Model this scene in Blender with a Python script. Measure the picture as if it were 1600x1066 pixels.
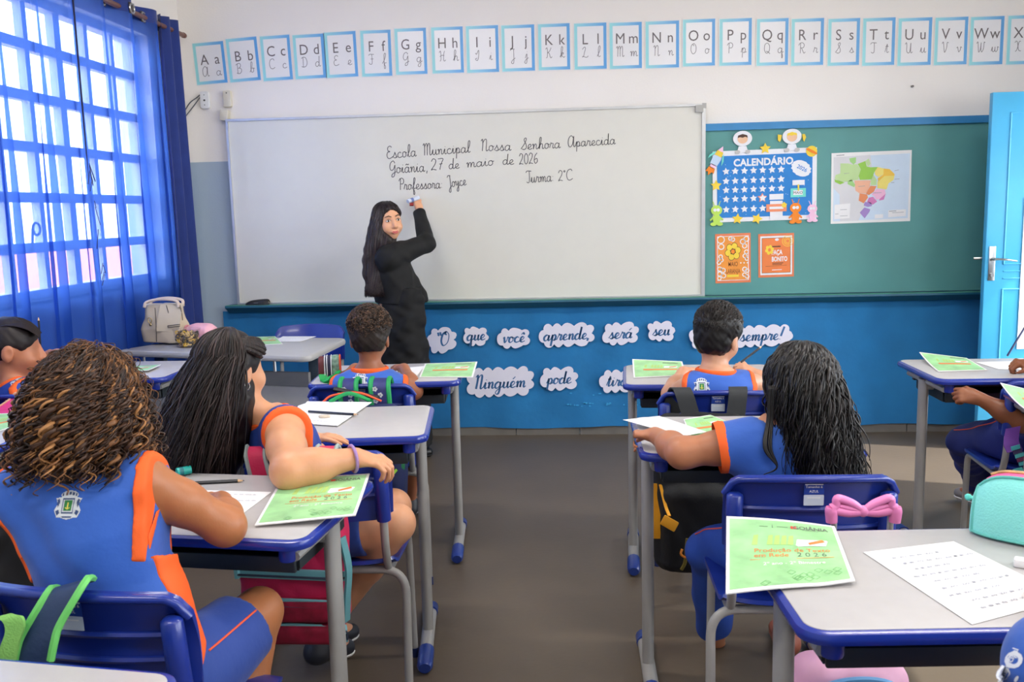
import bpy, math, random
import numpy as np
from mathutils import Vector, Matrix
from mathutils.bvhtree import BVHTree
PI = math.pi
R_ = math.radians
SC = bpy.context.scene
COL = SC.collection
for o in list(bpy.data.objects):
    bpy.data.objects.remove(o)

# ------------------------------------------------------------ camera
FPX, PITCH, YAW, ROLL, CAMH, WALLY = 1420.65, R_(8.14017), R_(-3.92228), R_(-1.44711), 1.41972, 5.6759
_fw = np.array([math.sin(YAW)*math.cos(PITCH), math.cos(YAW)*math.cos(PITCH), -math.sin(PITCH)])
_r0 = np.array([math.cos(YAW), -math.sin(YAW), 0.0])
_u0 = np.cross(_r0, _fw)
_rt = math.cos(ROLL)*_r0 + math.sin(ROLL)*_u0
_up = -math.sin(ROLL)*_r0 + math.cos(ROLL)*_u0
CPOS = np.array([0, 0, CAMH])
cam_d = bpy.data.cameras.new('camera')
cam_d.sensor_width = 36.0
cam_d.lens = 36.0*FPX/1600
cam_d.clip_start = 0.05
cam_d.dof.use_dof = True
cam_d.dof.focus_distance = 4.0
cam_d.dof.aperture_fstop = 13.0
cam = bpy.data.objects.new('camera', cam_d)
COL.objects.link(cam)
cam.matrix_world = Matrix(((_rt[0], _up[0], -_fw[0], 0), (_rt[1], _up[1], -_fw[1], 0), (_rt[2], _up[2], -_fw[2], CAMH), (0, 0, 0, 1)))
SC.camera = cam

def ray(x, y):
    return _fw + _rt*(x-800)/FPX - _up*(y-533)/FPX
def ay(x, y, Y):            # point of the photograph at depth Y
    d = ray(x, y); return CPOS + d*Y/d[1]
def az(x, y, Z):            # ... at height Z
    d = ray(x, y); return CPOS + d*(Z-CAMH)/d[2]
def ax(x, y, X):
    d = ray(x, y); return CPOS + d*X/d[0]

# ------------------------------------------------------------ exposure, world, lights
SC.view_settings.view_transform = 'Standard'
SC.view_settings.look = 'None'
SC.view_settings.gamma = 1.0
SC.view_settings.use_curve_mapping = False
SC.view_settings.exposure = 0.50
wd = bpy.data.worlds.new('sky'); SC.world = wd
wd.use_nodes = True
nt = wd.node_tree
bg = nt.nodes['Background']
bg.inputs['Color'].default_value = (0.97, 0.98, 1.0, 1)
bg.inputs['Strength'].default_value = 8.0

def area(name, loc, size, power, rot, color=(1, 1, 1), parent=None):
    L = bpy.data.lights.new(name, 'AREA'); L.shape = 'RECTANGLE'
    L.size, L.size_y = size; L.energy = power; L.color = color
    o = bpy.data.objects.new(name, L); COL.objects.link(o)
    o.location = loc; o.rotation_euler = rot
    if parent: o.parent = parent
    return o
sun = bpy.data.lights.new('sun', 'SUN'); sun.energy = 6.0; sun.angle = R_(0.6)
so = bpy.data.objects.new('sun', sun); COL.objects.link(so)
so.rotation_euler = (R_(10), R_(42), 0)
# daylight of the openings: the curtained window, the doorway, the windows behind and to the right of the camera
for nm, loc, size, ry in (('portal_window', (-2.62, 3.49, 1.77), (1.39, 3.49), -90), ('portal_doorway', (3.36, 4.68, 1.0), (2.0, .96), 90), ('portal_side_windows', (3.36, 1.0, 1.95), (1.3, 4.4), 90)):
    o = area(nm, loc, size, 1.0, (0, R_(ry), 0)); o.data.cycles.is_portal = True
CEIL = 3.3

# ------------------------------------------------------------ materials
def lin(c):
    return tuple((v/255/12.92 if v/255 <= 0.04045 else ((v/255+0.055)/1.055)**2.4) for v in c)
MATS = {}
def mat(name, col, rough=0.5, metal=0.0, spec=0.5, vary=0.06, vscale=12, bump=0.0, bscale=60, coat=0.0, alpha=1.0, trans=0.0, sheen=0.0, detail=3, sss=0.0):
    if name in MATS: return MATS[name]
    m = bpy.data.materials.new(name); m.use_nodes = True
    n = m.node_tree; b = n.nodes['Principled BSDF']
    c = lin(col)
    tc = n.nodes.new('ShaderNodeTexCoord')
    nz = n.nodes.new('ShaderNodeTexNoise'); nz.inputs['Scale'].default_value = vscale; nz.inputs['Detail'].default_value = detail
    n.links.new(tc.outputs['Object'], nz.inputs['Vector'])
    rp = n.nodes.new('ShaderNodeValToRGB')
    rp.color_ramp.elements[0].position = 0.3; rp.color_ramp.elements[1].position = 0.7
    rp.color_ramp.elements[0].color = tuple(max(0, v*(1-vary)) for v in c)+(1,)
    rp.color_ramp.elements[1].color = tuple(min(1, v*(1+vary)) for v in c)+(1,)
    n.links.new(nz.outputs['Fac'], rp.inputs['Fac'])
    n.links.new(rp.outputs['Color'], b.inputs['Base Color'])
    b.inputs['Roughness'].default_value = rough
    b.inputs['Metallic'].default_value = metal
    b.inputs['Specular IOR Level'].default_value = spec
    b.inputs['Coat Weight'].default_value = coat
    b.inputs['Coat Roughness'].default_value = 0.08
    b.inputs['Alpha'].default_value = alpha
    b.inputs['Transmission Weight'].default_value = trans
    b.inputs['Sheen Weight'].default_value = sheen
    if sss:
        b.inputs['Subsurface Weight'].default_value = sss
        b.inputs['Subsurface Radius'].default_value = (0.012, 0.005, 0.003)
        b.inputs['Subsurface Scale'].default_value = 1.0
    if bump:
        nb = n.nodes.new('ShaderNodeTexNoise'); nb.inputs['Scale'].default_value = bscale; nb.inputs['Detail'].default_value = 4
        n.links.new(tc.outputs['Object'], nb.inputs['Vector'])
        bp = n.nodes.new('ShaderNodeBump'); bp.inputs['Strength'].default_value = bump; bp.inputs['Distance'].default_value = 0.01
        n.links.new(nb.outputs['Fac'], bp.inputs['Height'])
        n.links.new(bp.outputs['Normal'], b.inputs['Normal'])
    MATS[name] = m
    return m

# ------------------------------------------------------------ object helpers
def setp(o, label=None, cat=None, group=None, kind=None):
    if label: o['label'] = label
    if cat: o['category'] = cat
    if group: o['group'] = group
    if kind: o['kind'] = kind
    return o
def thing(name, label, cat, loc=(0, 0, 0), rz=0.0, group=None):
    o = bpy.data.objects.new(name, None); COL.objects.link(o)
    o.location = loc; o.rotation_euler = (0, 0, rz); o.empty_display_size = 0.05
    return setp(o, label, cat, group)
def kids(o):
    return [c for c in bpy.data.objects if c.parent == o]
def copy_tree(o, parent=None):
    c = o.copy(); COL.objects.link(c)
    if parent: c.parent = parent
    for ch in kids(o): copy_tree(ch, c)
    return c

def spline(pts, n=6, closed=False):
    P = [np.array(p, float) for p in pts]
    if len(P) < 3 and not closed: 
        return [P[0]+(P[-1]-P[0])*t for t in np.linspace(0, 1, n+1)]
    out = []
    N = len(P)
    rng = range(N) if closed else range(N-1)
    for i in rng:
        p1, p2 = P[i % N], P[(i+1) % N]
        p0 = P[(i-1) % N] if (closed or i > 0) else 2*p1-p2
        p3 = P[(i+2) % N] if (closed or i+2 < N) else 2*p2-p1
        for k in range(n):
            t = k/n
            out.append(0.5*(2*p1+(p2-p0)*t+(2*p0-5*p1+4*p2-p3)*t*t+(3*p1-p0-3*p2+p3)*t**3))
    if not closed: out.append(P[-1])
    return out
def bend(pts, r=0.05, n=5):
    """polyline with rounded corners"""
    P = [np.array(p, float) for p in pts]
    out = [P[0]]
    for a, b, c in zip(P, P[1:], P[2:]):
        l1, l2 = np.linalg.norm(a-b), np.linalg.norm(c-b)
        q = min(r, l1*0.45, l2*0.45)
        s, e = b+(a-b)/l1*q, b+(c-b)/l2*q
        for k in range(n+1):
            t = k/n
            out.append((1-t)**2*s+2*t*(1-t)*b+t*t*e)
    out.append(P[-1])
    return out
def rrect(w, d, r, n=6):
    pts = []
    for cx, cy, a0 in ((w/2-r, d/2-r, 0), (-w/2+r, d/2-r, 90), (-w/2+r, -d/2+r, 180), (w/2-r, -d/2+r, 270)):
        for k in range(n+1):
            a = R_(a0+90*k/n); pts.append((cx+r*math.cos(a), cy+r*math.sin(a)))
    return pts
def ell(rx, ry, n=24, cx=0, cy=0):
    return [(cx+rx*math.cos(2*PI*k/n), cy+ry*math.sin(2*PI*k/n)) for k in range(n)]

class MB:
    def __init__(s):
        s.v = []; s.f = []; s.mi = []; s.cur = 0; s.M = None
    def add(s, vs, fs):
        b = len(s.v)
        if s.M is not None:
            vs = [tuple(s.M @ Vector([float(q) for q in p])) for p in vs]
        s.v += [tuple(float(q) for q in p) for p in vs]
        s.f += [tuple(i+b for i in f) for f in fs]; s.mi += [s.cur]*len(fs)
    def box(s, c, d, bev=0.0, rz=0.0):
        x, y, z = c; w, e, h = (q/2 for q in d)
        if bev <= 0:
            vs = [(-w, -e, -h), (w, -e, -h), (w, e, -h), (-w, e, -h), (-w, -e, h), (w, -e, h), (w, e, h), (-w, e, h)]
            fs = [(3, 2, 1, 0), (4, 5, 6, 7), (0, 1, 5, 4), (1, 2, 6, 5), (2, 3, 7, 6), (3, 0, 4, 7)]
            cr, sr = math.cos(rz), math.sin(rz)
            s.add([(x+a*cr-b*sr, y+a*sr+b*cr, z+q) for a, b, q in vs], fs)
        else:
            pl = rrect(2*w, 2*e, min(bev, w*.99, e*.99), 3)
            cr, sr = math.cos(rz), math.sin(rz)
            pl = [(x+a*cr-b*sr, y+a*sr+b*cr) for a, b in pl]
            s.prism(pl, z-h, z+h, min(bev*0.6, h*0.9))
    def prism(s, poly, z0, z1, bev=0.0, cap=True):
        n = len(poly); P = np.array(poly, float)
        rings = []
        if bev > 0:
            d = np.roll(P, -1, 0)-np.roll(P, 1, 0)
            l = np.linalg.norm(d, axis=1)[:, None]+1e-9
            N = np.stack([d[:, 1], -d[:, 0]], 1)/l
            A = 0.5*np.sum(P[:, 0]*np.roll(P[:, 1], -1)-np.roll(P[:, 0], -1)*P[:, 1])
            if A < 0: N = -N
            for t in (0, 45, 90):
                a = R_(t); rings.append((P-N*bev*(1-math.sin(a)), z0+bev*(1-math.cos(a))))
            for t in (90, 45, 0):
                a = R_(t); rings.append((P-N*bev*(1-math.sin(a)), z1-bev*(1-math.cos(a))))
        else:
            rings = [(P, z0), (P, z1)]
        vs = []; fs = []
        for q, z in rings: vs += [(a, b, z) for a, b in q]
        for k in range(len(rings)-1):
            for i in range(n):
                j = (i+1) % n
                fs.append((k*n+i, k*n+j, (k+1)*n+j, (k+1)*n+i))
        if cap:
            fs.append(tuple(range(n-1, -1, -1))); fs.append(tuple((len(rings)-1)*n+i for i in range(n)))
        s.add(vs, fs)
    def tube(s, path, r, sides=10, cap=True, sq=None, upv=None, closed=False):
        """r: number or list; sq: flattening of the section along the second axis"""
        P = [np.array(p, float) for p in path]; n = len(P)
        rs = [r]*n if np.isscalar(r) else list(r)
        if len(rs) != n: rs = list(np.interp(np.linspace(0, 1, n), np.linspace(0, 1, len(rs)), rs))
        T = []
        for i in range(n):
            a, b = (P[(i-1) % n], P[(i+1) % n]) if closed else (P[max(i-1, 0)], P[min(i+1, n-1)])
            t = b-a; T.append(t/(np.linalg.norm(t)+1e-12))
        u = np.array(upv if upv is not None else (0, 0, 1.0), float)
        if abs(u @ T[0]) > 0.95: u = np.array((1.0, 0, 0)) if abs(T[0][0]) < 0.9 else np.array((0, 1.0, 0))
        vs = []; fs = []
        sq = sq or 1.0
        for i in range(n):
            u = u-(u @ T[i])*T[i]; u /= np.linalg.norm(u)+1e-12
            w = np.cross(T[i], u)
            for k in range(sides):
                a = 2*PI*k/sides
                vs.append(P[i]+rs[i]*(math.cos(a)*w+sq*math.sin(a)*u))
        m = n if closed else n-1
        for i in range(m):
            ii = (i+1) % n
            for k in range(sides):
                j = (k+1) % sides
                fs.append((i*sides+k, i*sides+j, ii*sides+j, ii*sides+k))
        if cap and not closed:
            fs.append(tuple(range(sides-1, -1, -1))); fs.append(tuple((n-1)*sides+k for k in range(sides)))
        s.add(vs, fs)
    def sphere(s, c, r, nu=16, nv=10):
        r = (r, r, r) if np.isscalar(r) else r
        vs = []; fs = []
        for i in range(nv+1):
            t = PI*i/nv
            for k in range(nu):
                a = 2*PI*k/nu
                vs.append((c[0]+r[0]*math.sin(t)*math.cos(a), c[1]+r[1]*math.sin(t)*math.sin(a), c[2]+r[2]*math.cos(t)))
        for i in range(nv):
            for k in range(nu):
                j = (k+1) % nu
                fs.append((i*nu+k, (i+1)*nu+k, (i+1)*nu+j, i*nu+j))
        s.add(vs, fs)
    def lathe(s, prof, c=(0, 0, 0), n=24):
        vs = []; fs = []
        for r, z in prof:
            for k in range(n):
                a = 2*PI*k/n; vs.append((c[0]+r*math.cos(a), c[1]+r*math.sin(a), c[2]+z))
        for i in range(len(prof)-1):
            for k in range(n):
                j = (k+1) % n
                fs.append((i*n+k, i*n+j, (i+1)*n+j, (i+1)*n+k))
        s.add(vs, fs)
    def grid(s, fn, nu, nv, thick=0.0, closed_u=False):
        """surface fn(u,v)->point, u,v in 0..1; thick makes a solid sheet"""
        P = np.array([[fn(i/nu, j/nv) for j in range(nv+1)] for i in range(nu+1)], float)
        def idx(i, j, o=0): return o+i*(nv+1)+j
        vs = list(P.reshape(-1, 3)); fs = []
        for i in range(nu):
            for j in range(nv): fs.append((idx(i, j), idx(i+1, j), idx(i+1, j+1), idx(i, j+1)))
        if thick:
            du = np.gradient(P, axis=0); dv = np.gradient(P, axis=1)
            N = np.cross(du, dv); N /= np.linalg.norm(N, axis=2, keepdims=True)+1e-12
            Q = P-N*thick; o = len(vs); vs += list(Q.reshape(-1, 3))
            for i in range(nu):
                for j in range(nv): fs.append((idx(i, j+1, o), idx(i+1, j+1, o), idx(i+1, j, o), idx(i, j, o)))
            for i in range(nu):
                fs.append((idx(i, 0, o), idx(i+1, 0, o), idx(i+1, 0), idx(i, 0)))
                fs.append((idx(i, nv), idx(i+1, nv), idx(i+1, nv, o), idx(i, nv, o)))
            for j in range(nv):
                fs.append((idx(0, j), idx(0, j+1), idx(0, j+1, o), idx(0, j, o)))
                fs.append((idx(nu, j, o), idx(nu, j+1, o), idx(nu, j+1), idx(nu, j)))
        s.add(vs, fs)
    def ribbon(s, pts2, w, z=0.0, taper=False):
        """flat stroke in the local XY plane"""
        P = np.array(pts2, float)
        if len(P) < 2: return
        d = np.gradient(P, axis=0); d /= np.linalg.norm(d, axis=1)[:, None]+1e-12
        N = np.stack([-d[:, 1], d[:, 0]], 1)
        ww = np.full(len(P), w/2) if np.isscalar(w) else np.array(w)/2
        A, B = P+N*ww[:, None], P-N*ww[:, None]
        vs = [(a[0], a[1], z) for a in A]+[(b[0], b[1], z) for b in B]; n = len(P)
        s.add(vs, [(n+i, n+i+1, i+1, i) for i in range(n-1)])
    def build(s, name, m, parent=None, sharp=40, loc=None):
        me = bpy.data.meshes.new(name)
        me.from_pydata(s.v, [], s.f)
        ms = m if isinstance(m, (list, tuple)) else [m]
        for q in ms: me.materials.append(q)
        if len(ms) > 1: me.polygons.foreach_set('material_index', s.mi)
        me.polygons.foreach_set('use_smooth', [True]*len(me.polygons))
        me.update()
        if sharp < 180: me.set_sharp_from_angle(angle=R_(sharp))
        o = bpy.data.objects.new(name, me); COL.objects.link(o)
        if parent: o.parent = parent
        if loc is not None: o.location = loc
        return o
def frame(o, x, y):
    """matrix: local X->x, Y->y, Z->x cross y, at o"""
    x = Vector(x).normalized(); y = Vector(y); z = x.cross(y).normalized(); y = z.cross(x)
    return Matrix(((x.x, y.x, z.x, o[0]), (x.y, y.y, z.y, o[1]), (x.z, y.z, z.z, o[2]), (0, 0, 0, 1)))
WALL_M = lambda X, Z, off=0.0, Y=WALLY: Matrix(((1, 0, 0, X), (0, 0, -1, Y-off), (0, 1, 0, Z), (0, 0, 0, 1)))   # local XY lies on the front wall, Z into the room

# ------------------------------------------------------------ lettering
def text_mesh(txt, size, extrude=0.0, align='CENTER', bold=0.0, shear=0.0, space=1.0):
    cu = bpy.data.curves.new('t', 'FONT'); cu.body = txt; cu.size = size; cu.extrude = extrude
    cu.align_x = align; cu.offset = bold; cu.shear = shear; cu.space_character = space; cu.resolution_u = 3
    ob = bpy.data.objects.new('t', cu); COL.objects.link(ob)
    dg = bpy.context.evaluated_depsgraph_get()
    me = ob.evaluated_get(dg).to_mesh()
    vs = [tuple(v.co) for v in me.vertices]; fs = [tuple(p.vertices) for p in me.polygons]
    ob.evaluated_get(dg).to_mesh_clear()
    bpy.data.objects.remove(ob); bpy.data.curves.remove(cu)
    return vs, fs
def add_text(mb, txt, size, x, y, z=0.0, sx=1.0, rot=0.0, **k):
    vs, fs = text_mesh(txt, size, **k)
    c, s = math.cos(rot), math.sin(rot)
    mb.add([(x+(a*sx)*c-b*s, y+(a*sx)*s+b*c, z+q) for a, b, q in vs], fs)
G = {
'a': (5, '3.6 3.2 2 4 .4 2.4 .8 .3 2.2 .1 3.4 1.8 3.7 3.9 3.5 1 4 0 5 .8'),
'b': (4.6, '0 .3 1.8 4 2.6 8 1.9 9 1.2 7 1.1 1.5 2 0 3.3 1 3.2 3.3 2.4 3.6 4.6 3.2'),
'c': (4, '3.3 3.2 2.2 4 .6 2.8 .6 .8 1.8 0 3.2 .3 4 .8'),
'd': (5, '3.4 3.2 2 4 .4 2.4 .8 .3 2.2 .1 3.4 2 3.9 8.8|3.9 8.8 3.6 3 3.6 .8 4.2 0 5 .8'),
'e': (4, '0 .6 2.2 1.8 3 3.2 2 4 .8 2.8 .8 .8 2 0 3.3 .4 4 .8'),
'f': (3.6, '0 .3 2 4 3 8 2.3 9 1.6 7 1.5 0 1.5 -3.5 2.2 -4 2.6 -2.5 1.7 .3 3.6 1'),
'g': (5, '3.4 3.2 2 4 .4 2.4 .8 .3 2.2 .1 3.4 2 3.6 4|3.6 4 3.5 -2.5 2.4 -4 1.2 -3 2.6 -.8 5 .8'),
'h': (4.9, '0 .3 1.8 4 2.5 8 1.8 9 1.2 7 1 0|1 0 1.6 2.8 2.8 4 3.5 3 3.4 .8 4 0 4.9 .8'),
'i': (2.8, '0 .5 1.2 4 1.2 1 1.8 0 2.8 .8|1.4 5.5 1.6 5.8'),
'j': (2.8, '0 .5 1.4 4 1.3 -2.5 .4 -4 -.6 -3 .6 -.8 2.8 .8|1.6 5.5 1.8 5.8'),
'k': (4.4, '0 .3 1.8 4 2.5 8 1.8 9 1.2 7 1 0|1 0 1.4 2.6 2.6 4 3 3 1.4 2 2.6 .6 3.4 0 4.4 .8'),
'l': (2.9, '0 .3 2 4.5 2.6 8 1.9 9 1.2 7 1.1 1.2 1.8 0 2.9 .8'),
'm': (6.5, '0 3 .7 4 1 3 .9 0|.9 0 1.6 3 2.5 4 3 3 2.9 0|2.9 0 3.6 3 4.5 4 5.1 3 5 .8 5.6 0 6.5 .8'),
'n': (4.6, '0 3 .7 4 1 3 .9 0|.9 0 1.6 3 2.6 4 3.2 3 3.1 .8 3.7 0 4.6 .8'),
'o': (4.2, '2.4 4 .8 3.4 .5 1 1.7 0 3.2 1.2 3 3.4 2.2 4 3.2 3.2 4.2 3.4'),
'p': (4.6, '0 .5 1.2 4 1 -4|1 .5 1.6 3.2 2.6 4 3.6 2.4 2.8 .2 1.6 .4|2.8 .2 4.6 .8'),
'q': (5, '3.4 3.2 2 4 .4 2.4 .8 .3 2.2 .1 3.4 2 3.6 4|3.6 4 3.5 -4 4.2 -3 3.7 0 5 .8'),
'r': (3.8, '0 .5 1 3.6 .9 4.4 1.6 3.8 2.8 3.6 2.5 1 3 0 3.8 .8'),
's': (3.8, '0 .5 1.6 3.2 1.8 4.3 2.2 3 3 1.2 2.2 0 .8 .4|2.2 0 3.8 .8'),
't': (3.1, '0 .5 1.8 7 1.5 1 2.1 0 3.1 .8|.4 5 2.9 5'),
'u': (4.8, '0 .5 .9 4 .9 1 1.8 0 3 1.4 3.4 4 3.4 1 4 0 4.8 .8'),
'v': (4.2, '0 3.2 .8 4 1.2 2 1.8 0 3 1.8 3.2 4 4.2 3.4'),
'w': (6, '0 .5 .8 4 .9 1 1.8 0 2.8 1.5 3 4 3 1 3.9 0 5 1.6 5 4 6 3.4'),
'x': (4, '0 3.4 1 4 2 2 3 0 4 .6|3.4 4 .6 0'),
'y': (4.8, '0 3.4 .8 4 1 1.6 2 .8 3.4 3 3.5 4|3.5 4 3.3 -2.6 2.2 -4 1.2 -3 2.6 -.8 4.8 .8'),
'A': (6.6, '5 7 3 9 .8 6.5 .6 2 2.2 0 4.2 2.5 5.2 8.6 5 2 5.6 0 6.6 .8'),
'B': (5.6, '1.6 8.5 1.4 0|0 7.6 1.5 8.8 3.8 9 4.6 7 3.2 5 2 4.8 4.2 4.6 5.2 2.6 3.8 .2 1.6 0 .4 .6'),
'C': (5.6, '5.2 7.4 4 9 1.6 8 .5 4.5 1.4 .8 3.4 0 5.6 1.2'),
'D': (6, '1.8 8.6 1.6 0|0 .8 1.6 0 4.2 .8 5.4 4 4.4 8 2 9 .2 7.8'),
'E': (5.2, '4.6 8 3.2 9 1.4 8 1.4 5.8 3 5 1 4.4 .4 2 1.6 0 3.8 .3 5.2 1.2'),
'F': (5, '0 8 1.2 9 5 8.8|3 8.8 3.1 1.4 2 0 .6 .6 .4 1.6|1.8 4.8 4.4 4.8'),
'G': (6, '5 7.2 3.6 9 1.4 7.6 .6 4.6 1.6 2.2 3.6 2.8 5 6|5 6 4.8 0 3.8 -2.6 2.2 -2.6 2.8 -.6 6 1'),
'H': (5.8, '0 7.6 1.2 9 1.6 6 1.4 1 .4 0|5 9 4.2 6 4 1 4.8 0 5.8 1|.6 4 2.6 5.2 4.6 4.8'),
'I': (4, '.4 6.6 1.4 5.4 3.4 9 3.2 3 2.2 0 .8 .3 .4 1.4 2 2'),
'J': (4.6, '0 7.6 1.2 9 4 8.8|3.2 8.8 3.2 -2 2.2 -4 1 -3 2 -1 4.6 1'),
'K': (5.8, '0 7.6 1.2 9 1.6 6 1.4 1 .4 0|5 9 3.6 6 1.8 4.6 3.2 4 4 1 4.8 0 5.8 1'),
'L': (5.6, '.4 7 2.4 9 3.2 7.6 2.2 4 1.4 .8 .4 .3 1.2 .9 3 0 5 .2 5.6 1.2'),
'M': (7.2, '0 7.6 1 9 1.4 6 1.2 0|1.3 6 2.4 8.8 3.4 8 3.4 0|3.4 6 4.6 8.8 5.6 8 5.6 1 6.2 0 7.2 1'),
'N': (5.6, '0 7.6 1 9 1.4 6 1.2 0|1.3 6 2.8 8.8 4 8 4 1 4.6 0 5.6 1'),
'O': (5.6, '3 9 1 7.4 .6 3 2.4 0 4.8 2 5 6.6 3.2 9 2.4 7.6 3.6 7'),
'P': (5.2, '1.8 8.6 1.6 0|.2 6.8 1.2 8.6 3.6 9 5 7.2 4.2 4.8 2 4.6'),
'Q': (5.8, '3 9 1 7.4 .6 3 2.4 0 4.8 2 5 6.6 3.2 9|2 1.6 3.4 1.4 5.6 -.6'),
'R': (6, '1.8 8.6 1.6 0|.2 6.8 1.2 8.6 3.6 9 5 7.2 4.2 4.8 2 4.6|2.6 4.6 3.8 2 4.8 0 6 1'),
'S': (5, '0 .6 3 5 4.2 8.2 3.4 9 2.4 7.4 4 4 4.2 1.4 2.6 0 .8 .6'),
'T': (4.6, '0 7.6 1.2 8.9 5.2 8.6|3.2 8.7 3.2 1.4 2 0 .6 .8'),
'U': (6.4, '0 7.6 1 9 1.4 6 1.4 2 2.6 0 4.2 1.6 4.8 8.8 4.8 1.6 5.4 0 6.4 1'),
'V': (5.6, '0 7.6 1 9 1.6 5 2.4 0 4 4 4.4 8.4 5.6 8'),
'W': (7.2, '0 7.6 1 9 1.4 5 2 .2 3.4 3 3.8 8.4 3.8 3 4.6 .2 6 3 6.4 8.4 7.2 8'),
'X': (5.4, '0 7.6 1 9 2 8 2.6 4.5 1.6 1 .4 .2|5 8.6 3.6 8.4 2.8 4.5 3.6 1 5.4 .4'),
'2': (4.6, '.4 6.6 1.6 8.6 3.4 7.6 3 4.6 .4 .2 1.6 .6 4 0'),
'7': (4.4, '.4 8.4 4 8.4 2.6 4.4 1.8 0|1.4 4.4 3.6 4.6'),
'0': (4.6, '2.2 8.6 .6 6 .8 1.6 2.2 0 3.8 2 3.8 6.4 2.2 8.6'),
'6': (4.4, '3.4 8.4 1.4 6 .6 2.4 1.8 0 3.6 1.6 3 4 1 3'),
',': (2, '.8 .6 .4 -1.4'), ':': (2.2, '.8 .4 1 .7|.8 3.4 1 3.7'), '!': (2.6, '2.4 9 1.2 2.4|.8 .2 1 .5'),
'`': (2.6, '.2 8.6 .8 7 .6 6.4|1.6 8.8 2.2 7.2 2 6.6'), '*': (2.2, '.8 8.4 .3 7.6 1 7 1.5 7.8 .8 8.4'), ' ': (4, ''),
}
ACC = {'ã': ('a', '1 5.4 2 6.2 2.8 5.6 3.8 6.2'), 'á': ('a', '2 5.4 3.4 7'), 'ê': ('e', '.8 5.4 2 6.8 3 5.4'), 'é': ('e', '1.4 5.4 2.8 7')}
def script_strokes(txt, slant=0.0):
    out = []; x = 0.0
    for ch in txt:
        acc = None
        if ch in ACC: ch, acc = ACC[ch]
        w, st = G[ch]
        for q in ([s for s in st.split('|') if s]+([acc] if acc else [])):
            n = [float(t) for t in q.split()]
            p = [(n[i]+x+slant*n[i+1], n[i+1]) for i in range(0, len(n), 2)]
            out.append(spline(p, 5))
        x += w
    return out, x
def add_script(mb, txt, x, y, unit, width, z=0.0, slant=0.0, rot=0.0, sx=1.0, center=False, thick_thin=0.0):
    st, w = script_strokes(txt, slant)
    c, s = math.cos(rot), math.sin(rot)
    ox = -w*unit*sx/2 if center else 0
    for p in st:
        q = [((ox+a*unit*sx), b*unit) for a, b in p]
        q = np.array([(x+a*c-b*s, y+a*s+b*c) for a, b in q])
        wd = width
        if thick_thin:
            d = np.gradient(q, axis=0); d /= np.linalg.norm(d, axis=1)[:, None]+1e-12
            wd = width*(1+thick_thin*np.clip(-d[:, 1], -0.5, 1))
        mb.ribbon(q, wd, z)
    return w*unit*sx
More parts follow.
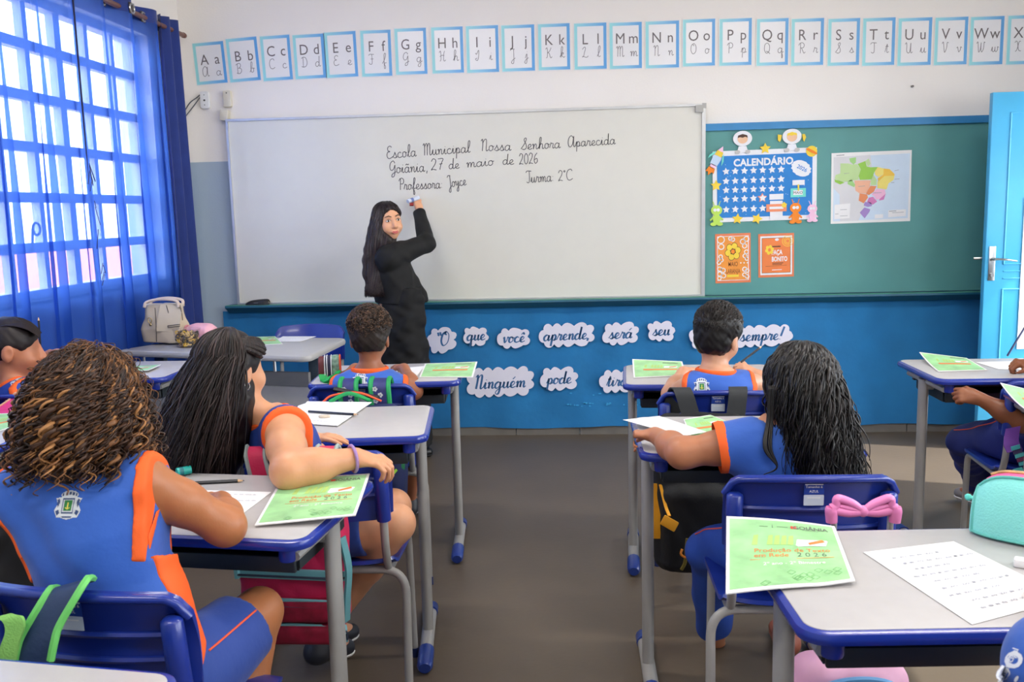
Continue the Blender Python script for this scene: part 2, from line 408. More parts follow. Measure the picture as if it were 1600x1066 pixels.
# ------------------------------------------------------------ signed-distance modelling (bodies, clothes, soft bags)
class Field:
    def __init__(s, lo, hi, vox):
        s.lo = np.array(lo, float); s.vox = vox
        n = np.ceil((np.array(hi)-s.lo)/vox).astype(int)+1
        s.n = n; s.a = np.full(tuple(n), 1e3, np.float32)
        s.ax = [s.lo[i]+vox*np.arange(n[i]) for i in range(3)]
    def block(s, lo, hi):
        i0 = np.clip(np.floor((np.array(lo)-s.lo)/s.vox).astype(int), 0, s.n)
        i1 = np.clip(np.ceil((np.array(hi)-s.lo)/s.vox).astype(int)+1, 0, s.n)
        if np.any(i1 <= i0): return None, None
        sl = tuple(slice(a, b) for a, b in zip(i0, i1))
        X, Y, Z = np.meshgrid(*[s.ax[i][sl[i]] for i in range(3)], indexing='ij')
        return sl, np.stack([X, Y, Z], -1)
    def add(s, prim, k=0.02, cut=None):
        fn, lo, hi = prim
        m = k+3*s.vox
        sl, P = s.block(np.array(lo)-m, np.array(hi)+m)
        if sl is None: return
        d = fn(P).astype(np.float32)
        if cut is not None: d = np.maximum(d, cut(P).astype(np.float32))
        a = s.a[sl]
        if k > 0:
            h = np.maximum(k-np.abs(a-d), 0)/k
            s.a[sl] = np.minimum(a, d)-h*h*k*0.25
        else: s.a[sl] = np.minimum(a, d)
    def sub(s, prim, k=0.005):
        fn, lo, hi = prim; m = k+3*s.vox
        sl, P = s.block(np.array(lo)-m, np.array(hi)+m)
        if sl is None: return
        d = -fn(P).astype(np.float32); a = s.a[sl]
        h = np.maximum(k-np.abs(a-d), 0)/k
        s.a[sl] = np.maximum(a, d)+h*h*k*0.25
    def clip(s, fn):
        _, P = s.block(s.lo, s.lo+s.vox*s.n); s.a = np.maximum(s.a, fn(P).astype(np.float32))
    def fold(s, amp, f=(20, 20, 20), seed=0, n=4):
        rg = np.random.RandomState(seed)
        X, Y, Z = np.meshgrid(*s.ax, indexing='ij', sparse=True)
        for _ in range(n):
            w = (rg.rand(3)*1.4-0.7)*np.array(f)*2
            ph = rg.rand()*6.28
            s.a += (amp/n*1.6)*np.sin(w[0]*X+w[1]*Y+w[2]*Z+ph+1.5*np.sin(w[2]*1.3*X+w[0]*.9*Z+ph)).astype(np.float32)
    def copy(s):
        c = Field.__new__(Field); c.lo, c.vox, c.n, c.ax = s.lo, s.vox, s.n, s.ax; c.a = s.a.copy(); return c
    def mesh(s):
        a = s.a
        for ax_ in range(3):      # close at the border
            for e in (0, -1):
                sl = [slice(None)]*3; sl[ax_] = e; a[tuple(sl)] = np.maximum(a[tuple(sl)], s.vox*0.5)
        ins = a < 0
        c = np.zeros(tuple(s.n-1), np.uint8)
        for i in (0, 1):
            for j in (0, 1):
                for k in (0, 1):
                    c += ins[i:s.n[0]-1+i, j:s.n[1]-1+j, k:s.n[2]-1+k]
        act = np.argwhere((c > 0) & (c < 8))
        if len(act) == 0: return [], []
        lut = {}
        idm = np.full(tuple(s.n-1), -1, np.int32)
        idm[act[:, 0], act[:, 1], act[:, 2]] = np.arange(len(act))
        acc = np.zeros((len(act), 3)); cnt = np.zeros(len(act))
        cor = [(i, j, k) for i in (0, 1) for j in (0, 1) for k in (0, 1)]
        val = {q: a[act[:, 0]+q[0], act[:, 1]+q[1], act[:, 2]+q[2]].astype(float) for q in cor}
        for q in cor:
            for ax_ in range(3):
                if q[ax_] == 0:
                    r = list(q); r[ax_] = 1; r = tuple(r)
                    v0, v1 = val[q], val[r]
                    m = (v0 < 0) != (v1 < 0)
                    t = np.where(m, v0/np.where(m, v0-v1, 1), 0)
                    p = np.array(q, float)[None, :].repeat(len(act), 0); p[:, ax_] += t
                    acc[m] += p[m]; cnt[m] += 1
        V = s.lo+s.vox*(act+acc/cnt[:, None])
        F = []
        for ax_ in range(3):
            b, d = (ax_+1) % 3, (ax_+2) % 3
            sl0 = [slice(1, -1)]*3; sl1 = [slice(1, -1)]*3
            sl0[ax_] = slice(0, -1); sl1[ax_] = slice(1, None)
            A, B = ins[tuple(sl0)], ins[tuple(sl1)]
            E = np.argwhere(A != B)
            if len(E) == 0: continue
            off = np.ones(3, int); off[ax_] = 0
            E0 = E+off
            flip = A[E[:, 0], E[:, 1], E[:, 2]]
            def cid(db, dd):
                q = E0.copy(); q[:, b] += db; q[:, d] += dd
                return idm[q[:, 0], q[:, 1], q[:, 2]]
            quad = np.stack([cid(-1, -1), cid(0, -1), cid(0, 0), cid(-1, 0)], 1)
            quad = np.where(flip[:, None], quad, quad[:, ::-1])
            F.append(quad)
        F = np.concatenate(F)
        F = F[(F >= 0).all(1)]
        # light relaxation
        return V, F
    def build(s, name, m, parent=None, origin=(0, 0, 0), smooth=1):
        V, F = s.mesh()
        V = np.asarray(V)
        for _ in range(smooth):
            acc = np.zeros_like(V); n = np.zeros(len(V))
            for i in range(4):
                np.add.at(acc, F[:, i], V[F[:, (i+1) % 4]]+V[F[:, (i-1) % 4]]); np.add.at(n, F[:, i], 2)
            V = 0.5*V+0.5*acc/np.maximum(n, 1)[:, None]
        me = bpy.data.meshes.new(name)
        me.vertices.add(len(V)); me.vertices.foreach_set('co', (V-np.array(origin)).ravel())
        me.loops.add(len(F)*4); me.loops.foreach_set('vertex_index', F.ravel().astype(np.int32))
        me.polygons.add(len(F)); me.polygons.foreach_set('loop_start', np.arange(0, len(F)*4, 4, dtype=np.int32))
        me.polygons.foreach_set('use_smooth', np.ones(len(F), bool))
        me.update(calc_edges=True); me.validate()
        me.materials.append(m)
        o = bpy.data.objects.new(name, me); COL.objects.link(o)
        if parent: o.parent = parent
        else: o.location = origin
        return o
def V3(*a): return np.array(a, float)
def unit(v): v = np.array(v, float); return v/(np.linalg.norm(v)+1e-12)
def cone(a, b, ra, rb, flat=None, fs=1.0):
    """tapered capsule; flat = direction squeezed by factor fs"""
    a, b = np.array(a, float), np.array(b, float)
    ab = b-a; L = ab@ab+1e-12
    def fn(P):
        q = P-a
        t = np.clip((q@ab)/L, 0, 1)
        v = q-t[..., None]*ab
        r = ra+(rb-ra)*t
        if flat is not None:
            f = unit(flat); c = v@f
            v = v+(c*(1/fs-1))[..., None]*f
            d = np.linalg.norm(v, axis=-1)-r
            return d*np.where(d > 0, 1, 1)*min(1, fs*1.0+0.15)
        return np.linalg.norm(v, axis=-1)-r
    r = max(ra, rb)
    return fn, np.minimum(a, b)-r, np.maximum(a, b)+r
def ellip(c, r, M=None):
    c = np.array(c, float); r = np.array(r, float)
    def fn(P):
        q = P-c
        if M is not None: q = q@M
        k0 = np.linalg.norm(q/r, axis=-1); k1 = np.linalg.norm(q/(r*r), axis=-1)+1e-9
        return k0*(k0-1)/k1
    m = r.max()
    return fn, c-m, c+m
def loft(a, b, side, rows, p=2.2):
    """stack of (t, rx, ry[, shift_y]) superellipses on the axis a->b; side gives the rx direction"""
    a, b = np.array(a, float), np.array(b, float)
    ab = b-a; L = np.linalg.norm(ab); w = ab/L
    s = unit(np.array(side, float)-(np.array(side) @ w)*w); d = np.cross(w, s)
    T = [q[0] for q in rows]; RX = [q[1] for q in rows]; RY = [q[2] for q in rows]
    SY = [q[3] if len(q) > 3 else 0 for q in rows]
    def fn(P):
        q = P-a
        t = (q@w)/L; tc = np.clip(t, T[0], T[-1])
        rx, ry = np.interp(tc, T, RX), np.interp(tc, T, RY)
        x, y = q@s, q@d-np.interp(tc, T, SY)
        k = (np.abs(x/rx)**p+np.abs(y/ry)**p)**(1/p)
        dd = (k-1)*np.minimum(rx, ry)
        over = np.abs(t-tc)*L
        return np.where(over > 0, np.sqrt(np.maximum(dd, 0)**2+over**2)+np.minimum(dd, 0)*0, dd)
    pts = [a+ab*T[0], a+ab*T[-1]]
    m = max(max(RX), max(RY))
    return fn, np.minimum(*pts)-m, np.maximum(*pts)+m
def rot_frame(yaw=0, pitch=0, roll=0):
    """columns: right, forward, up. yaw>0 turns to the left, pitch>0 looks down, roll>0 tips to the right"""
    M = Matrix.Rotation(R_(yaw), 3, 'Z') @ Matrix.Rotation(R_(-pitch), 3, 'X') @ Matrix.Rotation(R_(roll), 3, 'Y')
    return np.array(M)

# ------------------------------------------------------------ people
def add_head(F, c, M, s=1.0, k=0.015, ears=True):
    L = lambda x, y, z: c+M@(np.array((x, y, z))*s)
    F.add(ellip(L(0, -.008, .018), np.array((.071, .090, .083))*s, M), k)
    F.add(ellip(L(0, .030, -.035), np.array((.056, .056, .060))*s, M), 0.03)
    F.add(cone(L(0, .055, -.078), L(0, .040, -.070), .020*s, .030*s), .025)      # chin
    F.add(cone(L(.032, .055, -.032), L(-.032, .055, -.032), .027*s, .027*s), .02)  # cheeks
    F.add(cone(L(0, .082, .012), L(0, .099, -.024), .008*s, .0125*s), .012)       # nose
    F.add(cone(L(.010, .088, -.028), L(-.010, .088, -.028), .008*s, .008*s), .006)
    F.add(cone(L(.014, .084, -.055), L(-.014, .084, -.055), .008*s, .008*s), .010)  # mouth
    for q in (-1, 1):
        F.sub(ellip(L(q*.030, .094, .008), np.array((.017, .014, .011))*s, M), .012)
        if ears:
            F.add(ellip(L(q*.074, -.008, -.010), np.array((.010, .020, .032))*s, M), .008)
            F.sub(ellip(L(q*.085, -.002, -.006), np.array((.006, .010, .018))*s, M), .006)
def add_hand(F, w, f, n, s=1.0, curl=0.4, thumb=1, spread=0.12, k=0.007, th_out=0.7):
    """w wrist, f finger direction, n palm-facing direction, thumb=+1: thumb on the side f x n"""
    f = unit(f); n = unit(np.array(n)-(np.array(n)@f)*f); sd = np.cross(f, n)*thumb
    F.add(cone(w-f*.01*s, w+f*.018*s, .021*s, .025*s, n, .72), .012)
    F.add(cone(w+f*.02*s+sd*.012*s, w+f*.062*s+sd*.016*s, .021*s, .017*s, n, .62), .012)
    F.add(cone(w+f*.02*s-sd*.010*s, w+f*.058*s-sd*.018*s, .020*s, .016*s, n, .62), .012)
    ln = (.031, .036, .033, .026)
    for i in range(4):
        o = (1.5-i)
        kn = w+f*(.070-.003*abs(i-1.2)**1.5)*s+sd*o*.0172*s-n*.003*s
        a = curl*1.35+0.10*i*curl
        di = unit(f+sd*o*spread)
        d1 = unit(di*math.cos(a*.75)+n*math.sin(a*.75))
        d2 = unit(di*math.cos(a*1.75)+n*math.sin(a*1.75))
        d3 = unit(di*math.cos(a*2.3)+n*math.sin(a*2.3))
        p1 = kn+d1*ln[i]*s; p2 = p1+d2*ln[i]*.68*s; p3 = p2+d3*ln[i]*.5*s
        F.add(cone(kn, p1, .0092*s, .0080*s), k*.6); F.add(cone(p1, p2, .0080*s, .0072*s), .002); F.add(cone(p2, p3, .0072*s, .0060*s), .002)
    b = w+f*.022*s+sd*.022*s
    t1 = b+unit(f*.75+sd*th_out+n*(.25+curl*.4))*.034*s
    t2 = t1+unit(f*1.0+sd*(th_out*.25-curl*.5)+n*(.15+curl*.5))*.028*s
    F.add(cone(b, t1, .0125*s, .0098*s), .010); F.add(cone(t1, t2, .0096*s, .0075*s), .003)
def limb(F, pts, rs, k=0.012, grow=0.0):
    for i in range(len(pts)-1):
        F.add(cone(pts[i], pts[i+1], rs[i]+grow, rs[i+1]+grow), k)
def ring_path(c, a1, a2, n=40):
    return [np.array(c)+np.array(a1)*math.cos(2*PI*i/n)+np.array(a2)*math.sin(2*PI*i/n) for i in range(n)]

def face_parts(body, c, M, s=1.0, lip=(196, 98, 92), iris=(46, 28, 20), brow=(40, 28, 22), smile=0.004, origin=(0, 0, 0)):
    L = lambda x, y, z: c+M@(np.array((x, y, z))*s)-np.array(origin)
    me = [MB(), MB(), MB(), MB()]
    for q in (-1, 1):
        e = L(q*.030, .0775, .008)
        me[0].M = frame(e, M[:, 0], M[:, 1]); me[0].sphere((0, 0, 0), (.0130*s, .0085*s, .0062*s), 14, 10); me[0].M = None
        d = unit(M@np.array((0, 1, 0)))
        me[1].M = frame(e+d*.0045*s, M[:, 0], M[:, 1]); me[1].sphere((0, 0, 0), (.0064*s, .0050*s, .0062*s), 12, 8); me[1].M = None
        me[2].tube([L(q*.012, .089, .029), L(q*.028, .088, .036), L(q*.048, .074, .029)], [.0022*s, .0030*s, .0012*s], 6)
        me[2].tube([L(q*.015, .0845, .010), L(q*.029, .0868, .0185), L(q*.045, .078, .009)], [.0010*s, .0018*s, .0010*s], 5)
    me[3].tube(spline([L(-.030, .077, -.054+smile*1.7), L(-.010, .0905, -.0535), L(0, .0925, -.0550), L(.010, .0905, -.0535), L(.030, .077, -.054+smile*1.7)], 4), [.0015*s, .0042*s, .0036*s, .0042*s, .0015*s], 8)
    me[3].tube(spline([L(-.029, .077, -.0545+smile*1.7), L(-.011, .0895, -.0600), L(.011, .0895, -.0600), L(.029, .077, -.0545+smile*1.7)], 4), [.0015*s, .0050*s, .0050*s, .0015*s], 8)
    a = me[0].build('eyes', mat('eye_white', (235, 232, 228), .15), body)
    me[1].build('irises', mat('iris', iris, .1), a)
    me[2].build('eyebrows', mat('eyebrow', brow, .7), body)
    me[3].build('lips', mat('lips', lip, .4), body)

# strands -----------------------------------------------------
def locks(mb, paths, r0=0.003, r1=0.001, sides=5, flat=1.0):
    for p in paths:
        n = len(p)
        t = np.linspace(0, 1, n)
        prof = np.minimum(1, 0.45+t*4)*(1-0.75*np.clip((t-.6)/.4, 0, 1)**1.5)
        k = r0 if np.isscalar(r0) else r0[0]+(r0[1]-r0[0])*random.random()
        mb.tube(p, list(k*prof), sides, True, flat)
def head_lock(c, M, rad, phi, th0, th1, lift, drop, n=22, curl=(0, 0, 0), out=0.0, end=(0, 0, 0), jit=0.0, push=None):
    """one lock: over the skull from polar angle th0 to th1 at azimuth phi (0 = forward, + = to the person's left), then falling
    curl=(amplitude, turns, phase)"""
    rad = np.array(rad)*lift
    P = []
    m = max(4, int(n*.4))
    for i in range(m):
        t = R_(th0+(th1-th0)*i/(m-1))
        a = R_(phi)
        q = np.array((-math.sin(a)*math.sin(t)*rad[0], math.cos(a)*math.sin(t)*rad[1], math.cos(t)*rad[2]))
        P.append(c+M@q)
    d0 = unit(P[-1]-P[-2]); dn = np.array((0, 0, -1.0))
    o = M@np.array((-math.sin(R_(phi)), math.cos(R_(phi)), 0)); o[2] = 0; o = unit(o)
    st = drop/(n-m)
    p = P[-1]
    for i in range(n-m):
        t = (i+1)/(n-m)
        b = min(1, t*2.2)
        d = unit(d0*(1-b)+dn*b+o*out*(1-t))
        p = p+d*st+np.array(end)*(1/(n-m))
        if push is not None: p = push(p)
        P.append(p)
    P = np.array(P)
    if curl[0]:
        L = np.linspace(0, 1, len(P))
        T = np.gradient(P, axis=0); T /= np.linalg.norm(T, axis=1)[:, None]+1e-9
        e1 = np.cross(T, np.array((0.3, .2, 1.0))); e1 /= np.linalg.norm(e1, axis=1)[:, None]+1e-9
        e2 = np.cross(T, e1)
        amp = curl[0]*np.clip(L*2.0, 0, 1)
        an = 2*PI*curl[1]*L+curl[2]
        P = P+e1*(amp*np.cos(an))[:, None]+e2*(amp*np.sin(an))[:, None]
    return P
# ------------------------------------------------------------ setting
XL, XR, YB = -2.40, 3.15, -2.3
def wall_mat(name, upper, lower, zsplit):
    m = mat(name, upper, .75, vary=.02, vscale=1.5, bump=.08, bscale=90)
    n = m.node_tree; b = n.nodes['Principled BSDF']
    src = b.inputs['Base Color'].links[0].from_socket
    tc = n.nodes.new('ShaderNodeTexCoord'); sp = n.nodes.new('ShaderNodeSeparateXYZ')
    n.links.new(tc.outputs['Object'], sp.inputs[0])
    gt = n.nodes.new('ShaderNodeMath'); gt.operation = 'GREATER_THAN'; gt.inputs[1].default_value = zsplit
    n.links.new(sp.outputs['Z'], gt.inputs[0])
    mx = n.nodes.new('ShaderNodeMix'); mx.data_type = 'RGBA'
    mx.inputs[6].default_value = lin(lower)+(1,)
    n.links.new(gt.outputs[0], mx.inputs[0]); n.links.new(src, mx.inputs[7]); n.links.new(mx.outputs[2], b.inputs['Base Color'])
    return m
M_wall = wall_mat('wall_paint', (244, 238, 231), (172, 188, 204), 1.772)
M_ceil = mat('ceiling_paint', (238, 234, 228), .8, vary=.02)
# floor: worn grey-brown cement
M_floor = mat('cement_floor', (96, 84, 70), .42, spec=.35, vary=.10, vscale=2.2, bump=.05, bscale=45, detail=8)
def struct(name, mb, m, parent=None, **k):
    o = mb.build(name, m, parent, **k)
    if not parent: o['kind'] = 'structure'
    return o
mb = MB(); mb.box(((XL+XR)/2, (YB+WALLY)/2, -0.05), (XR-XL+.4, WALLY-YB+.4, .10)); struct('floor', mb, M_floor)
mb = MB(); mb.box(((XL+XR)/2, (YB+WALLY)/2, CEIL+.05), (XR-XL+.4, WALLY-YB+.4, .10)); struct('ceiling', mb, M_ceil)
mb = MB(); mb.box(((XL+XR)/2, WALLY+.1, CEIL/2), (XR-XL+.4, .2, CEIL)); struct('wall_front', mb, M_wall)
mb = MB(); mb.box(((XL+XR)/2, YB-.1, CEIL/2), (XR-XL+.4, .2, CEIL)); struct('wall_back', mb, M_wall)
WY0, WY1, WZ0, WZ1 = 1.75, 5.235, 1.075, 2.46
mb = MB()
mb.box((XL-.1, (YB+WALLY)/2, WZ0/2), (.2, WALLY-YB, WZ0)); mb.box((XL-.1, (YB+WALLY)/2, (WZ1+CEIL)/2), (.2, WALLY-YB, CEIL-WZ1))
mb.box((XL-.1, (WY1+WALLY)/2, (WZ0+WZ1)/2), (.2, WALLY-WY1, WZ1-WZ0)); mb.box((XL-.1, (YB+WY0)/2, (WZ0+WZ1)/2), (.2, WY0-YB, WZ1-WZ0))
struct('wall_left', mb, M_wall)
DY0, DY1, DZ = 4.20, 5.16, 2.0
RW = (-1.2, 3.2, 1.3, 2.6)
mb = MB(); T = XR+.1
mb.box((T, (DY1+WALLY)/2, CEIL/2), (.2, WALLY-DY1, CEIL)); mb.box((T, (DY0+DY1)/2, (DZ+CEIL)/2), (.2, DY1-DY0, CEIL-DZ))
mb.box((T, (RW[1]+DY0)/2, CEIL/2), (.2, DY0-RW[1], CEIL)); mb.box((T, (RW[0]+RW[1])/2, RW[2]/2), (.2, RW[1]-RW[0], RW[2]))
mb.box((T, (RW[0]+RW[1])/2, (RW[3]+CEIL)/2), (.2, RW[1]-RW[0], CEIL-RW[3])); mb.box((T, (YB+RW[0])/2, CEIL/2), (.2, RW[0]-YB, CEIL))
struct('wall_right', mb, M_wall)
M_tile = mat('grey_baseboard_tile', (112, 108, 102), .5, vary=.12, vscale=9)
mb = MB()
x = XL
while x < XR-.01:
    w = min(.405, XR-x); mb.box((x+w/2, WALLY-.008, .027), (w-.006, .016, .054)); x += w
struct('baseboard_front', mb, M_tile)

# window in the left wall: steel lattice with panes
M_steel = mat('white_window_steel', (200, 204, 210), .5)
def glass_mat():
    m = bpy.data.materials.new('window_glass'); m.use_nodes = True
    n = m.node_tree; n.nodes.clear()
    o = n.nodes.new('ShaderNodeOutputMaterial'); t = n.nodes.new('ShaderNodeBsdfTransparent'); g = n.nodes.new('ShaderNodeBsdfGlossy'); x = n.nodes.new('ShaderNodeMixShader')
    t.inputs[0].default_value = (.95, .97, .98, 1); g.inputs['Roughness'].default_value = .02
    x.inputs[0].default_value = .07
    n.links.new(t.outputs[0], x.inputs[1]); n.links.new(g.outputs[0], x.inputs[2]); n.links.new(x.outputs[0], o.inputs[0])
    return m
M_glass = glass_mat()
mb = MB()
XW = -2.50
for y0 in (WY0+.02, WY1-.02): mb.box((XW, y0, (WZ0+WZ1)/2), (.07, .045, WZ1-WZ0))
for z0 in (WZ0+.015, WZ1-.02): mb.box((XW, (WY0+WY1)/2, z0), (.07, WY1-WY0, .045))
win = struct('window_1', mb, M_steel)
mb = MB(); ncol = 13
for i in range(1, ncol):
    y = WY0+(WY1-WY0)*i/ncol; mb.box((XW, y, (WZ0+WZ1)/2), (.04, .055 if i % 3 == 1 else .036, WZ1-WZ0))
for j in range(1, 6):
    z = WZ0+(WZ1-WZ0)*j/6; mb.box((XW, (WY0+WY1)/2, z), (.045, WY1-WY0, .046))
struct('lattice_bars', mb, M_steel, win)
mb = MB(); mb.box((XW, (WY0+WY1)/2, (WZ0+WZ1)/2), (.004, WY1-WY0-.06, WZ1-WZ0-.06)); struct('panes', mb, M_glass, win)
mb = MB(); mb.box((XL-.10, (WY0+WY1)/2, WZ0-.012), (.20, WY1-WY0+.08, .024), .006); struct('window_sill', mb, M_steel, win)
c_ = ax(57, 358, -2.47); mb = MB(); mb.tube(ring_path((c_[0], c_[1], c_[2]), (0, .028, 0), (0, 0, .028), 18), .006, 6, closed=True); mb.tube([(c_[0], c_[1]-.03, c_[2]), (c_[0], c_[1]-.05, c_[2]-.10)], .006, 6); struct('window_latch', mb, mat('latch_dark', (40, 46, 70), .5), win)
# frames of the openings behind and right of the camera
mb = MB()
for i in range(6):
    y = RW[0]+(RW[1]-RW[0])*i/5; mb.box((XR+.1, y, (RW[2]+RW[3])/2), (.05, .05, RW[3]-RW[2]))
for z in (RW[2]+.02, (RW[2]+RW[3])/2, RW[3]-.02): mb.box((XR+.1, (RW[0]+RW[1])/2, z), (.05, RW[1]-RW[0], .05))
w2 = struct('window_2', mb, M_steel)
mb = MB(); mb.box((XR+.1, (RW[0]+RW[1])/2, (RW[2]+RW[3])/2), (.004, RW[1]-RW[0], RW[3]-RW[2]-.08)); struct('panes', mb, M_glass, w2)
# outside: yard and the salmon wall that shows through the lower panes
mb = MB(); mb.box((-7.3, 3.0, .43), (.25, 26, 1.36)); o = struct('wall_outside', mb, mat('salmon_paint', (236, 146, 132), .8, vary=.08, vscale=3))
mb = MB(); mb.box((-12, 3, -.35), (18.6, 40, .1)); struct('ground_outside', mb, mat('yard_cement', (170, 165, 158), .9))
mb = MB(); mb.box((8.3, 3, -.35), (9.7, 40, .1)); struct('ground_doorway', mb, mat('yard_cement', (170, 165, 158), .9))

# door leaf, opened against the front wall
M_door = mat('cyan_door_paint', (74, 178, 226), .32, spec=.5, vary=.05, vscale=4, bump=.03, bscale=14)
M_chrome = mat('worn_chrome', (190, 190, 188), .28, metal=1.0)
mb = MB()
DX0, DXW, DYF, DTH = 2.285, .86, 5.22, .04
mb.box((DX0+DXW/2, DYF+DTH/2, 1.0), (DXW, DTH, 1.98), .004)
door = struct('door_1', mb, M_door)
mb = MB()
for (x0, x1, z0, z1) in ((.10, .76, 1.06, 1.88), (.10, .76, .12, .92)):
    a, b = DX0+x0, DX0+x1
    for (p, q) in (((a, z0), (b, z0)), ((b, z0), (b, z1)), ((b, z1), (a, z1)), ((a, z1), (a, z0))):
        mb.tube([(p[0], DYF-.001, p[1]), (q[0], DYF-.001, q[1])], .005, 6)
for z in (.98, 1.02):
    mb.tube([(DX0+.1, DYF-.001, z), (DX0+DXW-.1, DYF-.001, z)], .004, 6)
struct('panel_moulding', mb, M_door, door)
mb = MB(); mb.box((DX0+.036, DYF-.003, 1.065), (.036, .006, .19), .003); struct('lock_plate', mb, M_chrome, door)
mb = MB(); mb.tube([(DX0+.036, DYF, 1.09), (DX0+.036, DYF-.045, 1.09)], .009, 10)
mb.tube(bend([(DX0+.03, DYF-.045, 1.092), (DX0+.09, DYF-.05, 1.088), (DX0+.15, DYF-.045, 1.078)], .02), [.009, .010, .007], 10, sq=.7)
mb.tube([(DX0-.03, DYF+.075, 1.09), (DX0+.03, DYF+.06, 1.09)], .008, 8)
struct('door_handle', mb, M_chrome, door)
mb = MB(); mb.tube([(DX0+.036, DYF-.001, 1.0), (DX0+.036, DYF-.016, 1.0)], .010, 12); struct('lock_cylinder', mb, M_chrome, door)
mb = MB()
for (a, b, c, d) in ((DX0+DXW, DYF+.02, 0, 0),):
    for z in (.3, 1.0, 1.7): mb.tube([(a-.004, b-.02, z-.045), (a-.004, b-.02, z+.045)], .008, 8)
struct('hinges', mb, M_chrome, door)
mb = MB()
for y in (DY0-.02, DY1+.005): mb.box((XR-.005, y, DZ/2), (.10, .04, DZ))
mb.box((XR-.005, (DY0+DY1)/2, DZ+.02), (.10, DY1-DY0+.08, .04)); struct('trim_1', mb, M_door)

# poster on the door leaf
p0, p1 = ay(1598, 325, DYF), ay(1603, 545, DYF)
t = thing('poster', 'white poster with yellow spots taped to the cyan door', 'poster', (p0[0]+.006, DYF-.006, p1[2]))
mb = MB(); mb.box((.15, 0.001, .42), (.30, .003, .84)); mb.build('sheet', mat('poster_paper', (240, 240, 238), .6), t)
mb = MB(); mb.M = Matrix(((1, 0, 0, 0), (0, 0, -1, -.002), (0, 1, 0, 0), (0, 0, 0, 1)))
rg = random.Random(3)
for k in range(22):
    cx, cz, r = rg.uniform(.02, .28), rg.uniform(.03, .8), rg.uniform(.008, .02); mb.prism(ell(r, r*.8, 10, cx, cz), 0, .0006)
mb.build('printed_spots', mat('poster_yellow', (240, 196, 90), .6), t)

# ceiling lamps (above the frame) that light the class
for i, (x, y) in enumerate(((-1.1, .2), (1.5, .2), (-1.1, 2.9), (1.5, 2.9))):
    t = thing('ceiling_lamp', 'white fluorescent lamp fixed to the ceiling', 'lamp', (x, y, CEIL-.001), 0, 'fluorescent ceiling lamps')
    mb = MB(); mb.box((0, 0, -.03), (1.24, .16, .06), .01); mb.build('housing', mat('lamp_housing', (235, 235, 232), .5), t)
    m = mat('lamp_tube', (255, 255, 250), .4); b = m.node_tree.nodes['Principled BSDF']
    b.inputs['Emission Color'].default_value = (1, .97, .93, 1); b.inputs['Emission Strength'].default_value = 6
    mb = MB()
    for q in (-.04, .04): mb.tube([(-.59, q, -.078), (.59, q, -.078)], .014, 10)
    mb.build('lamp_tube', m, t)
    area('lamp_light', (0, 0, -.11), (1.2, .14), 22, (0, 0, 0), (1, .955, .90), t)
# ------------------------------------------------------------ front wall furniture
M_alu = mat('aluminium', (205, 205, 205), .35, metal=.6)
M_white = mat('paper_white', (238, 236, 234), .6, vary=.015)
def wallrect(mb, x0, z0, x1, z1, y0, y1):      # box on the wall, y0..y1 distance from the wall
    mb.box(((x0+x1)/2, WALLY-(y0+y1)/2, (z0+z1)/2), (x1-x0, y1-y0, z1-z0))
# chalkboard
gx0, gx1, gz0, gz1 = -2.10, 2.60, .872, 1.866
t = thing('chalkboard', 'dark green chalkboard with blue frame behind the posters', 'chalkboard', (0, 0, 0))
mb = MB(); wallrect(mb, gx0, gz0+.003, gx1, gz1, 0, .012); mb.build('board_panel', mat('board_green', (90, 152, 148), .55, vary=.07, vscale=3.5, detail=8), t)
M_blueframe = mat('blue_frame_paint', (52, 134, 190), .45)
mb = MB(); wallrect(mb, gx0, gz1, gx1, gz1+.042, 0, .030); mb.build('top_frame', M_blueframe, t)
mb = MB(); wallrect(mb, gx1-.03, gz0, gx1+.01, gz1, 0, .030); mb.build('side_frame', M_blueframe, t)
# whiteboard
wx0, wx1, wz0, wz1 = -2.124, .806, .874, 2.024
M_wb = mat('whiteboard_enamel', (226, 223, 212), .16, spec=.5, vary=.01, coat=.25)
wb = thing('whiteboard', 'long white board with handwriting behind the person in black', 'whiteboard', (0, 0, 0))
mb = MB(); wallrect(mb, wx0+.006, wz0+.006, wx1-.006, wz1-.006, .032, .046); mb.build('writing_surface', M_wb, wb)
mb = MB()
for (a, b, c, d) in ((wx0, wz1-.014, wx1, wz1), (wx0, wz0, wx1, wz0+.010)): wallrect(mb, a, b, c, d, .030, .056)
for (a, b, c, d) in ((wx0, wz0, wx0+.014, wz1), (wx1-.022, wz0, wx1, wz1)): wallrect(mb, a, b, c, d, .030, .055)
mb.build('frame', M_alu, wb)
mb = MB()
wallrect(mb, wx1-.06, wz1-.05, wx1-.015, wz1-.008, .05, .066); wallrect(mb, wx1-.02, wz1-.025, wx1+.003, wz1+.003, .03, .06)
mb.build('corner_clip', mat('clip_grey', (180, 178, 172), .5), wb)
M_ink = mat('black_marker_ink', (78, 75, 80), .5)
def writing(txt, px, py, px2, py2, unit):
    mb = MB(); mb.M = WALL_M(0, 0, .047)
    a, b = ay(px, py, WALLY-.05), ay(px2, py2, WALLY-.05)
    _, w = script_strokes(txt)
    L = math.hypot(b[0]-a[0], b[2]-a[2])
    add_script(mb, txt, a[0], a[2], unit, .0043, 0, 0.05, math.atan2(b[2]-a[2], b[0]-a[0]), L/(w*unit))
    mb.build('handwritten_word', M_ink, wb)
writing('Escola', 604, 248, 651, 244, .0082); writing('Municipal', 661, 243, 735, 238, .0078); writing('Nossa', 751, 236, 799, 235, .0078)
writing('Senhora', 814, 234, 876, 231, .0076); writing('Aparecida', 887, 230, 962, 225, .0074)
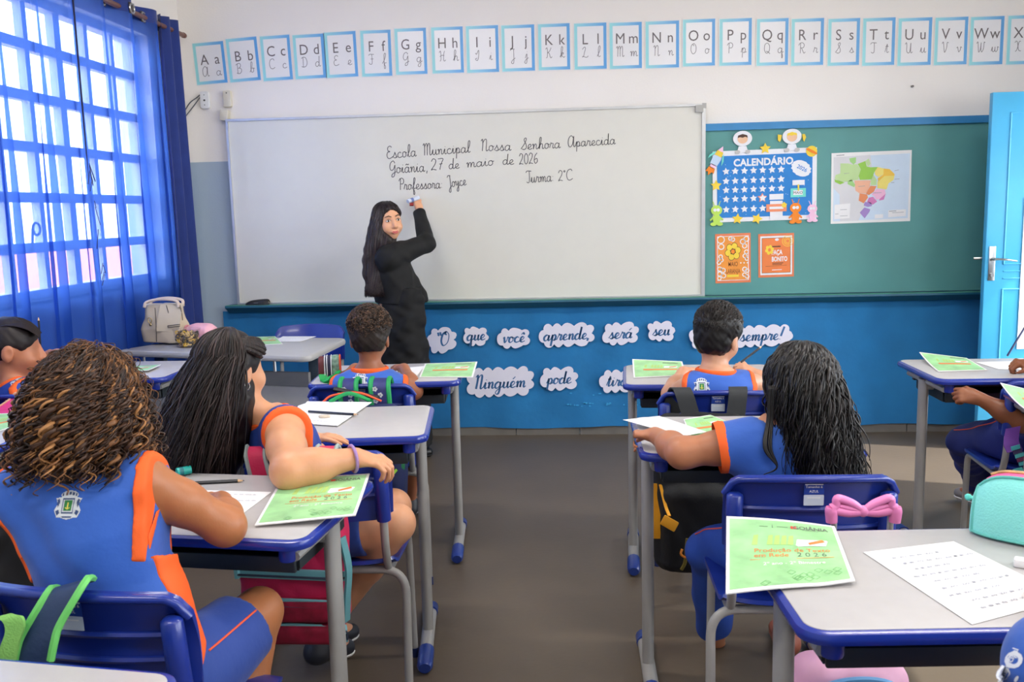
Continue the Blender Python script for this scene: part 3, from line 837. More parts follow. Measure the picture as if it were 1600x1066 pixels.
writing('Goiãnia', 608, 271, 664, 268, .0082); writing(',', 666, 268, 669, 268, .0082); writing('27', 673, 266, 693, 265, .0078)
writing('de', 701, 264, 718, 263, .0072); writing('maio', 729, 262, 772, 258, .0072); writing('de', 785, 257, 803, 257, .0072); writing('2026', 811, 257, 841, 255, .0074)
writing('Professora:', 623, 297, 692, 294, .0078); writing('Joyce', 700, 293, 729, 289, .0078)
writing('Turma:', 822, 286, 866, 283, .0080); writing('2*C', 872, 283, 895, 281, .0072)
# tray
M_tray = mat('teal_tray_paint', (22, 92, 118), .45, vary=.08)
t = thing('chalk_tray', 'long teal chalk ledge running below the boards', 'ledge', (0, 0, 0))
mb = MB()
mb.add([(x, WALLY-y, z) for x in (-2.185, 2.60) for y, z in ((0, .872), (.115, .872), (.118, .860), (.05, .822), (0, .822))],
       [(0, 1, 2, 3, 4), (9, 8, 7, 6, 5)]+[(i, 5+i, 5+(i+1) % 5, (i+1) % 5) for i in range(5)])
mb.build('ledge', M_tray, t, sharp=20)
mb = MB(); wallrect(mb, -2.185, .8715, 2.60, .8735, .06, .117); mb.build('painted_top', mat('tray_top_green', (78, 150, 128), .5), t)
# cloth under the boards
t = thing('wall_cloth', 'bright blue cloth hung under the boards down to the baseboard', 'cloth', (0, 0, 0))
mb = MB()
def cl(u, v):
    x = -2.235+u*(2.60+2.235); z = .050+v*(.83-.050)
    d = .012+.006*math.sin(9*x+6*z+2*math.sin(3*x))*(1-.6*v)+.003*math.sin(23*x-9*z)+.005*math.sin(5*x-11*z+1)*math.exp(-((x+.4)/.9)**2)
    return (x, WALLY-.017-max(d, .001), z+.006*math.sin(7*x)*(1-v))
mb.grid(cl, 240, 30)
mb.build('cloth_sheet', mat('blue_nonwoven', (26, 116, 174), .85, vary=.10, vscale=5, bump=.7, bscale=7, sheen=.15), t, sharp=180)
mb = MB(); mb.M = WALL_M(0, 0, .036)
rg = random.Random(5)
for k in range(46):
    u = rg.random(); x = -.05+u*.75; z = .20+rg.uniform(-.012, .012)+(.07 if rg.random() < .15 else 0)
    mb.prism(ell(rg.uniform(.004, .012), rg.uniform(.003, .007), 8, x, z), 0, .0006)
mb.build('faded_spots', mat('faded_blue', (60, 160, 215), .9), t)
# alphabet cards
def grad_mat():
    m = bpy.data.materials.new('card_border_print'); m.use_nodes = True
    n = m.node_tree; b = n.nodes['Principled BSDF']; b.inputs['Roughness'].default_value = .35
    tc = n.nodes.new('ShaderNodeTexCoord'); sp = n.nodes.new('ShaderNodeSeparateXYZ'); rp = n.nodes.new('ShaderNodeValToRGB')
    n.links.new(tc.outputs['Object'], sp.inputs[0])
    mp = n.nodes.new('ShaderNodeMapRange'); mp.inputs[1].default_value = 0; mp.inputs[2].default_value = .19
    n.links.new(sp.outputs['X'], mp.inputs[0]); n.links.new(mp.outputs[0], rp.inputs[0])
    e = rp.color_ramp.elements; e[0].color = lin((160, 226, 228))+(1,); e[1].color = lin((96, 166, 226))+(1,)
    q = e.new(.5); q.color = lin((140, 200, 232))+(1,)
    n.links.new(rp.outputs[0], b.inputs['Base Color'])
    return m
M_grad = grad_mat()
M_lam = mat('laminated_paper', (240, 238, 238), .22, vary=.01, bump=.05, bscale=20)
M_print = mat('grey_print', (112, 104, 104), .5); M_print2 = mat('light_grey_print', (128, 122, 124), .5)
cards = [('A', 308, 356, 68, 133), ('B', 360, 408, 61, 129), ('C', 412, 458, 57, 127), ('D', 462, 510, 55, 124), ('E', 511, 560, 51, 122), ('F', 566, 613, 48, 120), ('G', 619, 668, 45, 117),
 ('H', 676, 725, 43, 115), ('I', 730, 780, 41, 114), ('J', 785, 836, 40, 112), ('K', 842, 891, 38, 110), ('L', 898, 948, 37, 109), ('M', 953, 1003, 36, 108), ('N', 1009, 1061, 34, 107), ('O', 1067, 1117, 31, 104),
 ('P', 1124, 1174, 30, 103), ('Q', 1182, 1231, 30, 103), ('R', 1236, 1286, 30, 103), ('S', 1293, 1342, 30, 103), ('T', 1347, 1397, 29, 103), ('U', 1402, 1454, 29, 103), ('V', 1459, 1510, 28, 102), ('W', 1514, 1566, 27, 102), ('X', 1572, 1624, 25, 101)]
for L, x0, x1, y0, y1 in cards:
    a, b, c = ay(x0, y1, WALLY-.004), ay(x1, y1-1, WALLY-.004), ay(x0, y0, WALLY-.004)
    w, h = b[0]-a[0], c[2]-a[2]
    tilt = {'A': .05, 'B': .05, 'C': .03, 'D': .02, 'E': .02}.get(L, .0)
    t = thing('alphabet_card', 'laminated alphabet card showing the letter %s in print and cursive' % L, 'card', (a[0], WALLY-.002, a[2]), 0, 'alphabet cards along the top of the wall')
    t.rotation_euler = (0, -tilt, 0)
    FM = Matrix(((1, 0, 0, 0), (0, 0, -1, 0), (0, 1, 0, 0), (0, 0, 0, 1)))
    mb = MB(); mb.M = FM; mb.prism([(-.004, -.004), (w+.004, -.004), (w+.004, h+.004), (-.004, h+.004)], 0, .0012); mb.build('laminate', M_lam, t)
    mb = MB(); mb.M = FM
    e = .018
    for (q0, q1, q2, q3) in ((0, 0, w, e), (0, h-e, w, h), (0, e, e, h-e), (w-e, e, w, h-e)): mb.add([(q0, q1, .0016), (q2, q1, .0016), (q2, q3, .0016), (q0, q3, .0016)], [(0, 1, 2, 3)])
    mb.build('border', M_grad, t)
    mb = MB(); mb.M = FM
    up = .02 if L not in 'AB' else 0
    add_text(mb, L, .088, w*.33, h*.47+up, .0016, .9); add_text(mb, L.lower(), .088, w*.74, h*.47+up, .0016, .9)
    mb.build('print_letters', M_print, t)
    mb = MB(); mb.M = FM
    add_script(mb, L, w*.33, h*.19+up, .0066, .0034, .0016, 0, 0, 1.0, True); add_script(mb, L.lower(), w*.76, h*.19+up, .0070, .0034, .0016, 0, 0, 1.0, True)
    mb.build('cursive_letters', M_print2, t)
# sockets, cables, bracket, nail
t = thing('socket_box', 'white round-cornered outlet box with a dark hole, left of the beige box', 'outlet', (0, 0, 0)); c = ay(322, 157, WALLY)
mb = MB(); mb.M = WALL_M(c[0], c[2]); mb.prism(rrect(.058, .105, .016), 0, .028, .006); mb.build('box', mat('white_plastic', (236, 236, 236), .4), t)
mb = MB(); mb.M = WALL_M(c[0], c[2])
mb.prism(ell(.007, .006, 12, 0, -.002), .028, .0285); mb.prism(ell(.003, .003, 8, 0, .03), .028, .0285); mb.prism(ell(.003, .003, 8, 0, -.03), .028, .0285)
mb.build('holes', mat('dark_plastic', (70, 68, 68), .5), t)
t = thing('wall_cable', 'thin grey cable from the white outlet box to the curtain', 'cable', (0, 0, .001))
mb = MB(); a = c+V3(-.022, -.022, .035)
b = ay(285, 180, WALLY-.02)
mb.tube(spline([a, a+V3(-.03, .004, -.02), a*.4+b*.6+V3(0, 0, .02), b, b+V3(-.06, 0, -.08)], 6), .0035, 6); mb.tube(spline([a+V3(0, .004, 0), a+V3(-.02, .008, -.03), b+V3(.01, 0, -.02), b+V3(-.05, 0, -.09)], 6), .003, 6)
mb.build('cable_wires', mat('cable_grey', (90, 92, 100), .5), t)
t = thing('switch_box', 'narrow beige outlet box above the top left board corner', 'outlet'); c = ay(357, 155, WALLY)
mb = MB(); mb.M = WALL_M(c[0], c[2]); mb.prism(rrect(.050, .100, .008), 0, .03, .004); mb.build('box', mat('beige_plastic', (222, 214, 196), .45), t)
mb = MB(); mb.M = WALL_M(c[0], c[2]); mb.prism(ell(.004, .004, 8, 0, .034), .03, .0305); mb.build('screw', mat('dark_plastic', (70, 68, 68), .5), t)
c = ay(354, 181, WALLY)
mb = MB(); mb.M = WALL_M(c[0], c[2]) @ Matrix.Rotation(R_(-8), 4, 'Z'); mb.prism(rrect(.050, .066, .004), 0, .05, .003)
setp(mb.build('board_bracket', mat('beige_plastic', (222, 214, 196), .45)), 'small beige bracket at the top left corner of the whiteboard', 'bracket')
c = ay(1425, 135, WALLY); mb = MB(); mb.M = WALL_M(c[0], c[2]); mb.prism(ell(.008, .006, 10), 0, .012); setp(mb.build('wall_plug', mat('plug_grey', (120, 112, 106), .6)), 'tiny dark plug stuck in the white wall below card U', 'plug')
# black case on the tray
c = ay(403, 472, WALLY-.07)
t = thing('black_case', 'black zipped case lying on the ledge at the left end of the whiteboard', 'case', (c[0], WALLY-.072, .8735))
mb = MB(); mb.grid(lambda u, v: (.075*(2*u-1)*(1-.1*(1-abs(2*v-1))), .035*math.cos(PI*v)*(1-.5*abs(2*u-1)**6), .036*math.sin(PI*v)**.6*(1-.9*max(0, abs(2*u-1.1)-.6)**2-.35*(1-u)**2)), 24, 16)
mb.prism(rrect(.14, .06, .02), 0, .006); mb.build('case_body', mat('black_nylon', (34, 34, 40), .5), t)
mb = MB(); mb.tube(spline([(-.072, -.02, .012), (0, -.033, .014), (.072, -.02, .012)], 6), .002, 6); mb.build('zipper', mat('grey_zip', (120, 120, 126), .4), t)

# flat craft pieces -------------------------------------------------
def pl(mb, pts, z0, z1): mb.prism(pts, z0, z1)
def star(cx, cy, r, rot=0, ratio=.5, n=5): return [(cx+(r if k % 2 == 0 else r*ratio)*math.sin(rot+PI*k/n), cy+(r if k % 2 == 0 else r*ratio)*math.cos(rot+PI*k/n)) for k in range(2*n)]
def flat_mat(nm, c): return mat('craft_'+nm, c, .7, vary=.03)
C_ = dict(white=flat_mat('white', (236, 236, 240)), blue=flat_mat('blue', (46, 132, 208)), yellow=flat_mat('yellow', (246, 212, 70)), orange=flat_mat('orange', (246, 140, 40)), green=flat_mat('green', (190, 226, 96)),
  pink=flat_mat('pink', (246, 200, 226)), skin=flat_mat('skin', (240, 196, 160)), brown=flat_mat('brown', (86, 58, 44)), mint=flat_mat('mint', (120, 222, 206)), grey=flat_mat('grey', (196, 192, 190)), coral=flat_mat('coral', (244, 150, 110)), sky=flat_mat('sky', (196, 216, 240)), dark=flat_mat('dark', (60, 56, 70)))
a, b = ay(1114, 348, WALLY-.02), ay(1280, 236, WALLY-.02)
S = (b[0]-a[0])/166.0          # metres per photo pixel on the wall
t = thing('calendar_board', 'blue foam calendar with white stars and space figures on the chalkboard', 'calendar', (a[0], WALLY-.0125, a[2]))
t.rotation_euler = (0, -.012, 0)
FM = Matrix(((1, 0, 0, 0), (0, 0, -1, 0), (0, 1, 0, 0), (0, 0, 0, 1)))
def craft(name, m, layers):
    mb = MB(); mb.M = FM
    for pts, z0, z1 in layers: pl(mb, [(x*S, y*S) for x, y in pts], z0, z1)
    return mb.build(name, m, t)
def q(zx, zy): return (zx/6.662-24, (1015-zy)/6.662)     # from the enlarged crop to board pixels
def rect(x0, y0, x1, y1): return [(x0, y0), (x1, y0), (x1, y1), (x0, y1)]
W_, H_ = 164, 113
craft('backing', C_['white'], [(rect(0, 0, W_, H_), 0, .006)])
craft('blue_panel', C_['blue'], [(rect(7, 7, W_-7, H_-8), .006, .008)])
stars = []
for r_, zy in enumerate((478, 580, 676, 772, 882)):
    for c_ in range(7 if r_ < 3 else 5):
        zx = 300+c_*96.5; x, y = q(zx, zy); stars.append((star(x, y, 6.0, .04*((c_*7+r_*3) % 5-2)), .008, .011))
craft('day_stars', C_['white'], stars)
x, y = q(682, 770); craft('marked_star', C_['coral'], [(star(x, y, 8), .008, .0095)])
rg = random.Random(8)
craft('white_dots', C_['sky'], [(ell(.6, .6, 6, rg.uniform(10, 152), rg.uniform(10, 100)), .008, .0085) for k in range(60)])
x, y = q(1088, 476); craft('year_cloud', C_['white'], [([(x+(16+1.2*math.sin(14*k/44*2*PI))*math.cos(2*PI*k/44)*math.cos(-.5)-(12+1.2*math.sin(14*k/44*2*PI))*math.sin(2*PI*k/44)*math.sin(-.5), y+(16)*math.cos(2*PI*k/44)*math.sin(-.5)+(12)*math.sin(2*PI*k/44)*math.cos(-.5)) for k in range(44)], .008, .010)])
mb = MB(); mb.M = FM; add_text(mb, '2026', 8.5*S, (x)*S, (y-2.5)*S, .0104, 1.0, -.5, bold=.0006); mb.build('year_lettering', C_['blue'], t)
mb = MB(); mb.M = FM; add_text(mb, 'CALENDÁRIO', 15.5*S, 80*S, (H_-24.5)*S, .0084, .96, bold=.0022, space=1.02); mb.build('title_lettering', C_['white'], t)
craft('yellow_stars', C_['yellow'], [(star(*q(712, 254), 9), .006, .010), (star(*q(196, 622), 9), .006, .010), (star(*q(420, 984), 9, .1), .006, .010), (star(*q(628, 990), 9, .35), .006, .010)])
def rel(cx, cy, pts): return [(cx+x, cy+y) for x, y in pts]
for (zx, zy, girl) in ((475, 140, 0), (990, 140, 1)):
    x, y = q(zx, zy)
    craft('astronaut_suit', C_['white'], [(ell(15, 12, 24, x, y), .006, .011), (rel(x, y, [(-9, -22), (9, -22), (6, -12), (-6, -12)]), .006, .010)])
    craft('astronaut_gloves', C_['grey'], [(ell(4, 3.2, 12, x-8, y-21), .010, .013), (ell(4, 3.2, 12, x+8, y-21), .010, .013)])
    craft('astronaut_face', C_['skin'], [(ell(8, 7, 18, x, y-1), .011, .012)])
    craft('astronaut_fringe', C_['yellow' if girl else 'brown'], [(rel(x, y, [(-8, 1), (-4, 2.2), (0, 1.2), (4, 2.6), (8, 1), (7, 5), (0, 7), (-7, 5)]), .012, .013)])
    if girl: craft('astronaut_pigtails', C_['yellow'], [(rel(x, y, [(-16, 3), (-22, 4), (-22, -5), (-19, -8), (-17, -4)]), .006, .010), (rel(x, y, [(16, 3), (20, 3), (22, -2), (19, -9), (17, -5)]), .006, .010)])
x, y = q(205, 335)
def rt(pts, a): return [(x+px*math.cos(a)-py*math.sin(a), y+px*math.sin(a)+py*math.cos(a)) for px, py in pts]
craft('rocket_body', C_['sky'], [(rt([(-6, -12), (6, -12), (7, 0), (5, 10), (-5, 10), (-7, 0)], -.5), .006, .010)])
craft('rocket_band', C_['yellow'], [(rt([(-6, 4), (6, 4), (5, 12), (-5, 12)], -.5), .010, .012)])
craft('rocket_nose', C_['pink'], [(rt([(-5, 11), (5, 11), (0, 21)], -.5), .006, .011), (rt([(-4, -17), (4, -17), (5, -11), (-5, -11)], -.5), .006, .010)])
craft('rocket_fins', C_['mint'], [(rt([(-7, 4), (-7, 10), (-13, 0), (-13, -6)], -.5), .006, .011), (rt([(7, 4), (7, 10), (12, 0), (12, -8)], -.5), .006, .011)])
craft('rocket_flame', C_['orange'], [(rt([(-5, -16), (5, -16), (7, -24), (3, -23), (0, -30), (-3, -24), (-7, -26)], -.5), .006, .010)])
x, y = q(1196, 302); craft('planet', C_['yellow'], [(ell(8.6, 8.6, 20, x, y), .006, .010)]); craft('planet_ring', C_['orange'], [([(x+10*math.cos(k*PI/12)*math.cos(-.5)-2.2*math.sin(k*PI/12)*math.sin(-.5), y+10*math.cos(k*PI/12)*math.sin(-.5)+2.2*math.sin(k*PI/12)*math.cos(-.5)) for k in range(24)], .010, .012)])
for (zx, zy, c, sc) in ((198, 885, 'green', 1), (1032, 890, 'orange', 1), (1208, 905, 'pink', .85)):
    x, y = q(zx, zy)
    craft('little_alien', C_[c], [(ell(9*sc, 8*sc, 18, x, y), .008, .012), (ell(6*sc, 9*sc, 16, x, y-14*sc), .008, .0115), (ell(5*sc, 3*sc, 12, x-5*sc, y-22*sc), .008, .013), (ell(5*sc, 3*sc, 12, x+5*sc, y-22*sc), .008, .013),
      (rel(x, y, [(-4*sc, 7*sc), (-6.4*sc, 14*sc), (-5*sc, 14*sc), (-2.8*sc, 7*sc)]), .008, .010), (rel(x, y, [(3*sc, 7*sc), (5*sc, 14*sc), (6.4*sc, 14*sc), (4.2*sc, 7*sc)]), .008, .010),
      (rel(x, y, [(-5*sc, -9*sc), (-11*sc, -15*sc), (-9.6*sc, -17*sc), (-4*sc, -12*sc)]), .008, .010), (rel(x, y, [(5*sc, -9*sc), (4*sc, -12*sc), (9.6*sc, -17*sc), (11*sc, -15*sc)]), .008, .010)])
    craft('alien_eyes', C_['white'], [(ell(2.6*sc, 2.6*sc, 12, x-2.6*sc, y+.5), .012, .013), (ell(2.6*sc, 2.6*sc, 12, x+2.6*sc, y+.5), .012, .013)])
x, y = q(830, 868)
craft('date_cards', C_['white'], [(rect(x-11, y+11, x+11, y+20), .008, .011), (rect(x-10, y-20, x+10, y+9), .008, .010)])
craft('date_holder', C_['coral'], [(rect(x-16, y-8, x+16, y+4), .010, .013)]); craft('date_strip', C_['white'], [(rect(x-11, y-4, x+11, y), .013, .014)]); craft('date_flower', C_['yellow'], [(star(x+12, y+2, 5, 0, .7), .013, .015)])
x, y = q(1058, 730)
craft('month_holder', C_['mint'], [(rect(x-12, y-7, x+12, y+7), .008, .012)]); craft('month_card', C_['white'], [(rect(x-8, y-3.6, x+7, y+4), .012, .013), (rect(x-9, y+12, x+10, y+20), .008, .011)]); craft('month_peg', C_['yellow'], [(rect(x-1, y+3, x+1.4, y+13), .011, .014)])
mb = MB(); mb.M = FM; add_text(mb, 'MAIO', 6*S, (x-.5)*S, (y-2)*S, .0134, 1.0); mb.build('month_lettering', C_['dark'], t)
# map of the states
a, b, c, d = (ay(u, v, WALLY-.014) for u, v in ((1298, 350), (1422, 347), (1423.5, 238), (1298.5, 239.5)))
t = thing('wall_map', 'political map with coloured states pinned on the chalkboard', 'map', (a[0], WALLY-.0125, a[2])); t.rotation_euler = (0, -.012, 0)
w, h = b[0]-a[0], d[2]-a[2]
def mq(n): n = [float(v) for v in n.split()]; return [((n[i]-139)/950*w, (988-n[i+1])/842*h) for i in range(0, len(n), 2)]
def mpart(name, col, polys, z0=.0022, z1=.0026):
    mb = MB(); mb.M = FM
    for p in polys: pl(mb, mq(p), z0, z1)
    return mb.build(name, mat('map_'+name, col, .45, vary=.03), t)
mb = MB(); mb.M = FM; pl(mb, [(0, 0), (w, 0), (w, h), (0, h)], 0, .0016); mb.build('sheet', M_white, t)
mpart('sea', (206, 222, 238), ['165 960 1060 950 1070 185 165 195'], .0016, .0018)
mpart('neighbour_land', (216, 214, 216), ['165 195 600 185 620 330 560 640 560 760 470 960 250 960 240 640 165 560'], .0018, .0022)
mpart('states_north_pale', (190, 218, 150), ['245 270 340 275 385 290 440 285 490 350 465 430 465 470 330 490 250 490 180 445 190 405 245 390', '640 420 680 480 680 545 610 545 610 480', '540 255 580 225 605 290 570 320'])
mpart('states_north_green', (150, 204, 66), ['450 285 540 255 560 320 600 330 690 330 650 390 620 475 480 475 465 430 490 350', '175 455 300 500 245 520 185 490'])
mpart('states_north_mid', (158, 208, 122), ['350 215 430 205 430 265 400 290 360 255', '335 490 380 465 425 530 415 560 335 520'])
mpart('states_northeast_yellow', (244, 222, 110), ['690 330 760 350 760 420 700 450 660 420 655 380', '775 440 890 440 880 490 820 530 800 600 690 580 690 500'])
mpart('states_northeast_gold', (244, 194, 56), ['760 350 830 360 890 420 890 440 775 440 700 500 690 465 760 420'])
mpart('state_west_salmon', (242, 180, 146), ['415 480 610 485 600 550 560 640 480 635 430 600'])
mpart('states_west_orange', (236, 140, 84), ['605 550 680 555 650 620 590 660 555 640', '480 635 570 650 580 690 530 755 470 720'])
mpart('state_southeast_pink', (244, 186, 214), ['680 590 780 600 790 650 720 710 680 720 650 670 620 655'])
mpart('states_southeast_magenta', (216, 124, 184), ['590 690 640 680 690 740 640 775 570 740', '790 650 770 720 710 730 720 710'])
mpart('states_south_purple', (164, 132, 198), ['545 740 620 750 630 790 580 800 530 780', '540 805 610 830 600 860 545 935 485 865'])
mpart('legend_boxes', (236, 234, 234), ['180 760 370 750 365 925 180 935', '825 850 1035 845 1035 925 825 935', '665 895 765 893 765 940 665 945'], .0026, .003)
mpart('printed_lines', (150, 150, 156), ['195 172 290 168 290 178 195 180', '250 820 330 818 330 823 250 825', '190 870 230 868 230 873 190 875', '250 895 340 893 340 898 250 900', '835 858 920 856 920 864 835 866', '870 878 1010 875 1010 880 870 883', '290 390 350 388 350 392 290 395', '460 550 540 547 540 552 460 554', '640 635 740 632 740 637 640 640', '890 380 940 372 940 377 890 386', '890 480 950 478 950 483 890 485', '850 520 890 518 890 523 850 525'], .0030, .0033)
# two orange posters
def poster(px, label, fn):
    global t
    a, b, c = ay(*px[0], WALLY-.014), ay(*px[1], WALLY-.014), ay(*px[2], WALLY-.014)
    t = thing('poster', label, 'poster', (a[0], WALLY-.0125, a[2])); t.rotation_euler = (0, -.015, 0)
    fn(b[0]-a[0], c[2]-a[2])
def pp(name, m, layers, w, h):
    mb = MB(); mb.M = FM
    for pts, z0, z1 in layers: pl(mb, [(x*w, y*h) for x, y in pts], z0, z1)
    mb.build(name, m, t)
def ringp(mb, cx, cy, r, wd, z):
    mb.ribbon([(cx+r*math.cos(2*PI*k/20), cy+r*math.sin(2*PI*k/20)) for k in range(21)], wd, z)
def post1(w, h):
    pp('card', mat('poster_coral', (230, 128, 84), .5), [(rect(0, 0, 1, 1), 0, .002)], w, h)
    pp('white_line', C_['white'], [(rect(.055, .05, .945, .95), .002, .0024)], w, h); pp('orange_field', mat('poster_orange', (240, 152, 60), .5), [(rect(.075, .06, .925, .94), .0024, .0028)], w, h)
    mb = MB(); mb.M = FM
    for cx, cy, r in ((.16, .88, .10), (.17, .74, .075), (.43, .90, .05), (.50, .88, .05), (.78, .83, .07), (.88, .88, .07), (.83, .74, .06), (.88, .62, .055), (.84, .54, .055), (.89, .48, .045), (.15, .54, .05), (.17, .47, .05), (.1, .42, .05), (.12, .29, .06), (.22, .26, .06), (.12, .19, .06), (.23, .15, .06), (.11, .1, .05), (.83, .27, .06), (.9, .24, .05), (.82, .16, .05), (.9, .12, .05)): ringp(mb, cx*w, cy*h, r*w, .0055, .003)
    for k in range(3): mb.prism(star(.72*w+.02*k, .40*h, .006), .0028, .0031)
    mb.build('white_flowers', C_['white'], t)
    fl = [(.50+.145*math.sin(k*PI/3+.3), .635+.115*math.cos(k*PI/3+.3)) for k in range(6)]
    pp('flower_petals', C_['yellow'], [(ell(.078, .062, 14, x, y), .003, .0036) for x, y in fl], w, h)
    pp('flower_outline', C_['brown'], [(ell(.090, .072, 14, x, y), .0028, .003) for x, y in fl]+[(ell(.075, .06, 14, .50, .635), .0036, .0038)], w, h)
    pp('flower_heart', C_['orange'], [(ell(.055, .044, 14, .50, .635), .0038, .0041)], w, h)
    mb = MB(); mb.M = FM; add_text(mb, 'MAIO', .125*h, .5*w, .34*h, .003, .62, bold=.0006); add_text(mb, 'LARANJA', .125*h, .5*w, .195*h, .003, .55, bold=.0006); mb.build('brown_lettering', mat('poster_brown', (140, 78, 30), .5), t)
    pp('yellow_bar', C_['yellow'], [(rect(.33, .12, .66, .165), .0028, .0031)], w, h)
poster(((1118, 443), (1173, 441), (1115, 366)), 'orange poster with yellow flower and white blossoms reading MAIO LARANJA', post1)
def post2(w, h):
    pp('card', mat('poster_coral', (230, 128, 84), .5), [(rect(0, 0, 1, 1), 0, .002)], w, h)
    pp('white_line', C_['white'], [(rect(.055, .055, .945, .945), .002, .0024)], w, h); pp('orange_field', mat('poster_deep_orange', (238, 130, 66), .5), [(rect(.10, .10, .90, .90), .0024, .0028)], w, h)
    mb = MB(); mb.M = FM
    for q0, q1 in (((.1, .1), (.9, .1)), ((.9, .1), (.9, .9)), ((.9, .9), (.1, .9)), ((.1, .9), (.1, .1))): mb.ribbon([(q0[0]*w, q0[1]*h), (q1[0]*w, q1[1]*h)], .002, .003)
    mb.ribbon([(.2*w, .25*h), (.8*w, .27*h)], .0015, .003); mb.build('thin_lines', C_['brown'], t)
    fl = [(.31+.08*math.sin(k*PI/3+.3), .63+.075*math.cos(k*PI/3+.3)) for k in range(6)]
    pp('flower_petals', C_['yellow'], [(ell(.045, .04, 12, x, y), .003, .0036) for x, y in fl], w, h)
    mb = MB(); mb.M = FM
    for r in (.06, .1, .15): ringp(mb, .82*w, .82*h, r*w, .003, .003)
    mb.build('sun_rings', C_['yellow'], t)
    mb = MB(); mb.M = FM; add_text(mb, 'FAÇA', .15*h, .37*w, .52*h, .003, .64, align='LEFT', bold=.0012); add_text(mb, 'BONITO', .15*h, .37*w, .365*h, .003, .62, align='LEFT', bold=.0012)
    mb.prism(ell(.012, .008, 10, .52*w, .86*h), .0028, .0031); mb.ribbon([(.38*w, .165*h), (.66*w, .17*h)], .004, .003); mb.build('white_lettering', C_['white'], t)
    pp('dark_small_lines', C_['brown'], [(rect(.39, .69, .62, .715), .0028, .0031), (rect(.39, .315, .7, .33), .0028, .0031), (rect(.39, .285, .66, .298), .0028, .0031)], w, h)
poster(((1185, 434), (1240.5, 431), (1184, 366)), 'orange poster reading FAÇA BONITO in white letters', post2)
# word cut-outs on the blue cloth
M_word = mat('script_blue', (52, 104, 156), .6)
def cutout(txt, x0, y0, x1, y1, label, unit, slot=True, quote=False, hid=None):
    yo = WALLY-.046
    c = ay((x0+x1)/2, (y0+y1)/2, yo); a, b = ay(x0, y1, yo), ay(x1, y0, yo)
    w, h = b[0]-a[0], b[2]-a[2]
    rg = random.Random(sum(map(ord, label)))
    t = thing('word_cutout', label, 'paper cutout', (c[0], yo, c[2]), 0, 'white word cutouts on the blue cloth'); t.rotation_euler = (0, -.03, 0)
    lob = min(.020, h*.13); r0 = (h/2-lob)*.75; pts = []
    base = rrect(w-2*lob, h-2*lob, r0, 10); P = []
    for i in range(len(base)):
        a0, b0 = np.array(base[i]), np.array(base[(i+1) % len(base)]); m = max(1, int(np.linalg.norm(b0-a0)/.004))
        P += [a0+(b0-a0)*k/m for k in range(m)]
    P = np.array(P); dd = np.roll(P, -1, 0)-np.roll(P, 1, 0); dd /= np.linalg.norm(dd, axis=1)[:, None]+1e-9
    S_ = np.concatenate([[0], np.cumsum(np.linalg.norm(np.diff(P, axis=0), axis=1))]); nl = max(7, int(round(S_[-1]/.068))); ph = rg.uniform(0, 3)
    for p_, d_, s_ in zip(P, dd, S_):
        f = abs(math.sin(PI*nl*s_/S_[-1]+ph+.5*math.sin(2*PI*3*s_/S_[-1])))**.8
        q_ = p_+np.array((d_[1], -d_[0]))*lob*(1.15*f-.15); pts.append((q_[0]+.10*q_[1]*math.sin(ph*2), q_[1]))
    mb = MB(); mb.M = FM; mb.prism(pts, 0, .0015); mb.build('paper', mat('cutout_paper', (228, 226, 240), .6, vary=.02), t)
    if txt:
        mb = MB(); mb.M = FM
        st, wd = script_strokes(txt, .22)
        sx = min(1.0, (w*.84)/(wd*unit))
        add_script(mb, txt, -.01*w, -h*.20, unit, .0078, .002, .22, 0, sx, True, .6); mb.build('lettering', M_word, t)
ROW1 = 'in the upper row on the blue cloth'
cutout('`O', 668, 511, 713, 553, 'white scalloped paper bearing a large curled letter O after a quotation mark', .0098)
cutout('que', 724, 510, 763, 541, 'white scalloped paper with the word que', .0085); cutout('você', 777, 512, 828, 545, 'white scalloped paper with the word você', .0085)
cutout('aprende,', 842, 504, 929, 543, 'white scalloped paper with the word aprende', .0088); cutout('será', 941, 503, 998, 540, 'white scalloped paper with the word será', .0088)
cutout('seu', 1011, 501, 1055, 534, 'white scalloped paper with the word seu', .0085); cutout('', 1076, 508, 1130, 545, 'white scalloped paper mostly hidden behind the boy with a dark fade haircut', .0085)
cutout('sempre!', 1140, 507, 1239, 543, 'white scalloped paper with the word sempre and an exclamation mark', .0088)
cutout('Ninguém', 729, 573, 834, 621, 'white scalloped paper with the word Ninguém', .0098); cutout('pode', 844, 573, 903, 611, 'white scalloped paper with the word pode', .0088)
cutout('tirar', 936, 577, 1000, 614, 'white scalloped paper with the word tirar, partly behind a front desk', .0088)
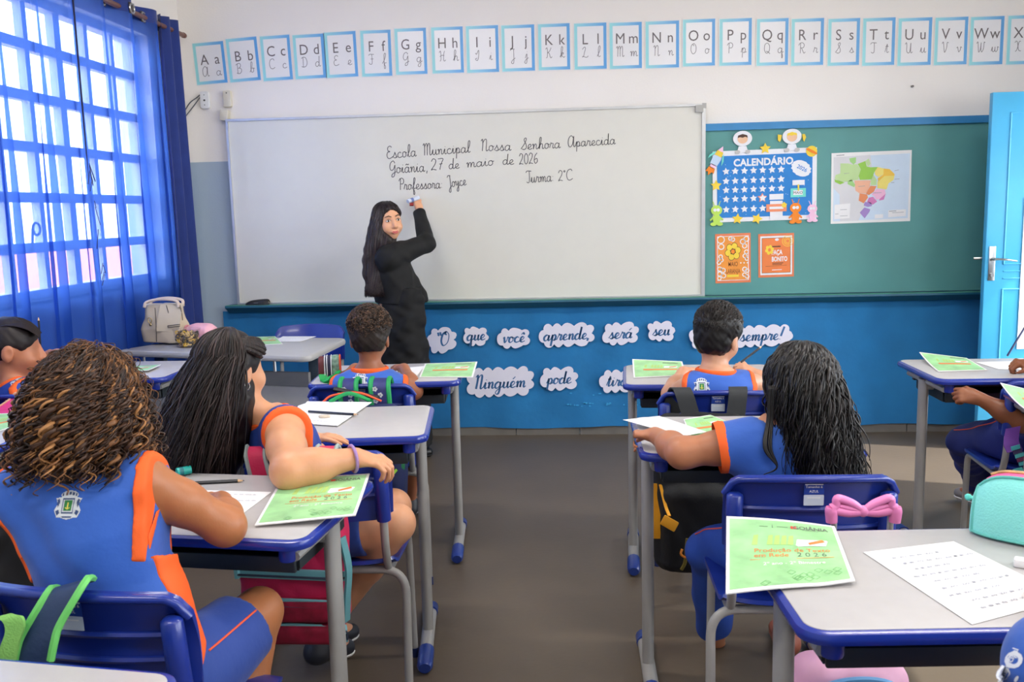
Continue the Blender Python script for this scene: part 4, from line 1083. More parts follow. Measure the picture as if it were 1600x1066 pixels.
# ------------------------------------------------------------ desks and chairs
M_lamin = mat('desk_laminate', (186, 182, 181), .36, spec=.5, vary=.025, vscale=30)
M_edge = mat('desk_blue_edge', (30, 52, 150), .25, spec=.5, coat=.3)
M_tube = mat('grey_painted_steel', (158, 156, 152), .38, spec=.5)
M_tray2 = mat('dark_book_tray', (34, 42, 48), .5)
M_cap = mat('blue_foot_cap', (38, 62, 138), .3)
M_chair = mat('chair_blue_plastic', (28, 50, 140), .28, spec=.5, coat=.2, vary=.05, vscale=8)
M_capd = mat('dark_blue_cap', (30, 44, 96), .4)
M_stick = mat('sticker_white', (196, 206, 222), .4); M_stickb = mat('sticker_blue', (26, 60, 150), .4)
DH = .76
def make_desk(label, group):
    t = thing('school_desk', label, 'desk', (0, 0, 0), 0, group)
    mb = MB(); mb.prism(rrect(.585, .435, .035, 8), .735, DH, .0015); mb.build('tabletop', M_lamin, t)
    mb = MB(); mb.prism(rrect(.612, .462, .048, 10), .7345, DH-.0012, .010)
    for q in (-1, 1): mb.prism(ell(.020, .020, 14, q*.245, -.185), .700, .738, .006)
    mb.build('edge_band', M_edge, t)
    mb = MB()   # book tray, open towards the pupil
    mb.box((0, .02, .652), (.47, .27, .006)); mb.box((0, .155, .692), (.47, .006, .076))
    for q in (-1, 1): mb.box((q*.235, .02, .692), (.006, .27, .076))
    mb.box((0, -.128, .668), (.47, .012, .036), .004); mb.box((0, .16, .70), (.50, .02, .03)); mb.box((0, -.10, .716), (.47, .02, .018))
    mb.build('book_tray', M_tray2, t)
    for q in (-1, 1):
        mb = MB()
        mb.tube([(q*.268, .0, .72), (q*.268, .0, .045)], .029, 16, sq=.62, upv=(1, 0, 0))
        mb.tube(bend([(q*.268, -.21, .028), (q*.268, -.06, .034), (q*.268, .06, .034), (q*.268, .19, .028)], .05), .022, 12, sq=.8)
        mb.tube([(q*.262, -.19, .712), (q*.262, .17, .712)], .012, 8, sq=.9)
        mb.tube([(q*.262, -.02, .69), (q*.232, -.02, .69)], .011, 8)
        lg = mb.build('leg', M_tube, t)
        for y0, y1 in ((-.235, -.125), (.215, .15)):
            mb = MB(); mb.tube([(q*.268, y0, .024), (q*.268, y0+(y1-y0)*.12, .026), (q*.268, y1, .031)], [.019, .025, .0255], 12, sq=.92); mb.build('foot_cap', M_cap, lg)
    return t
def chair_back(u, v, th=0):
    x = -.200+.400*u; e = abs(x/.200)
    zt = .792-.012*e**2-.035*max(0, e-.84)/.16*max(0, e-.84)/.16
    zb = .585+.02*max(0, e-.8)/.2
    z = zb+(zt-zb)*v
    y = -.222+.042*e*e-.028*(z-.585)/.2+.012*math.sin(PI*v)
    return (x, y, z)
def make_chair(label, group):
    t = thing('school_chair', label, 'chair', (0, 0, 0), 0, group)
    mb = MB()
    def st(u, v):
        x = -.198+.396*u; y = -.185+.375*v; e = abs(x/.198)
        f = max(0, (v-.8)/.2); b = max(0, (.14-v)/.14)
        cr = (.035*max(0, e-.82)/.18)
        xx = x*(1-.08*f*f-.05*b*b)
        return (xx, y-(.03*f-.03*b)*e**4, .447-.010*(1-e*e)*math.sin(PI*min(1, v*1.2))-.028*f*f+.012*b*b+.006*e**3)
    mb.grid(st, 16, 18, .011); mb.build('seat', M_chair, t, sharp=60)
    mb = MB(); mb.grid(chair_back, 26, 12, .010)
    # rolled rim, stepped ribs and tube sockets on the rear face
    mb.tube([np.array(chair_back(u, 1))+V3(0, -.006, -.004) for u in np.linspace(0, 1, 26)], .0085, 8)
    for v in (.36, .60): mb.tube([np.array(chair_back(u, v))+V3(0, -.004, 0) for u in np.linspace(.06, .94, 22)], .0065, 6)
    for q in (-1, 1):
        mb.tube([(q*.178, -.208, .590), (q*.178, -.218, .66), (q*.178, -.226, .742), (q*.178, -.226, .748)], [.020, .020, .0195, .012], 14)
    b = mb.build('backrest', M_chair, t, sharp=50)
    mb = MB()
    for q in (-1, 1): mb.sphere((q*.178, -.236, .69), (.005, .004, .005), 10, 6)
    mb.build('rivets', M_chrome, b)
    mb = MB(); FMb = frame((0, -.2465, .762), (1, 0, 0), (0, -.05, 1)); mb.M = FMb
    mb.prism(rrect(.046, .026, .002), 0, .0006); 
    l = mb.build('sticker', M_stickb, b)
    mb = MB(); mb.M = FMb @ Matrix.Translation((0, -.027, .0)); mb.prism(rrect(.046, .026, .002), 0, .0006); mb.build('sticker_foot', M_stick, l)
    mb = MB(); mb.M = FMb; add_text(mb, 'Tamanho 6', .0085, 0, .003, .0008); add_text(mb, 'AZUL', .0085, 0, -.008, .0008); mb.box((0, -.021, .0008), (.03, .0015, .0004)); mb.box((0, .0115, .0008), (.042, .002, .0004))
    mb.build('sticker_lettering', M_white, l)
    for q in (-1, 1):
        mb = MB()
        mb.tube(bend([(q*.176, .165, .012), (q*.172, .160, .425), (q*.172, -.150, .418), (q*.178, -.205, .50), (q*.178, -.222, .70)], .045), .0115, 12)
        f = mb.build('side_tube', M_tube, t)
        mb = MB(); mb.tube([(q*.176, .165, 0), (q*.176, .165, .03)], .0135, 10); mb.build('foot_cap', M_capd, f)
    mb = MB()
    mb.tube(bend([(-.232, -.235, .012), (-.222, -.155, .425), (.222, -.155, .425), (.232, -.235, .012)], .07, 8), .0120, 12)
    mb.tube([(-.172, .10, .418), (.172, .10, .418)], .009, 8)
    f = mb.build('rear_leg_hoop', M_tube, t)
    for q in (-1, 1):
        mb = MB(); mb.tube([(q*.232, -.235, 0), (q*.2315, -.230, .03)], .0140, 10); mb.build('foot_cap', M_capd, f)
    return t
DESKS = [
 ('A', -.772, 3.72, 4.3, 'front desk of the left aisle row where the boy with short curly hair sits'),
 ('B', -.767, 2.822, 6.0, 'desk with stacked white sheets and a pencil beside the straight-haired girl'),
 ('C', -.830, 2.012, -6.7, 'desk of the curly-haired girl in the left foreground, green booklet on its corner'),
 ('D', -.905, 1.035, -7.5, 'nearest desk, empty white top cut by the bottom left picture corner'),
 ('E', .50, 3.60, -3.4, 'front desk right of the aisle where the boy with a fade haircut writes'),
 ('F', .480, 2.633, -.2, 'second desk right of the aisle, the girl with long wavy black hair leans on it'),
 ('G', .640, 1.600, 3.0, 'large nearest desk at the bottom right holding the mint pencil case'),
 ('H', 1.652, 3.650, 0.0, 'far right front desk with a green booklet and a writing hand'),
 ('I', 1.765, 2.985, -8.0, 'desk at the right picture edge whose corner shows a green booklet, behind the swinging arm'),
 ('J', -2.035, 2.70, 2.0, 'desk at the left picture edge in the second row, partly behind the curly hair'),
 ('K', -2.030, 3.90, 0.0, 'front desk beside the curtain, its blue corner left of the grey teacher desk'),
]
DK = {}
proto = None
for n, x, y, rz, lab in DESKS:
    d = make_desk(lab, 'grey school desks with blue edges') if proto is None else copy_tree(proto)
    if proto is None: proto = d
    d.location = (x, y, 0); d.rotation_euler = (0, 0, R_(rz)); d['label'] = lab; DK[n] = d
# sticker on the leg of the foreground desk
mb = MB(); mb.M = frame((.268+.0185, -.001, .60), (0, 1, 0), (0, 0, 1)); mb.prism(rrect(.035, .10, .003), -.001, .0015); 
CHAIRS = [
 ('A', -.800, 3.30, 3.0, 'blue chair under the boy with short curly hair, patterned bag straps over it'),
 ('B', -.705, 2.345, 0.0, 'blue chair of the girl with straight dark hair, red straps over its back'),
 ('C', -.870, 1.440, -7.0, 'blue chair in the left foreground under the curly-haired girl, navy strap over it'),
 ('E', .490, 3.10, -1.0, 'blue chair under the boy with a fade haircut, black bag straps over it'),
 ('F', .552, 2.095, 0.0, 'blue chair behind the girl with long wavy hair, pink bow handle in front of it'),
 ('T', -1.526, 5.17, 180.0, 'blue chair on the far side of the grey teacher desk'),
 ('R', 1.705, 3.215, -3.0, 'blue chair at the right edge under the child in navy trousers'),
 ('J', -2.060, 2.06, 2.0, 'blue chair at the left edge, hidden beside the curly-haired girl'),
 ('K', -2.080, 3.18, 0.0, 'blue chair with a pink bag by the child next to the curtain'),
 ('G', .640, .87, 0.0, 'blue chair under the child cut off at the bottom right corner'),
]
CH = {}
proto = None
for n, x, y, rz, lab in CHAIRS:         # x, y: middle of the back
    d = make_chair(lab, 'blue school chairs') if proto is None else copy_tree(proto)
    if proto is None: proto = d
    a = R_(rz)
    d.location = (x-.235*math.sin(a), y+.235*math.cos(a), 0); d.rotation_euler = (0, 0, a); d['label'] = lab; CH[n] = d
# teacher desk
M_tdesk = mat('grey_teacher_desk', (176, 174, 172), .4, vary=.02); M_tdark = mat('dark_grey_panel', (120, 120, 120), .5); M_tpanel = mat('light_grey_panel', (176, 176, 174), .5)
t = thing('teacher_desk', 'large grey desk with rounded corner holding the beige handbag', 'desk', (-1.78, 4.60, 0), R_(-12))
q = [(-.545, -.235), (.60, -.290), (.50, .335), (-.40, .29)]
def rc(P, r):
    o = bend([P[-1][:2]+(0,), *[p+(0,) for p in P], P[0]+(0,)], r, 6)
    return [(a[0], a[1]) for a in o[1:-1]]
mid = ((q[0][0]+q[-1][0])/2, (q[0][1]+q[-1][1])/2)
pts = bend([mid+(0,)]+[p+(0,) for p in q]+[mid+(0,)], .07, 6); pts = [(a[0], a[1]) for a in pts[:-1]]
mb = MB(); mb.prism(pts, .728, .76, .012); mb.build('desk_top', M_tdesk, t)
mb = MB(); mb.box((.02, -.17, .485), (1.02, .018, .21)); mb.build('modesty_panel', M_tpanel, t)
mb = MB(); mb.box((.02, -.172, .625), (1.02, .022, .07)); mb.build('cable_rail', M_tdark, t)
mb = MB()
for x in (-.42, -.05, .34): mb.tube([(x, -.17, .65), (x, -.17, .735)], .008, 8)
mb.build('panel_posts', M_alu, t)
for x in (-.46, .46):
    mb = MB(); mb.box((x, .02, .37), (.06, .035, .72), .006); mb.box((x, .0, .02), (.06, .50, .035), .01); mb.build('leg', mat('steel_blue_leg', (76, 92, 108), .45), t)
# curtain on its rod
CX = -2.338
M_rod = mat('brown_rod', (112, 70, 58), .35)
def rodz(y): return 2.527
mb = MB(); mb.tube([(CX, 1.4, 2.527), (CX, 5.60, 2.527)], .014, 12); mb.tube([(CX, 5.59, 2.527), (CX, 5.612, 2.527)], [.017, .015], 12)
setp(mb.build('curtain_rod', M_rod), 'brown round rod carrying the blue curtain, ending near the corner', 'curtain rod')
def curtain_mat():
    m = bpy.data.materials.new('sheer_blue_cloth'); m.use_nodes = True
    n = m.node_tree; n.nodes.clear(); N = n.nodes.new
    o = N('ShaderNodeOutputMaterial'); tr = N('ShaderNodeBsdfTransparent'); tl = N('ShaderNodeBsdfTranslucent'); df = N('ShaderNodeBsdfDiffuse'); m1 = N('ShaderNodeMixShader'); m2 = N('ShaderNodeMixShader')
    tc = N('ShaderNodeTexCoord'); wv = N('ShaderNodeTexNoise'); wv.inputs['Scale'].default_value = 260; n.links.new(tc.outputs['Object'], wv.inputs['Vector'])
    rp = N('ShaderNodeValToRGB'); rp.color_ramp.elements[0].color = lin((38, 74, 158))+(1,); rp.color_ramp.elements[1].color = lin((56, 100, 186))+(1,); n.links.new(wv.outputs[0], rp.inputs[0])
    tr.inputs[0].default_value = (.60, .74, .98, 1)
    n.links.new(rp.outputs[0], df.inputs[0]); tl.inputs[0].default_value = lin((70, 112, 206))+(1,)
    m1.inputs[0].default_value = .55; n.links.new(df.outputs[0], m1.inputs[1]); n.links.new(tl.outputs[0], m1.inputs[2])
    m2.inputs[0].default_value = .36; n.links.new(m1.outputs[0], m2.inputs[1]); n.links.new(tr.outputs[0], m2.inputs[2])
    n.links.new(m2.outputs[0], o.inputs[0]); return m
M_curt = curtain_mat()
M_curtd = mat('dense_blue_cloth', (26, 50, 124), .8, bump=.15, bscale=200, sheen=.2)
cur = thing('curtain', 'sheer blue eyelet curtain hanging before the barred window', 'curtain', (CX, 0, 0))
Y0c, Y1c, ZB = 1.45, 5.30, .12
def cx(y, z):
    g = (2.6-z)/2.5
    return .034*math.sin(2*PI*y/.30+.5+.6*g*math.sin(2.1*y))*(1-.2*g)+.007*math.sin(2*PI*y/.13+4*g)*g
def cs(u, v):
    z = ZB+(2.515-ZB)*v; y = Y0c+(Y1c-Y0c)*u; g = 1-v
    return (cx(y, z), y+.052*min(1, .25+1.6*g)*math.sin(2*(2*PI*y/.30+.5+.6*g*math.sin(2.1*y))+.9)+.02*math.sin(9*u+3*v)*g, z)
mb = MB(); mb.grid(cs, 620, 24); mb.build('sheer_panel', M_curt, cur, sharp=180)
mb = MB(); mb.grid(lambda u, v: (cx(Y0c+(Y1c-Y0c)*u, 2.55)+.0006, Y0c+(Y1c-Y0c)*u, 2.505+.075*v), 420, 3); mb.build('header_band', M_curtd, cur, sharp=180)
# dense gathered edge beside the corner
def ce(u, v):
    z = .10+(2.585-.10)*v; y = 5.26+.235*u+.03*u*(1-v)
    return (.020*math.sin(u*15+2*v)+.022*u-.004, y, z)
mb = MB(); mb.grid(ce, 60, 16, .002); mb.build('gathered_edge', M_curtd, cur, sharp=180)
mb = MB(); mb2 = MB()
for k in range(19):
    y = Y0c+.05+k*.21
    if y > Y1c: break
    M = frame((cx(y, 2.54)+.004, y, 2.528), (0, 1, 0), (0, 0, 1))
    mb.M = M; mb2.M = M
    mb.tube(ring_path((0, 0, .003), (.024, 0, 0), (0, .024, 0), 18), .005, 6, closed=True); mb2.box((0, 0, .001), (.058, .058, .003), .004)
mb2.build('eyelet_plates', mat('dark_eyelet', (60, 52, 52), .4), cur); mb.build('eyelet_rings', M_chrome, cur)
mb = MB()
rg = random.Random(4)
path = [(cx(y, z)+.006, y, z) for y, z in ((4.30, 2.50), (4.30, 2.2), (4.31, 1.9), (4.32, 1.6), (4.35, 1.35), (4.38, 1.1), (4.40, .95))]
mb.tube(spline(path, 6), .0045, 6)
for k in range(14):
    z = rg.uniform(1.05, 1.75); y = 4.30+(1.9-z)*.1
    mb.tube([(.02, y, z), (.026, y+rg.uniform(-.05, .05), z-rg.uniform(.02, .1))], .0018, 4)
mb.build('frayed_seam', mat('dark_thread', (22, 26, 60), .8), cur)
# ------------------------------------------------------------ papers, booklets, pencils
M_green = mat('booklet_green', (160, 214, 150), .45, vary=.20, vscale=16, detail=6)
M_orange_p = mat('print_orange', (232, 138, 70), .5); M_gold_p = mat('print_gold', (178, 212, 118), .6); M_greyp = mat('print_grey', (110, 120, 104), .5); M_dgreen = mat('print_green_outline', (120, 180, 112), .5)
M_red_p = mat('print_red', (214, 84, 66), .5)
M_pencil_line = mat('pencil_grey', (182, 182, 196), .7)
class Patch:
    """sheet spanned by four photographed corners (far left, far right, near right, near left) on a horizontal surface"""
    def __init__(s, px, z, curl=None):
        s.c = [az(x, y, z) for x, y in px]; s.z = z; s.curl = curl or (lambda u, v: 0.0)
        s.o = sum(s.c)/4
    def __call__(s, u, v, h=0.0):      # u left-right, v near-far
        a, b, c, d = s.c
        p = (a*(1-u)+b*u)*v+(d*(1-u)+c*u)*(1-v)
        p = p-s.o
        return (p[0], p[1], s.curl(u, v)+h)
    def grid(s, mb, u0=0, u1=1, v0=0, v1=1, h=0.0, n=14, th=0.0006):
        mb.grid(lambda u, v: s(u0+(u1-u0)*u, v0+(v1-v0)*v, h), n, n, th)
    def text(s, mb, txt, u, v, su, sv, h, align='CENTER', **k):
        vs, fs = text_mesh(txt, 1.0, align=align, **k)
        mb.add([s(u+a*su, v+b*sv, h) for a, b, q in vs], fs)
    def line(s, mb, pts, w, h):
        P = [np.array(s(u, v, h)) for u, v in pts]
        for a, b in zip(P, P[1:]):
            d = b-a; n = unit((-d[1], d[0], 0))*w/2
            mb.add([a+n, b+n, b-n, a-n], [(3, 2, 1, 0)])
def booklet(px, label, z=.7618, curl=None, detail=0, group='green workbooks on the desks', flip=False):
    P = Patch(px, z, curl)
    t = thing('booklet', label, 'booklet', (P.o[0], P.o[1], z), 0, group)
    mb = MB()
    for k, h in enumerate((0, .0008, .0016)): P.grid(mb, 0, 1, 0, 1, h)
    mb.build('white_pages', M_white, t)
    mb = MB(); P.grid(mb, .03, .97, .035, .965, .0022, th=.0003); mb.build('green_cover', M_green, t)
    H = .0027
    mb = MB()
    P.line(mb, [(.62, .56), (.86, .60), (.88, .66), (.63, .66), (.62, .56)], .003, H)
    mb.add([P(.60, .57, H), P(.86, .57, H), P(.88, .67, H), P(.62, .67, H)], [(0, 1, 2, 3)])
    mb.build('picture_card', M_white, t)
    mb = MB(); mb.add([P(.72, .585, H+.0004), P(.86, .64, H+.0004), P(.84, .68, H+.0004), P(.71, .62, H+.0004)], [(0, 1, 2, 3)]); mb.build('picture_pencil', M_orange_p, t)
    mb = MB()
    for k, u in enumerate((.25, .38, .50, .56, .44)): mb.add([P(u-.03, .58, H), P(u+.02, .58, H), P(u+.035, .73, H), P(u-.005, .72, H)], [(0, 1, 2, 3)])
    mb.build('gold_pattern', M_gold_p, t)
    if detail:
        mb = MB(); P.text(mb, 'Produção de Texto', .56, .475, .082, .075, H, bold=.005); P.text(mb, 'em Rede', .38, .405, .082, .075, H, bold=.005)
        P.line(mb, [(.20, .375), (.90, .385)], .0022, H); mb.build('orange_lettering', M_orange_p, t)
        mb = MB(); P.text(mb, '2 0 2 6', .72, .405, .088, .085, H); P.text(mb, 'GOIÂNIA', .76, .845, .075, .075, H, bold=.03); P.text(mb, 'PREFEITURA', .76, .825, .026, .02, H)
        P.line(mb, [(.30, .86), (.38, .86)], .002, H); P.line(mb, [(.46, .865), (.56, .865)], .002, H); P.line(mb, [(.42, .84), (.42, .89)], .001, H); mb.build('grey_lettering', M_greyp, t)
        mb = MB(); P.text(mb, '2º ano - 2º Bimestre', .56, .295, .062, .056, H, bold=.01); mb.build('white_lettering', M_white, t)
        mb = MB(); mb.add([P(.585, .845, H), P(.635, .845, H), P(.635, .89, H), P(.585, .89, H)], [(0, 1, 2, 3)]); mb.build('city_mark', M_red_p, t)
        mb = MB(); rg = random.Random(2)
        for k in range(14):
            u, v = rg.uniform(.28, .92), rg.uniform(.06, .20); r = .035
            P.line(mb, [(u-r, v), (u, v+.03), (u+r, v), (u, v-.03), (u-r, v)], .0012, H)
        mb.build('diamond_outlines', M_dgreen, t)
    else:
        mb = MB(); mb.add([P(.2, .42, H), P(.86, .42, H), P(.86, .50, H), P(.2, .50, H)], [(0, 1, 2, 3)]); mb.build('orange_lettering', M_orange_p, t)
        mb = MB(); mb.add([P(.6, .84, H), P(.9, .84, H), P(.9, .88, H), P(.6, .88, H)], [(0, 1, 2, 3)]); mb.build('grey_lettering', M_greyp, t)
    return t
def sheet(px, label, z=.7616, curl=None, lines=0, sheets=1, seed=1, group='loose white sheets'):
    P = Patch(px, z, curl)
    t = thing('paper_sheet', label, 'paper', (P.o[0], P.o[1], z), 0, group)
    mb = MB()
    for k in range(sheets): P.grid(mb, 0, 1, 0, 1, .0006*k, th=.0004)
    mb.build('paper', M_white, t)
    if lines:
        mb = MB(); rg = random.Random(seed); h = .0006*sheets+.0002
        for k in range(lines):
            v = .86-.74*k/max(1, lines-1); u = rg.uniform(.10, .25); e = rg.uniform(.5, .92)
            while u < e:
                w = rg.uniform(.03, .1); n = 8
                P.line(mb, [(u+w*i/n, v+.012*math.sin(i*2.4+rg.random())) for i in range(n+1)], .0013, h); u += w+.03
        mb.build('pencil_writing', M_pencil_line, t)
    return t
M_pblack = mat('pencil_black', (22, 24, 34), .3, coat=.3); M_wood = mat('pencil_wood', (222, 184, 140), .6); M_lead = mat('pencil_lead', (50, 48, 50), .5)
def pencil(a, b, label, m=None, r=.0042):
    a, b = np.array(a), np.array(b); d = unit(b-a)
    t = thing('pencil', label, 'pencil', a, 0, 'dark pencils')
    L = np.linalg.norm(b-a); z = np.zeros(3)
    mb = MB(); mb.tube([z, d*(L-.016)], r, 6); mb.build('barrel', m or M_pblack, t, sharp=30)
    mb = MB(); mb.tube([d*(L-.016), d*(L-.004)], [r*.96, r*.35], 8); mb.build('wood_tip', M_wood, t)
    mb = MB(); mb.tube([d*(L-.004), d*L], [r*.35, r*.08], 6); mb.build('lead', M_lead, t)
    return t
up = lambda k, cu, cv, p=3: (lambda u, v: k*(max(0, 1-abs(u-cu)-abs(v-cv)))**p)
booklet([(1135, 815), (1304, 824), (1336, 915), (1134, 929)], 'green booklet on the near left corner of the desk with the mint pencil case', curl=lambda u, v: .012*max(0, u-.75)*4*(1-v)*.6+.010*(1-u)*v*v+.004*math.sin(3*u), detail=1)
booklet([(440, 751), (578, 745), (556, 818), (398, 824)], 'green booklet on the far right corner of the curly-haired girl\'s desk', curl=lambda u, v: .004*u+.010*u*(1-v)**2+.003, detail=1)
booklet([(1068, 656), (1110, 652), (1178, 676), (1080, 689)], 'green booklet on the desk of the girl with long wavy black hair', curl=lambda u, v: .006*v*u)
booklet([(664, 569), (746, 570), (739, 590), (655, 590)], 'green booklet on the front desk beside the boy with short curly hair', curl=lambda u, v: .010*u*(1-v)*0+.012*u*v)
booklet([(988, 569), (1066, 571), (1073, 587), (990, 591)], 'green booklet on the front desk left of the boy with the fade haircut', curl=lambda u, v: .02*(1-u)*v*v+.015*u*v*v)
booklet([(1436, 560), (1510, 563), (1543, 579), (1466, 581)], 'green booklet on the far right front desk', curl=lambda u, v: .025*(1-u)*v*v+.008*u*v)
booklet([(1562, 612), (1622, 613), (1690, 640), (1601, 640)], 'green booklet at the right picture edge behind the mint case', curl=lambda u, v: .03*(1-u)*v*v)
booklet([(-15, 648), (40, 645), (26, 666), (-46, 688)], 'green booklet at the left picture edge beside the curly hair')
booklet([(185, 574), (252, 573), (232, 582), (165, 584)], 'green booklet on the front desk beside the curtain', curl=lambda u, v: .008*u)
booklet([(396, 527), (430, 526), (442, 538), (398, 540)], 'green booklet on the grey teacher desk behind the straight-haired girl')
sheet([(442, 526), (494, 526), (470, 534), (428, 534)], 'white sheets on the teacher desk right of its green booklet', sheets=3, lines=3)
sheet([(255, 530), (270, 530), (288, 537), (236, 537)], 'small folded white paper on the teacher desk in front of the handbag', curl=lambda u, v: .016*(1-abs(2*u-1)))
sheet([(480, 628), (581, 630), (527, 667), (452, 661)], 'stack of white sheets under the pencil beside the straight-haired girl', sheets=4, lines=5, seed=3, curl=lambda u, v: .002*u)
sheet([(466, 634), (478, 630), (462, 664), (448, 664)], 'green page edge poking out left of the stack of white sheets', z=.7605)
sheet([(318, 766), (424, 769), (375, 806), (255, 812)], 'white sheet under the hand of the curly-haired girl', lines=4, seed=5)
sheet([(610, 577), (664, 572), (650, 589), (590, 592)], 'white sheet on the front desk left of the green booklet', lines=0)
sheet([(973, 661), (1030, 655), (1104, 677), (1066, 684)], 'white sheet held over the desk edge by the wavy-haired girl', curl=lambda u, v: .004+.006*v, z=.768)
sheet([(1118, 664), (1160, 660), (1200, 668), (1130, 672)], 'white sheet beside the sleeve of the wavy-haired girl', lines=0)
sheet([(1349, 863), (1490, 846), (1672, 935), (1519, 976)], 'large white sheet with faint pencil writing on the desk with the mint case', lines=9, seed=9)
sheet([(1524, 566), (1600, 564), (1660, 580), (1560, 577)], 'white sheet under the writing hand on the far right front desk')
pencil(az(482, 643, .7695), az(560, 648, .7695), 'dark pencil lying on the stack of white sheets')
pencil(az(280, 756, .7645), az(382, 751, .7645), 'dark pencil lying at the far edge of the curly-haired girl\'s desk')
mb = MB(); c = az(507, 652, .766); mb.prism(ell(.020, .011, 16), 0, .008, .003); o = setp(mb.build('eraser', mat('eraser_beige', (206, 190, 168), .7)), 'worn beige eraser on the stack of white sheets', 'eraser'); o.location = (c[0], c[1], .7645)
mb = MB(); a, b = az(276, 738, .773), az(298, 734, .773); mb.tube([a-a, b-a], .011, 16); t = thing('sharpener', 'small turquoise tube by the dark hair ends on the curly-haired girl\'s desk', 'sharpener', a); mb.build('turquoise_case', mat('turquoise_plastic', (30, 170, 160), .3), t)
mb = MB(); d = unit(b-a); mb.tube([d*.006, d*.016], .0113, 16); mb.build('dark_print', mat('teal_print', (20, 110, 120), .4), t)
c = az(1598, 883, .766); mb = MB(); mb.box((0, 0, .0075), (.05, .022, .015), .004, R_(-30)); o = setp(mb.build('eraser', mat('eraser_white', (236, 236, 236), .6)), 'white eraser at the right edge below the mint pencil case', 'eraser'); o.location = (c[0]+.012, c[1], .7605)
# ------------------------------------------------------------ people
def skin(nm, c): return mat('skin_'+nm, c, .42, spec=.4, vary=.05, vscale=18, sss=.12, bump=.04, bscale=180)
M_shirt = mat('uniform_blue', (42, 92, 184), .72, vary=.05, vscale=6, bump=.45, bscale=13, sheen=.2)
M_orange = mat('uniform_orange', (246, 98, 26), .7, vary=.04, bump=.1, bscale=320)
M_short = mat('uniform_shorts_blue', (32, 64, 144), .72, vary=.05, vscale=6, bump=.4, bscale=16, sheen=.15)
M_navy = mat('uniform_navy', (24, 38, 112), .7, vary=.05, vscale=6, bump=.1, bscale=300)
M_pipe = mat('piping_orange', (236, 90, 50), .6)
M_black = mat('black_suit_cloth', (7, 7, 9), .8, vary=.08, bump=.3, bscale=14)
M_skirt = mat('black_skirt_cloth', (6, 6, 8), .85, vary=.08)
M_shoe = mat('dark_sneaker', (38, 40, 48), .5); M_sole = mat('white_sole', (226, 224, 222), .5)
ROWS = [(-.16, .085, .075), (-.05, .118, .098), (.08, .122, .100), (.25, .114, .090), (.48, .108, .082), (.70, .118, .084), (.85, .112, .072), (.95, .072, .055), (1.04, .046, .044)]
def grow(rows, g, s=1.0, t1=.97, t0=-9, flare=0.0):
    return [(t, rx*s+g+flare*max(0, .3-t), ry*s+g+flare*max(0, .3-t)) for t, rx, ry in rows if t0 <= t <= t1]
def person(label, J, lo, hi, vox=.005, sk=None, s=1.0, cat='person', face=None, hands=True):
    """J: joints in world space; returns the body mesh (skin), every visible limb in one continuous surface"""
    org = np.array((J['pelvis'][0], J['pelvis'][1], 0.0))
    F = Field(lo, hi, vox)
    ts = J.get('ts', s)
    upv = unit(J['neck']-J['pelvis'])
    F.add(loft(J['pelvis'], J['neck'], J['side'], grow(ROWS, 0, ts, 9)), .02)
    M = J['M']; hc = J['head']
    add_head(F, hc, M, J.get('hs', 1.0))
    F.add(cone(J['neck']-upv*.03, hc+M@V3(0, -.022, -.055), .043*s, .040*J.get('hs', 1)), .025)
    for a in J['arms']:
        g = a.get('r', 1.0)*s
        F.add(cone(J['neck']-upv*.055*s, a['sh'], .050*s, .046*g), .03)
        limb(F, [a['sh'], a['sh']*.5+a['el']*.5, a['el']], [.047*g, .042*g, .036*g], .02)
        F.add(cone(a['el'], a['el']+unit(a['el']*2-a['sh']-a['wr'])*.008, .033*g, .026*g), .015)
        limb(F, [a['el'], a['el']*.62+a['wr']*.38, a['wr']], [.033*g, .033*g, .023*g], .034)
        h = a.get('hand')
        if h: add_hand(F, a['wr'], h[0], h[1], h[4] if len(h) > 4 else .82*s, h[3], h[2], **(h[5] if len(h) > 5 else {}))
    for l in J['legs']:
        g = l.get('r', 1.0)*s
        limb(F, [l['hip'], l['hip']*.5+l['kn']*.5, l['kn']], [.074*g, .066*g, .050*g], .03)
        limb(F, [l['kn'], l['kn']*.65+l['an']*.35, l['an']], [.048*g, .046*g, .030*g], .02)
        if 'toe' in l: F.add(cone(l['an']-V3(0, 0, .02), l['toe'], .032*g, .024*g), .015)
    b = F.build('person', sk, None, org)
    setp(b, label, cat)
    J['org'] = org
    if face: face_parts(b, hc, M, J.get('hs', 1.0), origin=org, **face)
    return b
